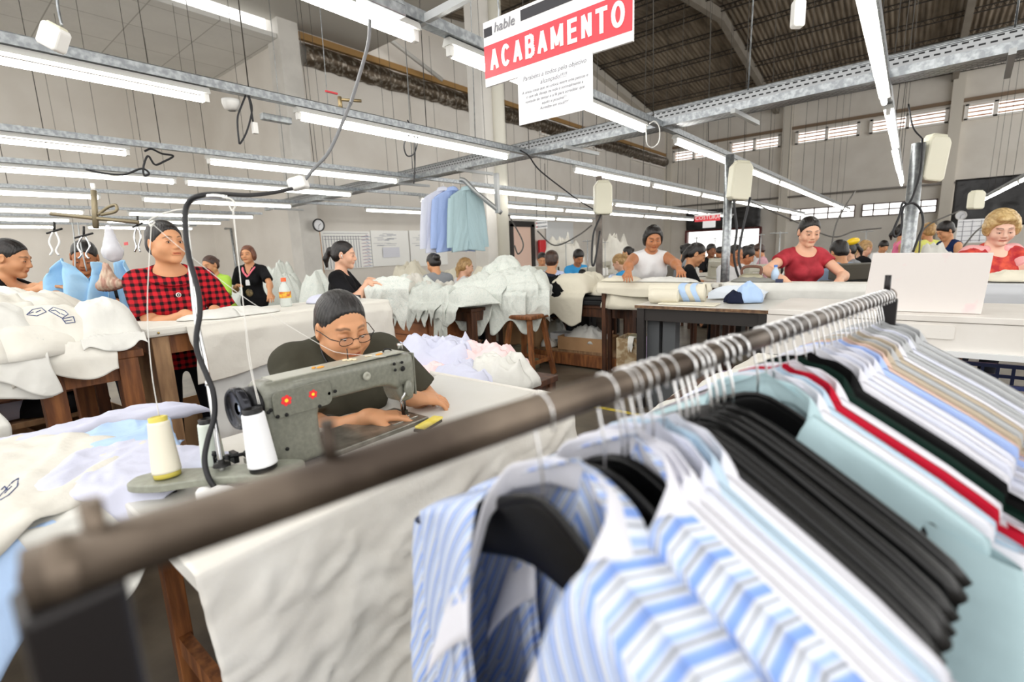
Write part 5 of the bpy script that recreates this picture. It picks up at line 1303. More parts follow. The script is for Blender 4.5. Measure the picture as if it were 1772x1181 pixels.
# ---- plaid woman's padded bench
t2 = thing('pressing_table', (-3.1, 1.7, 0), 'long wooden pressing table padded with off-white cloth by the plaid woman', 'table')
MB().box((-3.10, 1.42, .975), (.52, 1.45, .05)).build('table_top', mat('padded_top', '#dbd8cf', .85, bump=.2, bscale=10), t2, bevel=.015)
for (x, y) in ((-2.90, .76), (-3.30, .78), (-2.90, 2.08), (-3.3, 2.08)): MB().box((x, y, .475), (.075, .075, .95)).build('leg', M['wood_l'] if y < 1 else M['wood'], t2, bevel=.004)
MB().box((-3.1, .76, .90), (.45, .05, .09)).build('apron', M['wood'], t2)
MB().box((-2.91, 1.42, .90), (.04, 1.3, .09)).build('apron', M['wood'], t2)
for y in np.arange(.75, 2.1, .16): MB().ball((-2.835, y, .972), (.003, .006, .006), 8).build('tack', mat('brass_tack', '#b99b5a', .4, .8), t2)
drape((-2.84, 1.50, .985), XM, YM, 1.25, .02, .30, CL['ecru'], name='cover_cloth', seed=90, mound=0, fold=.022, hem=.12, nu=110, label='off-white cover cloth hanging along the front of the pressing table', cat='cloth', base=.0, r=.02)
drape((-2.90, 1.25, .80), XM, YM, .62, .01, .50, mat('grey_sheer_cloth', '#dadbd9', .8, bump=.3, bscale=9), name='lining_cloth', seed=93, mound=0, fold=.03, hem=.15, nu=60, label='greyish sheet hanging down under the pressing table', cat='cloth', base=.0)
drape((-3.05, 1.75, .78), XM, YM, .7, .02, .55, CL['ecru'], name='lining_cloth', seed=95, mound=0, fold=.06, hem=.25, nu=80, label='crumpled cream sheet slung beneath the pressing table', cat='cloth', base=.0)
table('work_table', -3.35, -2.55, 1.85, 2.75, .52, 'low brown wooden bench below the pressing table', m=M['wood'], leg=.07)
heap((-3.02, 1.15, 1.0), .16, .24, .035, CL['white'], name='cloth_piece', label='flat white cloth piece under the hands of the plaid woman', cat='cloth', seed=97, fold=.5, fs=1.5)
heap((-3.12, 1.85, 1.0), .13, .14, .06, CL['lilac'], name='cloth_piece', label='crumpled bluish cloth beside the bottle', cat='cloth', seed=99, fs=1.6)
heap((-3.15, 1.95, 1.0), .12, .14, .04, CL['white'], name='cloth_piece', label='small folded white cloths behind the seated woman', cat='cloth', seed=98, fs=1.6)
MB().box((-3.2, 2.06, 1.012), (.10, .12, .025)).build('dark_booklet', mat('dark_cover', '#26262c', .6), label='dark flat notebook on the pressing table', cat='notebook', bevel=.003)
# bottle with orange cap and label
bp_ = atd(494, 515, 3.2); bo = thing('bottle', (bp_[0], bp_[1], 1.0), 'clear plastic bottle with orange cap and yellow label on the pressing table', 'bottle')
s_ = 1.0
MB().lathe([(0, .0), (.034, .0), (.036, .01), (.034, .05), (.036, .055), (.036, .10), (.033, .105), (.032, .12), (.016, .150), (.0135, .155), (.0135, .168)], (bp_[0], bp_[1], 1.0), 24).build('body', mat('pale_liquid_plastic', '#dfe5e0', .15, spec=.6, alpha=.7), bo)
MB().lathe([(.0365, .057), (.0368, .098)], (bp_[0], bp_[1], 1.0), 24).build('paper_label', mat('yellow_label', '#e8c83c', .5, col2='#c9552c', cscale=35), bo)
MB().lathe([(.0165, .163), (.0165, .186), (0, .188)], (bp_[0], bp_[1], 1.0), 20).build('cap', mat('orange_cap', '#f2622e', .4), bo)
# ---- cart of folded shirts at the lower left
ct = table('low_table', -2.35, -1.45, -.75, .22, .69, 'low wooden table buried under pale shirts at the lower left', m=M['wood'], leg=.05)
def flat(c, W, D, rz, m, label, seed, th=.012, sag=.0, name='shirt', n=44):
    U = np.linspace(-.5, .5, n)[:, None]; V = np.linspace(-.5, .5, n)[None]
    x = U*W*(1+.06*(vn(V*5, 0*U, 0, seed)-.5)); y = V*D*(1+.06*(vn(U*5, 0*V, 0, seed+1)-.5))
    wq = fbm(x*4, y*4, 0, seed=seed+8)*1.2; z = th*(1-np.clip(np.maximum((2*np.abs(U))**8, (2*np.abs(V))**8), 0, 1))+.022*ridge(x*6+y*3+seed+wq, y*3+wq, 0, seed=seed)**2+.014*ridge(x*14+wq*3, y*9+seed, 0, seed=seed+3)**2
    ca, sa = math.cos(rz), math.sin(rz); X = c[0]+x*ca-y*sa; Y = c[1]+x*sa+y*ca
    ov = np.clip(X+1.42, 0, None)+np.clip(.05*0, 0, None); Z = c[2]+z
    # fall over the near edge of the table
    over = np.clip(X-(-1.42), 0, None)*sstep(.34, .2, Y); Z = Z-over*1.1; X = X-over*.5
    # dome of the pile
    Z = Z+.035*np.exp(-(((X+1.90)/.30)**2+((Y-.35)/.40)**2))
    return MB().grid(np.stack([X, Y, Z], -1)).build(name, m, label=label, cat='shirt', group=None, solid=.003)
flat((-1.86, -.20, .70), .85, .95, .1, CL['ecru'], 'ecru shirt at the bottom of the lower left pile', 1, .03)
flat((-1.60, .10, .71), .72, .36, -.75, CL['blue'], 'light blue shirt in the lower left pile, corner hanging out', 2, .015)
flat((-1.88, -.12, .725), .86, .72, .25, CL['white'], 'white shirt in the middle of the lower left pile', 3, .02)
flat((-1.78, .02, .74), .72, .62, .42, CL['ivory'], 'ivory shirt with a printed emblem on the lower left pile', 4, .02)
flat((-1.80, .36, .745), .34, .22, -.2, CL['blue'], 'blue sleeve piece showing in the lower left pile', 6, .01)
flat((-1.56, .30, .745), .40, .30, .5, CL['lilac'], 'pale lilac shirt with a placket nearest the thread stand', 7, .02)
flat((-1.44, .22, .725), .36, .30, .3, CL['white'], 'white shirt sleeve spilling off the lower left pile under the stand', 8, .008)
flat((-2.12, .18, .70), .20, 1.0, .10, CL['lilac'], 'lilac shirt bundled along the back of the lower left pile', 5, .05)
# emblem on the ivory shirt: letters in a box
def text(body, size, m, R, T, name='lettering', parent=None, ext=.0008, label=None, cat=None, align='LEFT', shear=0, bold=0, sx=1.0, maxw=0, fit=False):
    cu = bpy.data.curves.new(name, 'FONT'); cu.body = body; cu.size = size; cu.extrude = ext; cu.align_x = align; cu.shear = shear; cu.offset = bold; cu.resolution_u = 3
    o = bpy.data.objects.new(name, cu); link(o); cu.materials.append(m)
    mw = Matrix.Identity(4); R = np.array(R)*1.0
    for i in range(3):
        for j in range(3): mw[i][j] = R[i][j]*(sx if j == 0 else 1)
        mw[i][3] = T[i]
    bpy.context.view_layer.update(); me = bpy.data.meshes.new_from_object(o.evaluated_get(bpy.context.evaluated_depsgraph_get())); bpy.data.objects.remove(o)
    if maxw:
        xs_ = np.zeros(len(me.vertices)*3); me.vertices.foreach_get('co', xs_); X_ = xs_.reshape(-1, 3); wd = np.ptp(X_[:, 0]); k_ = maxw/wd if (fit or wd > maxw) else 1; X_[:, 0] *= k_; me.vertices.foreach_set('co', X_.ravel())
    o = bpy.data.objects.new(name, me); link(o)
    if parent is not None: o.parent = parent; o.matrix_local = Matrix.Translation(Vector(WL[parent.name])).inverted() @ mw
    else: o.matrix_world = mw
    return props(o, label, cat)
# ---- middle benches
t3 = table('work_table', -5.3, -3.35, 3.5, 3.86, .75, 'wooden table under the heap of printed pale green shirts', m=M['wood_d'], leg=.08)
dk = thing('drawer_unit', (-4.2, 3.65, 0), 'brown wooden desk pedestal with three drawers under the printed shirts', 'drawer unit')
MB().box((-4.15, 3.65, .50), (.86, .36, .40)).build('carcass', mat('orange_brown_wood', '#8c5530', .45, col2='#a5683c', cscale=5, aniso=(.7, 5, 5)), dk, bevel=.004)
for i in range(3):
    d_ = MB().box((-4.27, 3.462, .35+i*.145), (.58, .02, .135)).build('drawer', mat('orange_brown_wood', '#8c5530'), dk, bevel=.004)
for x in (-4.5, -3.8): MB().box((x, 3.6, .14), (.05, .05, .28)).build('leg', M['wood_d'], dk)
t4 = table('work_table', -3.95, -2.15, 4.6, 5.25, .70, 'long dark wooden bench with the black mat and a lower shelf', m=M['wood_d'], leg=.09)
MB().box((-3.05, 4.93, .15), (1.7, .6, .05)).build('lower_shelf', M['wood_l'], t4, bevel=.003)
MB().box((-3.05, 4.56, .09), (1.8, .05, .13)).build('shelf_edge', M['wood'], t4, bevel=.003)
MB().box((-2.72, 4.88, .725), (1.15, .62, .05)).build('bench_mat', mat('black_mat_cloth', '#19191b', .8, bump=.3, bscale=14), label='black padded mat on the bench right of the black clothes', cat='mat', bevel=.012)
MB().box((-2.72, 4.88, .765), (1.1, .6, .03)).build('bench_mat', mat('black_mat_cloth', '#19191b'), label='upper black padded mat lying on the lower one', cat='mat', bevel=.012)
# stool
stm = M['wood']; so = thing('stool', (-3.06, 4.02, 0), 'tall brown wooden stool standing before the long bench', 'stool')
zt_ = .655
MB().box((-3.06, 4.02, zt_-.02), (.36, .34, .045)).build('seat', stm, so, bevel=.015)
for sx in (-1, 1):
    for sy in (-1, 1): MB().bar((-3.06+sx*.20, 4.02+sy*.19, 0), (-3.06+sx*.12, 4.02+sy*.11, zt_-.04), .045, .045).build('leg', stm, so, bevel=.003)
for a_, b_ in (((-.17, -.17), (.17, -.17)), ((-.17, .17), (.17, .17)), ((.17, -.17), (.17, .17)), ((-.17, -.17), (-.17, .17))): MB().bar((-3.06+a_[0], 4.02+a_[1], .17), (-3.06+b_[0], 4.02+b_[1], .17), .025, .035).build('rung', stm, so)
# boxes
def carton(c, d, rz, label, m=None, open_=True, flaps=True):
    r = thing('cardboard_box', (c[0], c[1], c[2]), label, 'cardboard box', rz=rz); m = m or M['card']; w, l, h = d; t = .006
    MB().box((0, 0, t/2), (w, l, t)).box((-w/2, 0, h/2), (t, l, h)).box((w/2, 0, h/2), (t, l, h)).box((0, -l/2, h/2), (w, t, h)).box((0, l/2, h/2), (w, t, h)).build('walls', m, r, local=True)
    if not open_: MB().box((0, 0, h), (w, l, t)).build('lid', m, r, local=True)
    return r
carton((-2.78, 4.80, .176), (.60, .34, .15), .05, 'shallow open carton of white rags on the bench shelf')
heap((-2.78, 4.80, .26), .27, .17, .17, CL['white'], name='rag', label='white rags heaped in the shallow carton', cat='rag', seed=120, fs=2)
carton((-3.62, 4.74, .176), (.5, .3, .36), 0, 'large closed brown carton behind the stool', open_=False)
carton((-1.98, 4.35, 0), (.30, .30, .45), .1, 'tall open carton of scraps standing on the floor', m=mat('printed_cardboard', '#9b8260', .8, col2='#c2b294', cscale=18, clo=.45, chi=.6))
heap((-1.98, 4.35, .38), .14, .14, .09, CL['khaki'], name='scrap', label='brown scraps filling the tall carton', cat='scrap', seed=121, fs=2)
drape((-1.84, 4.22, .46), (1, .2, 0), (0, 1, 0), .10, .06, .32, CL['mauve'], name='scrap', seed=122, mound=.01, fold=.02, label='mauve strip hanging out of the tall carton', cat='scrap', nu=14, nv=30)
drape((-1.97, 4.20, .46), (1, 0, 0), (0, 1, 0), .06, .03, .14, CL['white'], name='scrap', seed=123, mound=.01, fold=.02, label='white strip hanging out of the tall carton', cat='scrap', nu=12, nv=20, taper=.7)
for i, (x, z, m, lab) in enumerate(((-3.18, .176, mat('greyish_print_box', '#a9a9a6', .6), 'small grey printed box lowest beside the rags carton'), (-3.16, .256, mat('white_print_box', '#d4d5d6', .6), 'small white printed box stacked beside the rags carton'))):
    MB().box((x, 4.85, z+.038), (.24, .2, .075), rz=.2).build('small_box', m, label=lab, cat='box', bevel=.002)
heap((-3.25, 4.68, .18), .10, .08, .10, CL['ecru'], name='rag', label='small rag at the left of the printed boxes', cat='rag', seed=124, fs=2.4)
heap((-3.35, 4.95, .18), .16, .14, .28, mat('plastic_bag', '#b9bdb4', .3, bump=.5, bscale=20), name='plastic_bag', label='crumpled translucent bag behind the stool', cat='bag', seed=125, fs=2.2)
# heaps on the middle tables
shirtpile((-4.35, 3.75, .755), .72, .26, .20, 9, 140, ['print', 'print', 'ecru'], 'crumpled pale green printed shirt in the middle heap', 'printed shirts heaped on the middle table', zstep=.018)
shirtpile((-3.6, 4.35, .755), .55, .45, .26, 9, 160, ['print'], 'crumpled pale printed shirt in the tall right heap', 'printed shirts in the tall right heap', zstep=.032)
FX, FY = np.array([1., 0, 0]), np.array([0, 1., 0])
rq = random.Random(5)
dsc = ['leftmost', 'second from the left', 'third from the left', 'fourth from the left', 'fifth from the left', 'sixth from the left', 'seventh from the left', 'rightmost']
for i, (x, W, Lh, tp) in enumerate(((-4.72, .30, .20, .9), (-4.55, .42, .34, .85), (-4.32, .34, .16, .3), (-4.15, .46, .30, .9), (-3.95, .36, .18, .4), (-3.78, .34, .24, .6), (-3.62, .24, .58, .15), (-3.50, .34, .2, .3))):
    drape((x, 3.45-.015*i, .78+.02*rq.random()), unit([1, (rq.random()-.5)*.5, 0]), unit([(rq.random()-.5)*.8, 1, 0]), W, .45, Lh, CL['print'], seed=180+i, mound=.10+.04*rq.random(), fold=.042, taper=tp, hem=.5, fs=1.0, label='printed shirt hanging over the drawers, '+dsc[i])
dsc = ['first at the left', 'second', 'third', 'fourth', 'fifth', 'last before the black clothes']
for i, (t_, W, Lh, z_) in enumerate(((0, .34, .34, .84), (.18, .40, .44, .88), (.34, .34, .30, .92), (.50, .40, .46, .90), (.66, .32, .34, .95), (.78, .30, .42, .88))):
    x, y = -3.62+.62*t_/.78, 3.60+.50*t_/.78
    drape((x, y, z_), unit([.8+.2*(rq.random()-.5), .5, 0]), unit([-.35+.5*(rq.random()-.5), .9, 0]), W, .6, Lh, CL['print'], seed=190+i, mound=.13, fold=.05, taper=.2*rq.random(), hem=.45, fs=1.0, label='printed shirt sliding off the tall heap, '+dsc[i])
drape((-3.22, 4.50, .82), FX, FY, .34, .2, .32, CL['white'], seed=200, mound=.05, fold=.03, hem=.3, label='white shirt hanging beside the black clothes above the stool')
heap((-3.2, 4.75, .76), .42, .30, .24, CL['black'], label='black garment heaped above the stool', seed=201, fs=1.2)
heap((-3.45, 4.85, .90), .22, .20, .14, CL['navy'], label='navy garment on top of the black heap', seed=202, fs=1.6)
heap((-3.15, 5.05, .92), .22, .12, .08, CL['mauve'], label='mauve cloth peeking out behind the navy garment', seed=203, fs=1.6)
drape((-2.95, 4.56, .82), unit([1, .12, 0]), FY, .52, .42, .36, CL['cream'], seed=205, mound=.18, fold=.02, taper=.12, hem=.35, nu=70, label='large cream cloth hanging diagonally over the black mat', cat='cloth', name='cloth', fs=.6)
heap((-2.55, 4.95, .79), .42, .22, .14, CL['cream'], name='cloth', label='cream cloth crumpled along the black mat', cat='cloth', seed=206, fs=1.4)
heap((-2.95, 5.0, .79), .30, .25, .26, CL['cream'], name='cloth', label='cream cloth mound behind the diagonal cloth', cat='cloth', seed=207, fs=1.0)
# lilac / pink heap right of the machine, lying on a low table behind the sewing table
table('low_table', -2.5, -1.5, 1.62, 2.25, .60, 'low table behind the sewing machine under lilac and pink shirts', m=M['wood_d'])
heap((-2.16, 1.92, .60), .34, .28, .25, CL['lilac'], name='shirt', cat='shirt', label='lilac shirt heaped highest behind the machine head', seed=210, fs=1.5, fold=.5)
heap((-1.86, 2.0, .60), .26, .22, .19, CL['pink'], name='shirt', cat='shirt', label='pale pink shirt between the lilac and white ones', seed=211, fs=1.8, fold=.5)
heap((-1.66, 1.94, .60), .20, .18, .16, CL['white'], name='shirt', cat='shirt', label='white shirt at the right end of the lilac heap', seed=212, fs=1.8, fold=.5)
heap((-2.02, 1.72, .60), .26, .13, .11, CL['pink'], name='shirt', cat='shirt', label='pink shirt squeezed below the lilac one', seed=213, fs=2, fold=.5)
heap((-1.80, 1.78, .60), .24, .15, .13, CL['lilac'], name='shirt', cat='shirt', label='lilac sleeve lying at the table corner', seed=214, fs=1.8, fold=.5)
# white heap on the sewing table far corner strip
# ---- thin white topped table, cream rolls, counter
t5 = table('work_table', -1.66, -.70, 3.6, 4.25, .85, 'white topped table with dark legs below the cream rolls', m=mat('dark_leg', '#2c2826', .5), mt=M['lam'], leg=.06, th=.03)
MB().box((-1.18, 3.598, .835), (.96, .012, .022)).build('chipped_edge', mat('chipped_wood_edge', '#5d4431', .7, col2='#8d6e50', cscale=30), t5)
for i, x in enumerate((-1.55, -1.42)): MB().box((x, 3.75, .40), (.10, .10, .80)).build('duct_box', mat('grey_duct', '#4e5052' if i else '#55585b', .5), label='dark grey upright casing under the white topped table, %s' % ('slimmer right one' if i else 'left one'), cat='casing')
def roll(c, r, L, rz, m, label, seed, band=None):
    o = thing('cloth_roll', tuple(c), label, 'cloth roll', rz=rz); T = np.linspace(0, 2*PI, 41)[:, None]; X = np.linspace(-L/2, L/2, 40)[None]
    e = 1-.25*np.clip(np.abs(X)/(L/2)-.8, 0, 1)*5*.35
    R_ = r*e*(1+.10*(fbm(np.cos(T)*2+5, np.sin(T)*2+5, X*9, seed)-.5)); P = np.stack([X+0*T, R_*np.cos(T)*1.25, r+R_*np.sin(T)], -1)
    b = MB().grid(P); b.lathe([(0, -L/2-.004), (r*.5, -L/2), (r*.95, -L/2+.01)], (0, 0, r), 20, R=rotm(0, PI/2, 0)); b.lathe([(0, L/2+.004), (r*.5, L/2), (r*.95, L/2-.01)], (0, 0, r), 20, R=rotm(0, PI/2, 0))
    b.build('rolled_cloth', m, o, local=True)
    for (x, w) in band or []:
        X2 = np.linspace(x, x+w, 6)[None]; P = np.stack([X2+.02*np.sin(T*2)+0*T, (r+.004)*np.cos(T)*1.27+0*X2, r+(r+.004)*np.sin(T)+0*X2], -1); MB().grid(P).build('blue_band', CL['blue'], o, local=True)
roll((-1.42, 3.86, .85), .075, .42, .15, CL['cream'], 'cream cloth roll with light blue bands on the white topped table', 220, [(.04, .05), (.13, .04)])
roll((-1.48, 3.75, .85), .058, .22, .1, CL['cream'], 'small cream roll at the left end of the white table', 221)
MB().box((-1.28, 3.72, .858), (.42, .16, .012), rz=.02).build('folded_cloth', CL['cream'], label='flat folded cream cloth at the front of the white table', cat='cloth', bevel=.004)
drape((-1.05, 4.12, .90), FX, FY, .42, .18, .05, fabric('pale_grey_blue_cotton', '#dde4ec'), seed=223, mound=.04, fold=.012, hem=.1, name='folded_cloth', label='pale grey-blue folded cloth behind the cream roll', cat='cloth')
heap((-.92, 3.98, .855), .10, .09, .15, CL['blue'], name='cloth', label='light blue rag beside the steel post', cat='cloth', seed=224, fs=2.5)
heap((-1.0, 3.92, .852), .07, .06, .09, CL['navy'], name='cloth', label='dark checked rag beneath the light blue rag', cat='cloth', seed=225, fs=2.5)
MB().box((-1.60, 4.12, .865), (.10, .06, .03), rz=.1).build('green_box', mat('dark_green_box', '#2c6b58', .5), label='small dark green box by the cream roll', cat='box')
# pressing board of the white top woman
t6 = table('pressing_table', -2.40, -1.25, 4.36, 4.56, .96, 'padded pressing board where the white top woman works', m=M['wood_d'], mt=mat('padded_top', '#dbd8cf'), leg=.04, rails=False)
drape((-1.85, 4.355, .962), FX, FY, 1.1, .02, .13, CL['cream'], name='cover_cloth', seed=236, mound=0, fold=.012, hem=.2, nu=70, label='cream cover cloth along the board of the white top woman', cat='cloth', base=.0, r=.02)
heap((-2.15, 4.44, .70), .3, .12, .22, CL['cream'], name='cloth', label='cream cloth stuffed below the pressing board of the white top woman', cat='cloth', seed=237, fs=1.6)
heap((-2.2, 4.46, .965), .22, .08, .05, CL['cream'], name='cloth', label='cream cloth near the left hand of the white top woman', cat='cloth', seed=226, fs=1.6)
heap((-1.75, 4.46, .965), .28, .08, .04, CL['white'], name='cloth', label='white cloth being pressed by the white top woman', cat='cloth', seed=227, fs=1.6)
b = MB(); c_ = atd(1062-5, 473, 4.75); MB().prism([(-.05, 0), (.05, 0), (0, .075)], -.05, .05, T=(-2.3, 4.46, .965)).build('card_stand', mat('blue_grey_card', '#b9c3d6', .6), label='small folded blue-grey card standing left of the white top woman', cat='card')
# pressing board of the red dress woman
t7 = table('pressing_table', -1.22, .12, 4.34, 4.60, .97, 'long padded pressing board before the red dress woman', m=M['wood_d'], mt=mat('padded_top', '#dbd8cf'), leg=.05, th=.05)
drape((-.55, 4.335, .972), FX, FY, 1.32, .02, .16, CL['white'], name='cover_cloth', seed=230, mound=0, fold=.012, hem=.1, nu=80, label='white cover cloth along the red dress woman\'s board', cat='cloth', base=.0, r=.02)
t8 = table('pressing_table', .26, 1.7, 4.24, 4.50, .99, 'padded pressing board before the blonde woman', m=M['wood_d'], mt=mat('grey_padded_top', '#c9cacb', .8), leg=.05, th=.05)
drape((.98, 4.235, .985), FX, FY, 1.42, .02, .13, mat('grey_cover', '#c4c6ca', .8), name='cover_cloth', seed=231, mound=0, fold=.008, hem=.05, nu=80, label='greyish cover cloth along the blonde woman\'s board', cat='cloth', base=.0, r=.02)
heap((.50, 4.36, .995), .14, .08, .06, CL['cream'], name='cloth', label='small cream cloth lump beside the blonde woman\'s hands', cat='cloth', seed=232, fs=2.5)
# iron
ip = np.array([-1.03, 4.50, .972]); ir = thing('iron', tuple(ip), 'old beige steam iron standing on the red dress woman\'s board', 'iron')
sec = []
b = MB()
for z, L, w in ((.0, .115, .055), (.012, .115, .055), (.02, .11, .05), (.05, .09, .038), (.068, .06, .026)):
    sec.append((ip+[0, 0, z], np.array([L, 0, 0]), np.array([0, w, 0])))
loft(b, sec, 24, 2.4); b.build('soleplate_body', mat('beige_iron_metal', '#a8a38c', .4, .4), ir)
b = MB().tube(smoothpts([ip+[-.07, 0, .05], ip+[-.075, 0, .10], ip+[-.04, 0, .125], ip+[.04, 0, .125], ip+[.075, 0, .11], ip+[.07, 0, .05]]), .012, 10); b.build('handle', mat('brown_grip', '#6a4433', .5), ir)
cable([ip+[-.08, 0, .10], ip+[-.11, .02, .2], ip+[-.10, .05, .4], ip+[-.06, .1, .7]], .010, 'black and white iron cord rising from the steam iron', M['rubber'])
heap((-1.02, 4.46, .972), .16, .08, .03, CL['grey'], name='cloth', label='grey folded cloths beneath the steam iron', cat='cloth', seed=234, fs=2)
MB().box((-.80, 4.42, .985), (.05, .04, .028)).build('tag_box', mat('navy_box', '#232b4a', .5), label='tiny navy box on the board by the red dress', cat='box')
# water bottle small
wbp = (-.86, 4.57, .972); o = thing('water_bottle', wbp, 'small blue-tinted water bottle left of the red dress woman', 'bottle')
MB().lathe([(0, 0), (.03, 0), (.031, .06), (.028, .08), (.012, .11), (.012, .12)], wbp, 18).build('body', mat('blue_tint_plastic', '#b9cfe8', .15), o); MB().lathe([(.014, .118), (.014, .135), (0, .136)], wbp, 14).build('cap', mat('blue_cap', '#4c79c4', .4), o)
# ---- white counter
cw = mat('white_painted_board', '#dedad4', .5, col2='#d5d0c9', cscale=4, bump=.05)
ctr = thing('counter', (.5, 3.3, 0), 'long white painted counter with an upright board behind the rack', 'counter')
MB().box((.46, 3.32, .915), (2.1, .64, .03)).build('counter_top', cw, ctr, bevel=.004)
MB().box((.72, 3.016, .832), (1.52, .02, .132)).build('front_panel', cw, ctr)
MB().box((-.32, 3.016, .787), (.55, .02, .222)).build('front_panel', cw, ctr)
MB().box((-.575, 3.32, .787), (.02, .60, .222)).build('side_panel', cw, ctr)
MB().box((.5, 3.0, .755), (1.1, .04, .025)).build('bottom_rail', mat('white_steel_rail', '#d8dadb', .4), ctr)
for x in (-.57, -.05, .62, 1.45):
    for y in (3.05, 3.6): MB().box((x, y, .38), (.045, .045, .76)).build('leg', mat('white_steel_rail', '#d8dadb', .4), ctr)
MB().box((-.2, 3.28, .945), (.03, .56, .03), rz=-.35).build('edge_strip', cw, ctr)
x0, x1 = aty(1500, 500, 3.1)[0], aty(1704, 500, 3.1)[0]
ub = MB().prism([(x0-.012, .932), (x1+.0, .932), (x1+.014, 1.212), (x0+.012, 1.222)], 3.10, 3.118); ubo = ub.build('upright_board', mat('white_marked_board', '#dcd6d2', .45, col2='#e0c9c9', cscale=9, clo=.62, chi=.72), label='plain white board with faint pink marks standing on the counter', cat='board', bevel=.002)
hpn = MB(); q = []
for (cy, cz, a0) in ((.21, .885, 0), (.03, .885, PI/2), (.03, .845, PI), (.21, .845, 3*PI/2)):
    for k in range(5): a = a0+PI/2*k/4; q.append((cy+.012*math.cos(a), cz+.012*math.sin(a)))
hpn.prism([(a-.03, b-.012) for a, b in q], 3.0, 3.008); hpn.build('handle_plate', mat('chipped_white_plate', '#e0dcd6', .5, col2='#6f6e6c', cscale=40, clo=.68, chi=.72), ctr)
# crates under the counter
def crate(c, d, m, label, rz=0):
    o = thing('crate', tuple(c), label, 'crate', rz=rz); w, l, h = d; b = MB()
    for z in np.linspace(.01, h-.01, 6): 
        for s in (-1, 1): b.box((0, s*l/2, z), (w, .008, .018)).box((s*w/2, 0, z), (.008, l, .018))
    for k in np.linspace(-.5, .5, 7):
        for s in (-1, 1): b.box((k*w, s*l/2, h/2), (.014, .010, h)).box((s*w/2, k*l, h/2), (.010, .014, h))
    b.build('lattice_walls', m, o, local=True); MB().box((0, 0, .005), (w, l, .01)).build('bottom', m, o, local=True); MB().box((0, -l/2, h-.01), (w+.02, .02, .02)).box((0, l/2, h-.01), (w+.02, .02, .02)).box((-w/2, 0, h-.01), (.02, l, .02)).box((w/2, 0, h-.01), (.02, l, .02)).build('rim', m, o, local=True)
    return o
bluep = mat('navy_blue_plastic', '#1e2c5c', .4)
crate((.42, 3.35, 0), (.36, .5, .30), bluep, 'navy blue lattice crate on the floor under the counter'); crate((.42, 3.35, .31), (.36, .5, .30), bluep, 'upper navy blue lattice crate stacked under the counter')
crate((-.35, 3.35, .0), (.36, .5, .30), bluep, 'navy blue crate under the left end of the counter')
crate((-4.75, 3.9, 0), (.5, .36, .30), mat('dark_navy_plastic', '#161a2c', .4), 'dark crate under the middle table beside the drawers')
crate((-3.55, 1.9, 0), (.36, .5, .28), bluep, 'navy crate behind the low brown bench')
for i, (x, y, w) in enumerate(((-3.7, .2, .5), (-3.95, .55, .45), (-3.6, 1.2, .4))):
    carton((x, y, 0), (w, .45, .4), .1*i, 'brown carton on the floor behind the left table legs, %s' % ['largest', 'farther one', 'under the pressing table'][i])
carton((-2.55, .95, 0), (.5, .5, .32), .1, 'brown open carton on the floor behind the sewing table')
table('work_table', -4.15, -3.75, -.6, .7, .72, 'dark worn bench farther back behind the left heap', m=M['wood_d'], leg=.06)
MB().box((-3.95, .1, .45), (.36, 1.1, .03)).build('bench_board', M['wood_l'], label='pale board shelf under the dark worn bench', cat='board')
heap((-3.95, .1, .47), .2, .3, .16, CL['lilac'], label='greyish cloths stuffed on the shelf board under the back bench', seed=240)
heap((-3.95, .5, .47), .2, .2, .16, CL['black'], label='black garment on the shelf board behind the legs', seed=241)
heap((-3.4, 4.35, .0), .25, .2, .25, CL['khaki'], name='rag', cat='rag', label='khaki cloth on the floor under the drawers', seed=242)
# items on floor below thin table: mauve heap
heap((-.95, 3.95, 0), .35, .25, .30, CL['mauve'], name='scrap', cat='scrap', label='mauve scraps heaped on the floor under the white table', seed=243, fs=1.6)
heap((-1.25, 3.75, 0), .22, .2, .16, CL['cream'], name='scrap', cat='scrap', label='cream scraps on the floor beside the mauve heap', seed=244, fs=1.6)
# white shirts lying behind the hangers, left of the rack
heap((-.60, 1.62, .62), .16, .14, .10, CL['white'], name='shirt', cat='shirt', label='white shirt with a printed patch beyond the sewing table corner', seed=250, fs=1.4)
table('low_table', -.80, -.35, 1.55, 2.6, .62, 'narrow low table beyond the rack under folded white shirts', m=M['wood_d'])
for i in range(4): heap((-.55+.03*i, 1.75+.22*i, .625), .20, .22, .10+.02*i, CL[['white', 'lilac', 'white', 'ecru'][i]], name='shirt', cat='shirt', label='folded %s shirt on the narrow table, %s from the rack' % (['white', 'lilac', 'white', 'ecru'][i], ['first', 'second', 'third', 'fourth'][i]), seed=252+i, fs=1.2, fold=.25)
# yellow floor line
MB().box((-2.3, 3.45, .002), (2.6, .05, .004), rz=.0).build('trim_60', mat('yellow_floor_tape', '#c9b23a', .6, col2='#9a8a3c', cscale=12), kind='structure')
# ---- sign over the aisle
sgm = mat('sign_white', '#f6f6f6', .4); red = mat('sign_red', '#ee3f4b', .4); dk_ = mat('sign_dark', '#2c2a30', .5)
sy = 1.9
A_ = aty(842, 150, sy); B_ = aty(1096, 74, sy); x0, x1, zb = A_[0], B_[0], (A_[2]+B_[2])/2
zt2 = aty(840, 40, sy)[2]; H = zt2-zb; W = x1-x0
sg = thing('hanging_sign', ((x0+x1)/2, sy, zb), 'red and white hanging sign reading ACABAMENTO', 'sign')
MB().box(((x0+x1)/2, sy, (zb+zt2)/2), (W, .012, H)).build('panel', sgm, sg)
zr0 = aty(843, 137, sy)[2]; zr1 = aty(841, 82, sy)[2]
MB().box(((x0+x1)/2, sy-.007, (zr0+zr1)/2), (W-.003, .002, zr1-zr0)).build('red_band', red, sg)
zd0, zd1 = aty(842, 66, sy)[2], aty(841, 51, sy)[2]
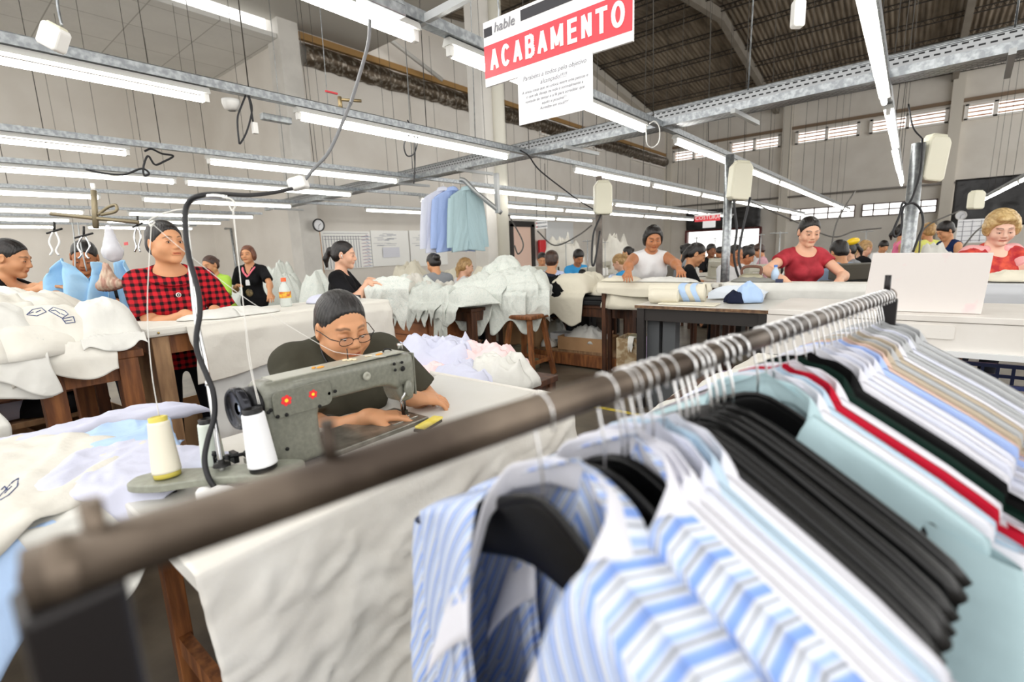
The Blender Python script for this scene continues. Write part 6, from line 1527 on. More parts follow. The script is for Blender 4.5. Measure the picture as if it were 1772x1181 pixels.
xd = aty(853, 60, sy)[0]; MB().box(((x0+.004+xd)/2, sy-.007, (zd0+zd1)/2), (xd-x0-.004, .002, zd1-zd0)).build('dark_square', dk_, sg)
xa, xb = aty(903, 45, sy)[0], aty(1052, 0, sy)[0]; MB().box(((xa+xb)/2, sy-.007, (zd0+zd1)/2+.012), (xb-xa, .002, (zd1-zd0)*1.15)).build('dark_bar', dk_, sg)
Rsg = np.array([[1, 0, 0], [0, 0, -1], [0, 1, 0]]).astype(float)  # text in the x-z plane facing -y
hz = (zr1-zr0)
LET = {'A': [[(0, 0), (.5, 1), (1, 0)], [(.2, .3), (.8, .3)]], 'B': [[(.04, 0), (.04, 1)], [(.04, 1), (.62, 1), (.86, .92), (.92, .78), (.86, .62), (.62, .53), (.04, .53)], [(.62, .53), (.92, .44), (1, .27), (.92, .09), (.62, 0), (.04, 0)]],
 'C': [[(.5+.46*math.cos(a), .5+.5*math.sin(a)) for a in np.linspace(.75, 2*PI-.75, 16)]], 'O': [[(.5+.47*math.cos(a), .5+.5*math.sin(a)) for a in np.linspace(0, 2*PI, 25)]], 'M': [[(.04, 0), (.04, 1), (.5, .12), (.96, 1), (.96, 0)]], 'E': [[(.9, 1), (.08, 1), (.08, 0), (.92, 0)], [(.08, .52), (.82, .52)]],
 'N': [[(.06, 0), (.06, 1), (.94, 0), (.94, 1)]], 'T': [[(0, 1), (1, 1)], [(.5, 1), (.5, 0)]]}
def block_word(word, x0, z0, W_, H_, y, st, m, parent):
    wd = {'M': 1.3, 'O': 1.15, 'C': 1.05}; tot = sum(wd.get(c, 1) for c in word); gap = .30; u = W_/(tot+gap*(len(word)-1)); x = x0
    for ci, ch in enumerate(word):
        b = MB(); w_ = u*wd.get(ch, 1)
        q_ = 0
        for ln in LET[ch]:
            P = [(x+st/2+p[0]*(w_-st), z0+st/2+p[1]*(H_-st)) for p in ln]
            for (a0, c0), (a1, c1) in zip(P[:-1], P[1:]):
                L_ = math.hypot(a1-a0, c1-c0); tx_, tz_ = (a1-a0)/L_*st/2, (c1-c0)/L_*st/2; e_ = .35 if len(ln) > 8 else 1
                if ch in 'ANM' and len(ln) > 2: e_ = .45
                b.prism([(a0-tx_*e_-tz_, c0-tz_*e_+tx_), (a1+tx_*e_-tz_, c1+tz_*e_+tx_), (a1+tx_*e_+tz_, c1+tz_*e_-tx_), (a0-tx_*e_+tz_, c0-tz_*e_-tx_)], y-.00025*(q_ % 4), y+.002+.0001*(q_ % 4)); q_ += 1
        b.build('letter', m, parent); x += w_+u*gap
block_word('ACABAMENTO', x0+W*.05, zr0+hz*.17, W*.91, hz*.68, sy-.0105, hz*.122, sgm, sg)
text('hable', hz*.42, mat('grey_pen', '#8a8a90', .6), Rsg, (xd+.012, sy-.009, zd0+.006), 'lettering', sg, shear=.2)
pp_ = thing('paper_notice', (x0+W*.4, sy-.012, zb-.2), 'white sheet of paper with italic printed lines taped under the red sign', 'notice')
q = [aty(895, 127, sy-.012), aty(900, 214, sy-.012), aty(1031, 190, sy-.012), aty(1021, 84, sy-.012)]
px0, px1, pz0, pz1 = (q[0][0]+q[1][0])/2, (q[2][0]+q[3][0])/2, (q[1][2]+q[2][2])/2, (q[0][2]+q[3][2])/2
MB().box(((px0+px1)/2, sy-.013, (pz0+pz1)/2), (px1-px0, .002, pz1-pz0)).build('sheet', M['paper'], pp_)
ink = mat('grey_ink', '#8b8b92', .7); ph = pz1-pz0
for i, (s_, sz, yy_) in enumerate((('Parabéns a todos pelo objetivo', .115, .80), ('alcançado!!!!!', .115, .665), ('A única coisa que se coloca entre uma pessoa e', .078, .56), ('o que ela deseja na vida é normalmente a', .078, .47), ('vontade de tentar e a fé para acreditar que', .078, .38), ('aquilo é possível !', .078, .29), ('Acredite em você!!!!', .078, .20))):
    o = text(s_, sz*ph, ink, Rsg, ((px0+px1)/2, sy-.0145, pz0+ph*yy_), 'lettering', pp_, align='CENTER', shear=.25, ext=.0003, maxw=(px1-px0)*.92)
for xx in (x0+W*.12, x1-W*.1):
    cz_ = np.linspace(zt2, 4.2, 60); MB().tube([(xx+.004*(i % 2), sy, z) for i, z in enumerate(cz_)], .004, 6, smooth=False).build('chain', M['galv'], sg)
# small signs
def board(px, py, d, w, h, m, label, name='sign', cat='sign', txt=None, tm=None, ts=.6, extra=None, facing='cam', th=.012):
    c = atd(px, py, d); W_, H_ = w/FPX*d, h/FPX*d; o = thing(name, tuple(c-[0, 0, H_/2]), label, cat)
    MB().box(c, (W_, th, H_)).build('panel', m, o)
    if txt: text(txt, H_*ts, tm, Rsg, (c[0], c[1]-th*.6-.002, c[2]-H_*.22), 'lettering', o, align='CENTER')
    if extra: extra(o, c, W_, H_)
    return o
def ex(o, c, W_, H_):
    MB().box((c[0], c[1]-.01, c[2]+H_*.42), (W_*1.02, .012, H_*.2)).build('white_strip', sgm, o); MB().box((c[0], c[1]-.012, c[2]+H_*.62), (W_, .012, H_*.12)).build('dark_strip', dk_, o)
    MB().box((c[0]+.05, c[1]-.012, c[2]-H_*.95), (W_*.5, .004, H_*.95)).build('paper', M['paper'], o)
    for s in (-1, 1): MB().tube([(c[0]+s*W_*.4, c[1], c[2]+H_*.5), (c[0]+s*W_*.4, c[1], c[2]+1.2)], .006, 6).build('wire', wire_m, o)
board(1224, 377, 12, 43, 12, red, 'small red sign reading COSTURA hanging over the far machines', txt='COSTURA', tm=sgm, ts=.75, extra=ex)
def ex2(o, c, W_, H_):
    for j, s_ in enumerate(('BEBEDOURO', 'VESTIÁRIOS')): text(s_, H_*.30, mat('grey_ink2', '#5c6a78', .7), Rsg, (c[0]+W_*.08, c[1]-.012, c[2]+H_*(.12-.45*j)), 'lettering', o, align='CENTER'); MB().box((c[0]-W_*.4, c[1]-.01, c[2]+H_*(.2-.45*j)), (W_*.08, .004, H_*.15)).build('red_arrow', red, o)
    for s in (-1, 1): MB().tube([(c[0]+s*W_*.4, c[1], c[2]+H_*.5), (c[0]+s*W_*.4, c[1], c[2]+1.3)], .006, 6).build('wire', wire_m, o)
board(937, 389, 11, 24, 14, mat('sign_white'  , '#f6f6f6'), 'small white two-line direction sign hanging by the pink door', extra=ex2)
# ---- wall things
def wallboard(x0p, x1p, yt, yb, lab, m, name='whiteboard', cat='whiteboard', parts=None):
    a, b = atx(x0p, yt, XL+.06), atx(x1p, yt, XL+.06); zt_, zb_ = a[2], atx(x0p, yb, XL+.06)[2]
    o = thing(name, (XL+.05, (a[1]+b[1])/2, zb_), lab, cat)
    MB().box((XL+.04, (a[1]+b[1])/2, (zt_+zb_)/2), (.03, b[1]-a[1], zt_-zb_)).build('panel', m, o)
    if parts: parts(o, a[1], b[1], zb_, zt_)
    return o
gridm = mat('grid_ink', '#8f8f98', .7); redink = mat('red_ink', '#cf6a70', .7); blueink = mat('blue_ink', '#6a7fae', .7)
def gridparts(o, y0, y1, z0, z1):
    b = MB(); 
    for k in range(14): y = y0+(y1-y0)*(.03+.055*k); b.box((XL+.058, y, (z0+z1)/2-.05), (.004, .014, (z1-z0)*.86))
    for z in (z1-.06, z1-.14, z1-.22): b.box((XL+.058, (y0+y1)/2, z), (.004, (y1-y0)*.9, .012))
    b.build('ruled_lines', gridm, o)
    b = MB(); b2 = MB(); ya = y0+(y1-y0)*.80
    for k in range(10):
        z = z0+.04+(z1-z0-.1)*k/10; b.bar((XL+.06, ya, z), (XL+.06, y1-.06, z+.05), .012, .004); b2.box((XL+.058, (ya+y1)/2, z), (.004, (y1-ya), .010)); b2.bar((XL+.061, (ya+y1)/2, z+.06), (XL+.061, y1-.06, z+.0), .010, .004)
    b.build('red_marks', redink, o); b2.build('blue_marks', blueink, o)
    MB().box((XL+.05, y0-.04, (z0+z1)/2-.25), (.04, .06, z1-z0+.6)).build('wooden_edge', mat('orange_edge', '#c08a4a', .6), o)
wb = mat('whiteboard', '#f3f3ef', .3)
wallboard(554, 640, 400, 468, 'large ruled chart board with coloured columns behind the black top woman', wb, 'chart_board', 'board', gridparts)
def wbp_(o, y0, y1, z0, z1):
    b = MB(); r_ = random.Random(4)
    for k in range(26): y = y0+.2+r_.random()*(y1-y0-.8); z = z0+(z1-z0)*(.55+.4*r_.random()); b.box((XL+.058, y, z), (.003, .15+.25*r_.random(), .010))
    b.build('pen_writing', mat('pale_pen', '#a9adb6', .7), o)
wallboard(641, 706, 399, 462, 'plain white board in the middle of the left wall', wb, parts=wbp_)
wallboard(708, 772, 399, 462, 'white board with scribbles behind the hanging shirts', wb, parts=wbp_)
a = atx(678, 437, XL+.1); MB().box((XL+.08, a[1], a[2]), (.006, .62, .30)).build('notice_paper', mat('bluish_paper', '#e3e5ee', .7), label='small bluish paper taped on the middle white board', cat='paper')
def clock(c, r, n, label, rim):
    o = thing('wall_clock', tuple(c), label, 'clock'); R = np.stack([np.cross([0, 0, 1.], n), [0, 0, 1.], n], 1)
    MB().lathe([(r*.82, 0), (r*.84, .03), (r, .03), (r*1.02, 0)], c, 32, R=R).build('rim', rim, o); MB().lathe([(0, .01), (r*.84, .01)], c, 32, R=R).build('dial', M['paper'], o)
    h_ = MB(); h_.tube([c+np.array(n)*.02, c+np.array(n)*.02+R@np.array([r*.4, r*.25, 0])], r*.03, 6).tube([c+np.array(n)*.02, c+np.array(n)*.02+R@np.array([-r*.1, -r*.65, 0])], r*.025, 6); h_.build('hands', M['black'], o)
clock(atx(551, 390, XL+.55), .16, (1., 0, 0), 'round black-rimmed wall clock above the black top woman', M['black'])
clock(aty(1663, 373, YF-5.2), .17, (0, -1., 0), 'round white clock before the black sheet', M['white_p'])
def sheetp(o, c, W_, H_):
    b = MB()
    for k in range(5): b.box((c[0], c[1]-.012, c[2]+H_*(-.4+.2*k)), (W_*.95, .003, .01))
    for k in range(3): b.box((c[0]+W_*(-.3+.3*k), c[1]-.012, c[2]), (.01, .003, H_*.9))
    b.build('ruled_lines', gridm, o)
board(1681, 400, 11.5, 38, 40, M['paper'], 'white ruled wall chart left of the blonde woman', 'wall_chart', 'chart', extra=sheetp)
a = atx(942, 445, XL+.3); MB().box((XL+.2, a[1], 1.35), (.12, .45, .75)).build('fire_panel', mat('fire_red', '#d8222c', .4), label='red fire extinguisher panel behind the sewing women', cat='extinguisher panel', bevel=.03)
a = atx(958, 425, XL+.1); MB().box((XL+.06, a[1]+.6, 1.95), (.02, 2.2, 1.1)).build('wire_grid_board', mat('pale_grid', '#e4e6e6', .5), label='pale ruled board right of the red panel', cat='board')
for i, px in enumerate((1008, 1098)): a = atx(px, 400, XL+.2); MB().box((XL+.15, a[1], 1.6), (.3, .35, 3.2)).build('wall_pier', mat('tan_pier', '#c9b8a2', .7), kind='structure') if False else None
MB().box((atx(612, 400, -17.5)[0]+0, 2, 0), (.01, .01, .01)) if False else None
# red and black sign on the end wall, mannequin of far left wall cloth rack
o = board(218, 422, 9.0, 20, 5, red, 'small red and grey strip sign on the left wall')
# far machines row: build one background sewing machine and copy
def make_bg():
    r = thing('sewing_machine', (0, 0, 0), 'x', 'sewing machine', 'background sewing machines')
    tm_ = mat('pale_machine_table', '#d8d4ca', .5); g1 = mat('beige_machine', '#b9b6a6', .4)
    MB().box((0, 0, .74), (1.05, .55, .035)).build('table_top', tm_, r, local=True); [MB().box((x_, 0, .36), (.06, .45, .72)).build('stand', M['darkmetal'], r, local=True) for x_ in (-.42, .42)]
    b = MB(); b.box((0, 0, .775), (.46, .17, .04)).box((.18, 0, .88), (.10, .11, .19)).box((-.0, 0, .985), (.46, .10, .09)).box((-.2, 0, .93), (.07, .09, .13)); b.build('casting', g1, r, local=True, bevel=.012)
    MB().lathe([(0, 0), (.06, 0), (.065, .02), (0, .022)], (.235, 0, .95), 18, R=rotm(0, PI/2, 0)).build('hand_wheel', M['darkmetal'], r, local=True)
    MB().tube([(.40, .18, .74), (.40, .18, 1.42)], .008, 8).tube([(.25, .18, 1.40), (.52, .18, 1.40)], .006, 6).build('thread_pole', M['alu'], r, local=True)
    c1 = MB(); c1.lathe([(.03, 0), (.022, .14), (0, .14)], (.32, .18, .78), 14).lathe([(.03, 0), (.022, .14), (0, .14)], (.46, .18, .78), 14); c1.build('thread_spools', M['white_p'], r, local=True)
    return r
bgm = make_bg()
# heaps in the back
for i, (px, py, d, rx, h, c) in enumerate(((708, 468, 9.0, .50, .75, 'cream'), (775, 465, 7.6, .38, .62, 'cream'), (842, 470, 8.8, .42, .62, 'cream'), (975, 465, 10.2, .50, 1.15, 'ivory'), (1060, 465, 12.0, .62, 1.15, 'ivory'), (488, 500, 7.9, .48, .85, 'print'), (402, 500, 7.9, .36, .62, 'print'), (352, 520, 8.1, .28, .5, 'print'), (548, 500, 6.6, .34, .66, 'print'), (1610, 450, 6.4, .26, .85, 'white'))):
    c_ = atd(px, py, d); heap((c_[0], c_[1], .45 if i < 9 else .4), rx, rx*.8, h, CL[c], name='cloth_heap', cat='cloth heap', label='%s cloth heap in the back of the hall, %s' % (['cream', 'cream', 'cream', 'ivory', 'ivory', 'printed', 'printed', 'printed', 'printed', 'white'][i], ['below the white boards', 'behind the grey shirt woman', 'behind the white tank woman', 'behind the pale blue back', 'left of the white top woman', 'right of the black shirt woman', 'left of the black shirt woman', 'beside the green shirt woman', 'behind the black top woman', 'before the yellow top person'][i]), seed=260+i, fs=.9)
    if i < 10: table('work_table', c_[0]-rx, c_[0]+rx, c_[1]-rx*.7, c_[1]+rx*.7, .45 if i < 9 else .4, 'low wooden platform under the %s' % ['cream heap below the boards', 'cream heap behind the grey shirt woman', 'cream heap behind the tank top woman', 'ivory heap behind the pale blue back', 'ivory heap left of the white top woman', 'printed heap right of the black shirt woman', 'printed heap left of the black shirt woman', 'printed heap by the green shirt woman', 'printed heap behind the black top woman', 'white heap by the yellow top person'][i], m=M['wood_d'])
# shirts hanging from the bracket by the column
hb = atd(805, 322, 6.3)
MB().tube(smoothpts([hb+[-.05, -.05, .08], hb+[0, 0, .06], hb+[.12, .1, -.1], hb+[.3, .35, -.35]]), .03, 10).build('bracket_arm', M['alu'], label='grey metal bracket arm holding the hanging shirts by the column', cat='bracket')
MB().bar(hb+[.28, .3, -.35], hb+[.28, .3, .15], .05, .05).build('bracket_arm', M['alu'], label='short upright of the bracket by the column', cat='bracket')
for i, (dx, m, rz_, sc_) in enumerate(((0, FAB['aqua'], 2.6, .95), (-.14, FAB['blue'], 2.35, .9), (-.24, FAB['white2'], 2.2, .92))):
    l_ = hb+np.array([dx*.8, dx*.9+.0, -.06])
    h2 = copy_tree(hp_, loc=tuple(l_), rot=(0, 0, rz_-PI*.5+.4), label='black hanger by the column holding the %s shirt' % ['aqua', 'blue', 'white'][i])
    o = copy_tree(pr[1], loc=tuple(l_), rot=(0, 0, rz_-PI*.5+.4), label='%s shirt hanging from the bracket by the column' % ['pale aqua', 'light blue', 'white'][i]); o.scale = (1.05, .9, 1.05)
    for ch in [c for c in COL.objects if c.parent is o]:
        ch.material_slots[0].link = 'OBJECT'; ch.material_slots[0].material = m
# ---- blue garments, pinch hooks and brass rail at the left
gd = 3.0
def garment_hang(px, pyt, w, h, d, m, lab, seed, slant=0):
    c = atd(px, pyt, d); W_, H_ = w/FPX*d, h/FPX*d; n = 30; U = np.linspace(-1, 1, n)[:, None]; V = np.linspace(0, 1, n)[None]
    e = unit(np.array([CR[0], CR[1], 0])); f_ = np.array([-e[1], e[0], 0])
    x = U*W_*.5*(.55+.45*sstep(0, .35, V))+slant*V*W_; z = -V*H_-.06*(U**2)*(1-V)
    y = .05*np.sin(U*5+seed)*(.4+V)+.04*(ridge(U*1.5+seed, V*1.5, 0, seed=seed)-.5)
    P = c+e*x[..., None]+f_*y[..., None]+np.array([0, 0, 1.])*z[..., None]
    return MB().grid(P).build('hanging_garment', m, label=lab, cat='garment', solid=.004)
garment_hang(104, 447, 60, 80, 2.9, CL['sky'], 'sky blue garment hanging on white pincers at the left', 3)
garment_hang(165, 453, 44, 75, 3.0, CL['sky'], 'sky blue garment hanging left of the string bag', 5, -.2)
garment_hang(207, 450, 46, 100, 3.1, CL['sky'], 'sky blue garment hanging right of the string bag', 7, .3)
bagm = mat('striped_mesh_bag', '#cbb7a2', .8, col2='#b58a7a', cscale=60, aniso=(1, 1, .1), bump=.4)
f = Field(); bc = atd(187, 482, 2.85); e = unit(np.array([CR[0], CR[1], 0])); f.cap(bc+[0, 0, .08], bc+[0, 0, -.02], .012, .045, k=.03).cap(bc-e*.045+[0, 0, -.045], bc+e*.055+[0, 0, -.035], .028, .028, k=.03)
mesh_obj('string_bag', [f.mesh(.008)], bagm, disp=lambda V: .004*np.sin(V[:, 0]*300+V[:, 1]*200), label='beige striped string bag hanging between blue garments', cat='bag')
f = Field(); bc = atd(192, 420, 2.9); f.cap(bc+[0, 0, .09], bc+[0, 0, -.05], .012, .045, k=.03).ell(bc+[0, 0, -.06], (.045, .045, .05))
mesh_obj('plastic_bag', [f.mesh(.008)], mat('clear_bag', '#dcdde4', .15, alpha=.75, bump=.6, bscale=30), disp=lambda V: .014*(ridge(V[:, 0]*25, V[:, 1]*25, V[:, 2]*14, seed=2)-.5), label='clear plastic bag of lilac scraps hanging above the string bag', cat='bag')
brs = mat('aged_brass', '#8e836a', .45, .6)
gant = thing('steam_boom', tuple(atd(165, 372, 3.0)), 'brass coloured boom and pipe arms over the left table', 'boom')
MB().tube([atd(88, 370, 3.0), atd(165, 378, 3.0), atd(240, 385, 3.05)], .012, 8).tube([atd(162, 330, 3.0), atd(166, 395, 3.0)], .016, 8).build('arm', brs, gant)
MB().tube(smoothpts([atd(170, 372, 3), atd(185, 360, 3), atd(200, 355, 3), atd(200, 366, 3), atd(175, 372, 3)]), .009, 8).build('knuckle', brs, gant)
MB().tube([atd(162, 330, 3), atd(160, 318, 3)], .012, 8).build('white_tip', M['white_p'], gant)
def pincer(px, py, d, lab, w=22, h=42):
    o = thing('hanging_pincer', tuple(atd(px, py, d)), lab, 'pincer hanger'); b = MB()
    MB().tube([atd(px-w*.6, py+4, d), atd(px+w*.6, py-4, d)], .006, 8).tube([atd(px, py, d), atd(px, py-16, d)], .006, 8).build('cross_bar', M['darkmetal'], o)
    for s in (-1, 1):
        MB().tube(smoothpts([atd(px+s*w*.12, py+2, d), atd(px+s*w*.40, py+h*.45, d), atd(px+s*w*.15, py+h*.8, d), atd(px+s*w*.35, py+h, d)]), .0055, 8).build('jaw', M['white_p'] if px < 120 else M['chrome'], o)
pincer(94, 400, 2.9, 'white pincer hanger holding the leftmost blue garment'); pincer(145, 408, 3.0, 'chrome pincer hanger over the second blue garment', 26, 40); pincer(238, 390, 3.1, 'chrome tongs hanging beside the plaid woman', 14, 46)
for i, (x0_, x1_, y0_) in enumerate(((125, 130, 385), (135, 150, 385))): cable([atd(x0_, 385, 3.1), atd(x0_+4, 420, 3.1), atd(x1_, 470, 3.1)], .004, ['thin cord left of the second pincer', 'thin cord right of the second pincer'][i], M['alu'])
# shelf of cloth bolts on the end wall behind plaid woman
a = aty(240, 440, YC-.5)
MB().box((a[0]+.2, YC-.45, 1.3), (.55, .5, 2.6)).build('storage_rack', mat('teal_grey_rack', '#6f7f80', .7, col2='#a8977c', cscale=6), label='tall narrow storage rack against the end wall behind the plaid woman', cat='rack', bevel=.01)
# ================================================================ the people
denim = fabric('blue_denim', '#6f8299', '#8fa1b5'); darkp = fabric('dark_trousers', '#1e1f26'); jet = fabric('black_jersey', '#111113', '#19191c')
def plaid():
    m = bpy.data.materials.new('red_black_plaid'); g = NT(m); out = g.n('ShaderNodeOutputMaterial'); b = g.n('ShaderNodeBsdfPrincipled', Roughness=.85); b.inputs['Specular IOR Level'].default_value = .2; g.l(b.outputs[0], out.inputs[0])
    tc = g.n('ShaderNodeTexCoord'); sp = g.n('ShaderNodeSeparateXYZ'); g.l(tc.outputs['Object'], sp.inputs[0]); fs = []
    for ax in (0, 2):
        a = g.n('ShaderNodeMath', _operation='MULTIPLY'); g.l(sp.outputs[ax], a.inputs[0]); a.inputs[1].default_value = 2*PI/.036
        s_ = g.n('ShaderNodeMath', _operation='SINE'); g.l(a.outputs[0], s_.inputs[0]); c = g.n('ShaderNodeMapRange'); g.l(s_.outputs[0], c.inputs[0]); c.inputs[1].default_value = -.35; c.inputs[2].default_value = .55; fs.append(c)
    ad = g.n('ShaderNodeMath', _operation='ADD'); g.l(fs[0].outputs[0], ad.inputs[0]); g.l(fs[1].outputs[0], ad.inputs[1])
    hf = g.n('ShaderNodeMath', _operation='MULTIPLY'); g.l(ad.outputs[0], hf.inputs[0]); hf.inputs[1].default_value = .5
    r = g.n('ShaderNodeValToRGB'); g.l(hf.outputs[0], r.inputs[0]); cr = r.color_ramp; cr.elements[0].color = lin('#c0202a'); cr.elements[0].position = .2; cr.elements[1].color = lin('#140c0f'); cr.elements[1].position = .95; e = cr.elements.new(.55); e.color = lin('#6e1a22')
    g.l(r.outputs[0], b.inputs['Base Color']); return m
def mottled(name, c1, c2, c3, scale):
    m = mat(name, c1, .8, col2=c2, cscale=scale, bump=.25, bscale=20, bdist=.02); return m
CAMY, RGT, LFT, AWY = -2.46, -.89, 2.25, .68
def near_hands(T, dx=.12, dz=0): pass
def ring(pts, r, m, name, root, **k): return MB().tube(pts, r, 8).build(name, m, root, local=True, **k)
# seated woman at the machine
Hd = atd(592, 566, 1.68)
q = person('seated woman in olive top with glasses, bent over the sewing machine', Hd, 'tan', 'grey', 'bun', yaw=-1.95, lean=.26, hp=.27, hy=.22, hn=.07, ht=.05, sit=True, g=1.32, top=fabric('olive_knit', '#3f3d33', '#47453a', bump=.2), sleeve='short', neck='round', hem=0, pants=darkp,
    hands=[atd(690, 697, 1.70)+[0, 0, -.0], atd(617, 716, 1.66)][::-1] if False else [atd(640, 722, 1.60), atd(712, 690, 1.72)], hdirs=[((.55, .8, -.1), (0, 0, 1)), ((.4, .85, -.2), (.2, 0, 1))], hints=[(.6, -.6, -.5), (-.6, -.6, -.5)], hd=.0024, h=.007, hh=.003, lids=.0, fat=.8, vol=1.0, wide=1.05, gaze=(0, -1))
rt, hcl, Rh, J = q['root'], q['hcl'], q['Rh'], q['J']
gl = MB(); gls = MB()
for s in (-1, 1):
    pts = [Rh@np.array([s*.032+.0235*math.cos(a)*(1.0), .105+.002*math.sin(a), -.008+.0150*(abs(math.sin(a))**.8)*math.copysign(1, math.sin(a))])+hcl for a in np.linspace(0, 2*PI, 25)[:-1]]
    gl.tube(pts, .0012, 6, closed=True, cap=False); gls.add(pts, [tuple(range(24))])
    gl.tube([Rh@np.array(p)+hcl for p in ((s*.056, .103, -.002), (s*.076, .085, .002), (s*.086, .02, .006), (s*.085, -.01, .0))], .0017, 6)
gl.tube([Rh@np.array(p)+hcl for p in ((-.009, .106, -.004), (0, .109, -.001), (.009, .106, -.004))], .0014, 6)
go = gl.build('glasses', mat('black_spectacle_frame', '#131213', .25), rt, local=True, label='thin dark-framed glasses'); gls.build('lenses', mat('lens_glass', '#ffffff', .02, alpha=.04, spec=.3), go, local=True)
# black lanyard round the neck
ring(smoothpts([J(-.058, -.03, .485), J(-.070, .045, .47), J(-.05, .10, .42), J(-.02, .125, .34), J(.0, .13, .26)], 5), .0045, M['rubber'], 'lanyard', rt); ring(smoothpts([J(.058, -.03, .485), J(.066, .05, .46), J(.045, .105, .41), J(.02, .125, .34), J(.0, .13, .26)], 5), .0045, M['rubber'], 'lanyard', rt)
st = thing('stool', (q['rt'][0], q['rt'][1], 0), 'wooden stool under the seated woman at the machine', 'stool')
MB().box((q['rt'][0], q['rt'][1], .33), (.34, .34, .04)).build('seat', M['wood'], st, bevel=.01)
for sx in (-1, 1):
    for sy in (-1, 1): MB().box((q['rt'][0]+sx*.13, q['rt'][1]+sy*.13, .155), (.04, .04, .31)).build('leg', M['wood'], st)
# plaid woman
Hd = atd(287, 421, 2.78); pl = plaid()
q = person('woman in red and black plaid blouse looking to the side at the pressing table', Hd, 'tan', 'black', 'tied', yaw=-1.72, lean=.06, hp=-.02, hy=.35, g=1.22, top=pl, sleeve='short', neck='scoop', pants=darkp, hands=[atd(322, 545, 2.66), atd(372, 537, 2.82)], hdirs=[((.75, .5, -.25), (0, 0, 1)), ((.9, .1, -.3), (0, 0, 1))], hd=.003, h=.008, lids=.75, gaze=(.5, 0), fat=1.0, wide=1.0, vol=1.04)
rt, J, hcl, Rh = q['root'], q['J'], q['hcl'], q['Rh']
for s in (-1, 1):
    U = np.linspace(0, 1, 14); V = np.linspace(0, 1, 5); a0 = PI*.5-s*(PI*1.0)*U  # collar leaves round the neckline
    P = np.zeros((14, 5, 3))
    for i, u in enumerate(U):
        ang = PI/2-s*u*2.3; rr_ = np.array([math.cos(ang)*.088, math.sin(ang)*.085+.005, 0])
        for j, v in enumerate(V): P[i, j] = J(rr_[0]*(1+.42*v), rr_[1]*(1+.42*v), .452-.035*math.sin(ang)*1.0-.030*v-.012*math.sin(ang)*v+(.012 if v < .3 else .010))
    MB().grid(P, flip=s < 0).build('collar', pl, rt, local=True, solid=.004)
for z in (.335, .225, .13):
    c = J(.0, .165 if z > .2 else .15, z); MB().lathe([(0, .004), (.012, .004), (.013, 0)], c, 18, R=rotm(-PI/2, 0, 0)).build('button', M['white_p'], rt, local=True, label='white ringed button'); MB().lathe([(.004, .0055), (.009, .0055), (.009, .004)], c, 14, R=rotm(-PI/2, 0, 0)).build('button', M['black'], rt, local=True)
# dark haired woman at far left edge
q = person('dark-haired woman in black top in profile at the left edge, holding a small tool', atd(18, 447, 3.2), 'tan', 'black', 'bun', yaw=-.55, lean=.2, hp=.30, top=jet, sleeve='short', neck='scoop', pants=darkp, hands=[atd(74, 500, 2.95), atd(78, 494, 3.1)], hd=.0035, h=.010, lids=.3, fat=.1, g=.95)
q = person('woman in black half hidden behind the blue garments, looking down', atd(146, 445, 3.75), 'brown', 'black', 'tied', yaw=CAMY+.5, lean=.1, hp=.45, ht=-.1, top=jet, sleeve='short', neck='round', pants=darkp, hands=[atd(140, 505, 3.5), atd(150, 498, 3.6)], hd=.004, h=.011, hh=.004, lids=.25)
# far left group
lime = fabric('lime_green_top', '#a9cf52')
person('seated woman in lime green top at the back left', atd(364, 459, 6.4), 'tan', 'brown', 'tied', yaw=CAMY-.3, lean=.2, hp=.25, sit=True, top=lime, sleeve='short', pants=darkp, hd=.006, h=.014, hh=.006, group=None)
q = person('standing woman in black blouse with badge and jeans, hands at her sides', atd(429, 441, 6.7), 'tan', 'reddish', 'bob', yaw=CAMY+.05, top=jet, sleeve='short', neck='v', pants=denim, hands=[atd(411, 495, 6.6), atd(467, 508, 6.5)], hd=.005, h=.012, hh=.005, lids=.7, vol=1.05)
J, rt = q['J'], q['root']
MB().box(J(.0, .128, .24), (.055, .006, .075)).build('name_badge', M['paper'], rt, local=True); ring([J(-.05, .06, .44), J(-.03, .11, .36), J(0, .13, .28)], .005, M['rubber'], 'lanyard', rt); ring([J(.05, .06, .44), J(.03, .11, .36), J(0, .13, .28)], .005, M['rubber'], 'lanyard', rt)
MB().ball(J(.0, .118, .10), (.05, .012, .055), 14).build('printed_motif', mat('gold_motif', '#8f7c55', .7, col2='#1a1a1a', cscale=30), rt, local=True)
c_ = fabric('coral_pink_top', '#f27d8d'); MB().tube(smoothpts([J(-.085, .02, .455), J(-.06, .09, .40), J(-.0, .118, .315)], 5), .014, 8, flat=.6).tube(smoothpts([J(.085, .02, .455), J(.06, .09, .40), J(.0, .118, .315)], 5), .014, 8, flat=.6).build('neck_trim', c_, rt, local=True)
q = person('woman in black top with white earbud and ponytail, reaching over the printed shirts', atd(595, 441, 4.45), 'light', 'black', 'pony', yaw=RGT+.1, lean=.08, hp=.18, g=1.22, top=jet, sleeve='short', neck='back', pants=darkp, hands=[atd(637, 489, 4.35), atd(640, 485, 4.6)], hdirs=[((.8, .55, -.1), (0, 0, 1)), ((.8, .55, -.1), (0, 0, 1))], hd=.004, h=.010, hh=.004, lids=.5, hints=[(.4, -.4, -.7), (-.4, -.4, -.7)])
MB().ball(q['Rh']@np.array([.088, .0, -.008])+q['hcl'], (.005, .007, .008), 10).tube([q['Rh']@np.array([.09, .002, -.01])+q['hcl'], q['Rh']@np.array([.088, .012, -.03])+q['hcl']], .0028, 6).build('earbud', M['white_p'], q['root'], local=True)
ring(smoothpts([q['J'](.06, -.02, .46), q['J'](.0, -.075, .45), q['J'](-.06, -.02, .46)], 5), .004, mat('brown_cord', '#4a2c22', .6), 'necklace', q['root'])
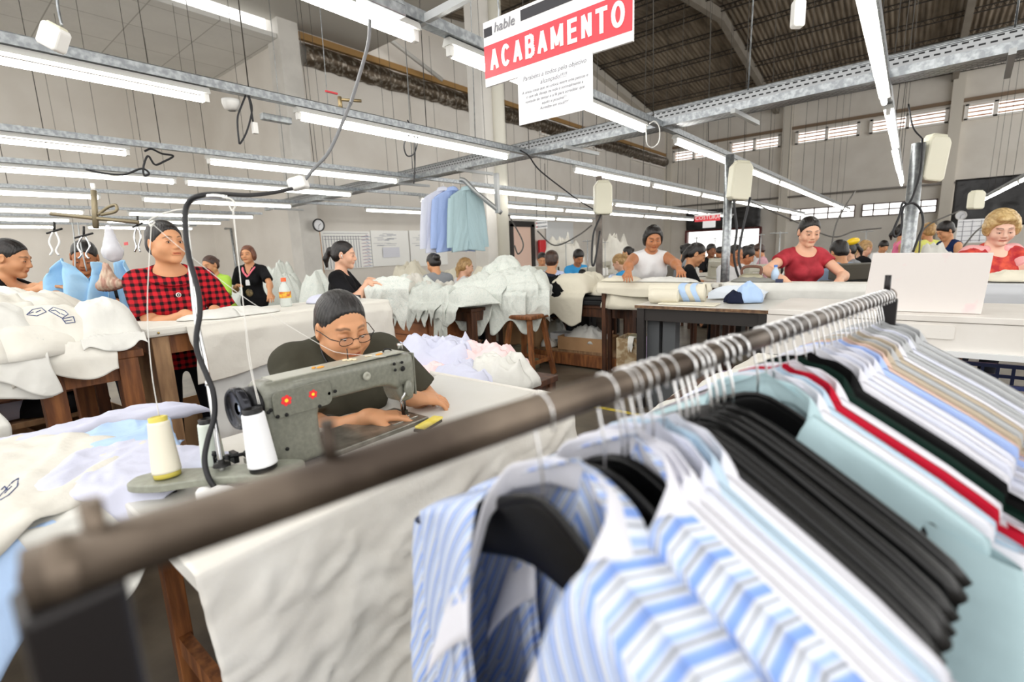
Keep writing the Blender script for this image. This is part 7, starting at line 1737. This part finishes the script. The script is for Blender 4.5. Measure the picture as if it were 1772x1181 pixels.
drape(atd(672, 492, 4.35), unit([.78, .63, 0]), unit([-.63, .78, 0]), .40, .10, .42, CL['print'], seed=300, mound=.04, fold=.05, taper=.4, hem=.3, label='printed garment held up in the hands of the black top woman')
# back left sewing women
gr = fabric('grey_tshirt', '#8d9095'); wt = fabric('white_tshirt', '#dcdcde'); bl = fabric('blue_tshirt', '#3f9bd6'); pb = fabric('pale_blue_tank', '#c3cdea'); redf = fabric('red_top', '#b92434')
machines, seats = [], []
def back(label, px, py, d, sk='tan', hair='black', style='tied', yaw=CAMY, hp=.5, top=gr, sleeve='short', neck='round', g=1.0, **k):
    sit_ = k.get('sit', True)
    q = person(label, atd(px, py, d), sk, hair, style, yaw=yaw, lean=k.pop('lean', .22), hp=hp, sit=k.pop('sit', True), top=top, sleeve=sleeve, neck=neck, pants=k.pop('pants', darkp), hd=k.pop('hd', .0055), h=.013, hh=.007, g=g, lids=.3, eyes=d < 8, **k)
    if sit_:
        p = q['rt']+q['Rz']@np.array([0, .62, 0])
        if p[1] > 6.0 and all(np.hypot(*(p-o)[:2]) > .95 for o in machines) and all(np.hypot(*(p-o)[:2]) > .75 for o in seats if o is not q['rt']):
            o = bgm if not machines else copy_tree(bgm); o.location = (p[0], p[1], 0); o.rotation_euler = (0, 0, yaw+PI); o['label'] = 'beige sewing machine before the '+label.replace('seated ', '').replace('young ', '').split(',')[0][:70].rsplit(' ', 0)[0]; machines.append(p)
            w_ = o['label'].split(); o['label'] = ' '.join(w_[:15])
        seats.append(q['rt'])
        c = q['hips']; ch = thing('chair', tuple(q['rt']), 'wooden seat under the '+' '.join(label.split()[:11]), 'chair'); zz = max(c[2]-.13, .25)
        MB().box(q['rt']+[0, 0, zz], (.36, .36, .03), rz=yaw).build('seat', M['wood_d'], ch)
        for sx in (-1, 1):
            for sy in (-1, 1): MB().box(q['rt']+q['Rz']@np.array([sx*.15, sy*.15, zz/2-.01]), (.035, .035, zz-.02), rz=yaw).build('leg', M['wood_d'], ch)
    return q
back('seated woman in grey shirt with dark bun, head bent to the left', 750, 456, 6.2, style='bun', yaw=LFT-.9, top=gr)
back('seated blonde woman in white tank top seen from the side under the hanging shirts', 806, 462, 6.6, 'light', 'dblonde', 'pony_side', yaw=RGT+.4, top=wt, sleeve='none', neck='tank', hp=.3)
back('seated dark-haired woman beside the red panel', 938, 449, 8.8, top=wt, sk='tan')
back('seated woman in pale blue tank top seen from behind, short curly dark hair', 955, 452, 6.4, hair='brown', style='short', yaw=AWY-.3, top=pb, sleeve='none', neck='tank', hp=.2)
back('seated woman in bright blue sleeves left of the worn post', 1001, 446, 8.2, 'brown', 'black', 'short', yaw=CAMY+.3, top=bl)
back('seated fair-haired woman in blue top bending low behind the cream cloth', 1072, 455, 6.9, 'light', 'dblonde', 'bun', yaw=LFT-.7, top=bl, hp=.7)
back('woman looking out behind the arm of the white top woman', 1086, 438, 9.5, hair='black', yaw=LFT-.6, top=wt, hp=.3)
# white sleeveless top woman
q = person('woman in white sleeveless top with dark hair, arms spread over the pressing board', atd(1130, 412, 5.0), 'brown', 'black', 'bob', yaw=CAMY+.12, lean=.22, hp=.38, hy=-.2, g=1.42, top=fabric('white_sleeveless', '#dededf', bump=.25), sleeve='none', neck='round', pants=darkp, hands=[atd(1086, 474, 4.6), atd(1184, 474, 4.5)], hints=[(.9, .1, .1), (-.9, .1, .1)], hd=.0035, h=.009, hh=.004, lids=.2, fat=.8, wide=1.08, vol=1.06)
# right back group
back('young woman in black printed shirt bending over a machine, ponytail', 1205, 440, 5.5, 'tan', 'black', 'pony_side', yaw=RGT-.25, top=jet, hp=.55, hd=.0045)
back('woman farther back seen just beside the young woman in black', 1190, 436, 7.6, hair='black', yaw=RGT, top=gr)
back('person in dark vest and white sleeves facing the viewer far back', 1231, 434, 9.6, 'dark', 'black', 'short', yaw=CAMY, top=jet, hp=.05)
back('person in blue-grey shirt behind the steel post', 1246, 438, 10.8, 'brown', 'black', 'short', yaw=LFT, top=fabric('slate_shirt', '#7c8aa3'))
back('woman in white t-shirt with a pink print right of the steel post', 1273, 440, 6.4, 'brown', 'black', 'tied', yaw=CAMY+.25, top=wt, hp=.15, hd=.0045)
back('woman in red top with her arm stretched, seen from the side', 1292, 443, 6.9, 'brown', 'black', 'short', yaw=RGT-.2, top=redf, sleeve='none', neck='tank')
back('woman far behind the red top woman looking left', 1300, 433, 10.5, 'tan', 'black', yaw=LFT, top=wt)
back('woman far back with curly dark hair in pink', 1313, 434, 9.6, 'tan', 'brown', 'short', yaw=LFT-.4, top=fabric('pale_pink_top', '#d9a9b4'))
# red dress woman
rd_ = mottled('crinkled_red_satin', '#b8323f', '#8d1622', 0, 7)
q = person('young woman in shiny red short-sleeved top leaning on the pressing board, dark bun', atd(1400, 401, 4.25), 'light', 'black', 'bun', yaw=CAMY+.12, lean=.10, hp=.32, hy=-.3, g=1.02, top=rd_, sleeve='cap', neck='square', pants=darkp, hands=[atd(1356, 484, 4.02), atd(1452, 486, 4.05)], hints=[(.9, -.3, -.2), (-.9, -.3, -.2)], hd=.003, h=.008, hh=.0035, lids=.3, vol=1.02)
back('woman in grey top seen behind the arm of the red top woman', 1465, 434, 6.6, 'light', 'black', 'pony', yaw=LFT-.3, top=gr, hp=.35, hd=.0045)
back('dark-haired head just behind the shoulder of the red top woman', 1452, 437, 5.6, 'tan', 'black', 'short', yaw=AWY, top=fabric('pale_denim', '#8fa0b8'))
back('woman in black with fair hair behind a machine by the yellow balloon', 1497, 430, 7.6, 'light', 'dblonde', 'pony_side', yaw=RGT, top=jet)
back('dark-haired woman far back right of the yellow balloon', 1529, 427, 11, 'tan', 'black', 'short', yaw=CAMY, top=wt)
q = back('standing woman in pink tank top with a badge beside the grey pole', 1565, 401, 7.4, 'tan', 'black', 'pony', yaw=RGT-.5, top=fabric('pink_tank', '#f07fa6'), sleeve='none', neck='tank', hp=.1, lean=0, sit=False)
back('woman in yellow top with short fair hair turned away', 1605, 401, 7.6, 'tan', 'dblonde', 'short', yaw=AWY, top=fabric('yellow_top', '#dde07c'), sleeve='short', hp=.1, lean=0, sit=False)
back('person in navy blue tank top seen from the side, bending over cloth', 1636, 400, 6.9, 'tan', 'black', 'short', yaw=LFT-.1, top=fabric('navy_tank', '#1c2d55'), sleeve='none', neck='tank', hp=.5, lean=.12, sit=False)
# blonde woman at the right edge
q = person('blonde curly-haired woman in red floral top with pink sleeves, looking down', atd(1733, 395, 3.75), 'pale', 'blonde', 'curly', yaw=CAMY-.05, lean=.10, hp=.38, hy=-.45, g=1.35, top=mottled('red_floral_print', '#b3262e', '#e0583f', 0, 16), sleeve='cap', neck='scoop', pants=darkp, hands=[atd(1712, 483, 3.6), atd(1790, 500, 3.5)], hints=[(.9, -.2, -.3), (-.9, -.2, -.3)], hd=.0032, h=.008, hh=.004, lids=.15, fat=.6, wide=1.04)
pk = fabric('pink_raglan_sleeve', '#f0b3b3')
for i, (S0, E, T) in enumerate(q['arms']):
    f = Field().cap(S0+(S0-E)*.12, S0+(E-S0)*.45, .070, .066, k=.03).cyl(S0, S0+(E-S0)*.62, .068, .070, k=.01).cap(S0+(S0-E)*.1, q['J']((.07 if i == 0 else -.07), 0, .445), .062, .040, k=.03)
    mesh_obj('raglan_sleeve', [f.mesh(.007)], pk, q['root'], label='pink raglan sleeve')
# yellow balloon
b = atd(1476, 418, 6.4); MB().ball(b, (.085, .05, .045), 20, R=rotm(0, -.25, .6)).build('balloon', mat('yellow_balloon', '#f2c918', .25), label='small yellow balloon floating over the machines by the red top woman', cat='balloon')
# radio and machine by the red dress woman
b = atd(1478, 470, 4.9); rz_ = .6
rd2 = thing('sewing_machine', tuple(b-[0, 0, .15]), 'dark olive sewing machine back seen beside the red top woman', 'sewing machine')
MB().box(b, (.40, .18, .16), rz=rz_).build('casting', mat('dark_olive_machine', '#4a473c', .4), rd2, bevel=.01); MB().box(b+[0, 0, -.12], (.5, .3, .06), rz=rz_).build('bed', mat('dark_olive_machine', '#4a473c'), rd2, bevel=.005)

# printed emblems: thin ink lines lying on the cloth surface
bpy.context.view_layer.update(); DG = bpy.context.evaluated_depsgraph_get()
def onsurf(px, py):
    r_ = ray(px, py); d = Vector(unit(r_)); o = Vector(CC)
    for _ in range(12):
        ok, loc, nrm, _i, ob, _m = S.ray_cast(DG, o, d)
        if not ok: return None
        if ob.name.split('.')[0] in ('garment', 'shirt', 'cloth'): return np.array(loc)-np.array(d)*.0015
        o = loc+d*.002
    return None
def emblem(poly_list, lab, w=.0016):
    b = MB(); n_ = 0
    for pl_ in poly_list:
        P = []
        for (a, c), (e_, f_) in zip(pl_[:-1], pl_[1:]):
            for t in np.linspace(0, 1, 6)[:-1]: q_ = onsurf(a+(e_-a)*t, c+(f_-c)*t); P += [q_] if q_ is not None else []
        q_ = onsurf(*pl_[-1]); P += [q_] if q_ is not None else []
        if len(P) > 2 and max(np.linalg.norm(np.diff(np.array(P), axis=0), axis=1)) < .12: b.tube(P, w, 5); n_ += 1
    if n_: b.build('printed_emblem', logo, label=lab, cat='print')
emblem([[(46, 545), (56, 536), (72, 533), (80, 540), (64, 547), (46, 545)], [(50, 543), (58, 540)], [(62, 541), (70, 537)]], 'blue boxed emblem on the left shirt of the big left heap')
emblem([[(84, 538), (92, 532), (112, 538), (118, 544), (108, 551), (84, 538)], [(88, 538), (96, 537), (104, 543)], [(106, 543), (112, 546)]], 'blue boxed emblem in the middle of the big left heap')
emblem([[(108, 552), (114, 560), (130, 558), (127, 548), (108, 552)], [(112, 556), (124, 554)]], 'blue boxed emblem lowest on the big left heap')
emblem([[(124, 534), (134, 528), (142, 526), (144, 531), (132, 536)]], 'blue emblem line on the raised collar of the left heap')
emblem([[(-4, 862), (6, 852), (22, 834), (32, 828), (30, 842), (14, 858), (0, 866)], [(2, 848), (8, 842), (12, 848)], [(8, 854), (20, 842)]], 'blue boxed emblem with letters on the ivory shirt, lower left pile', .0014)
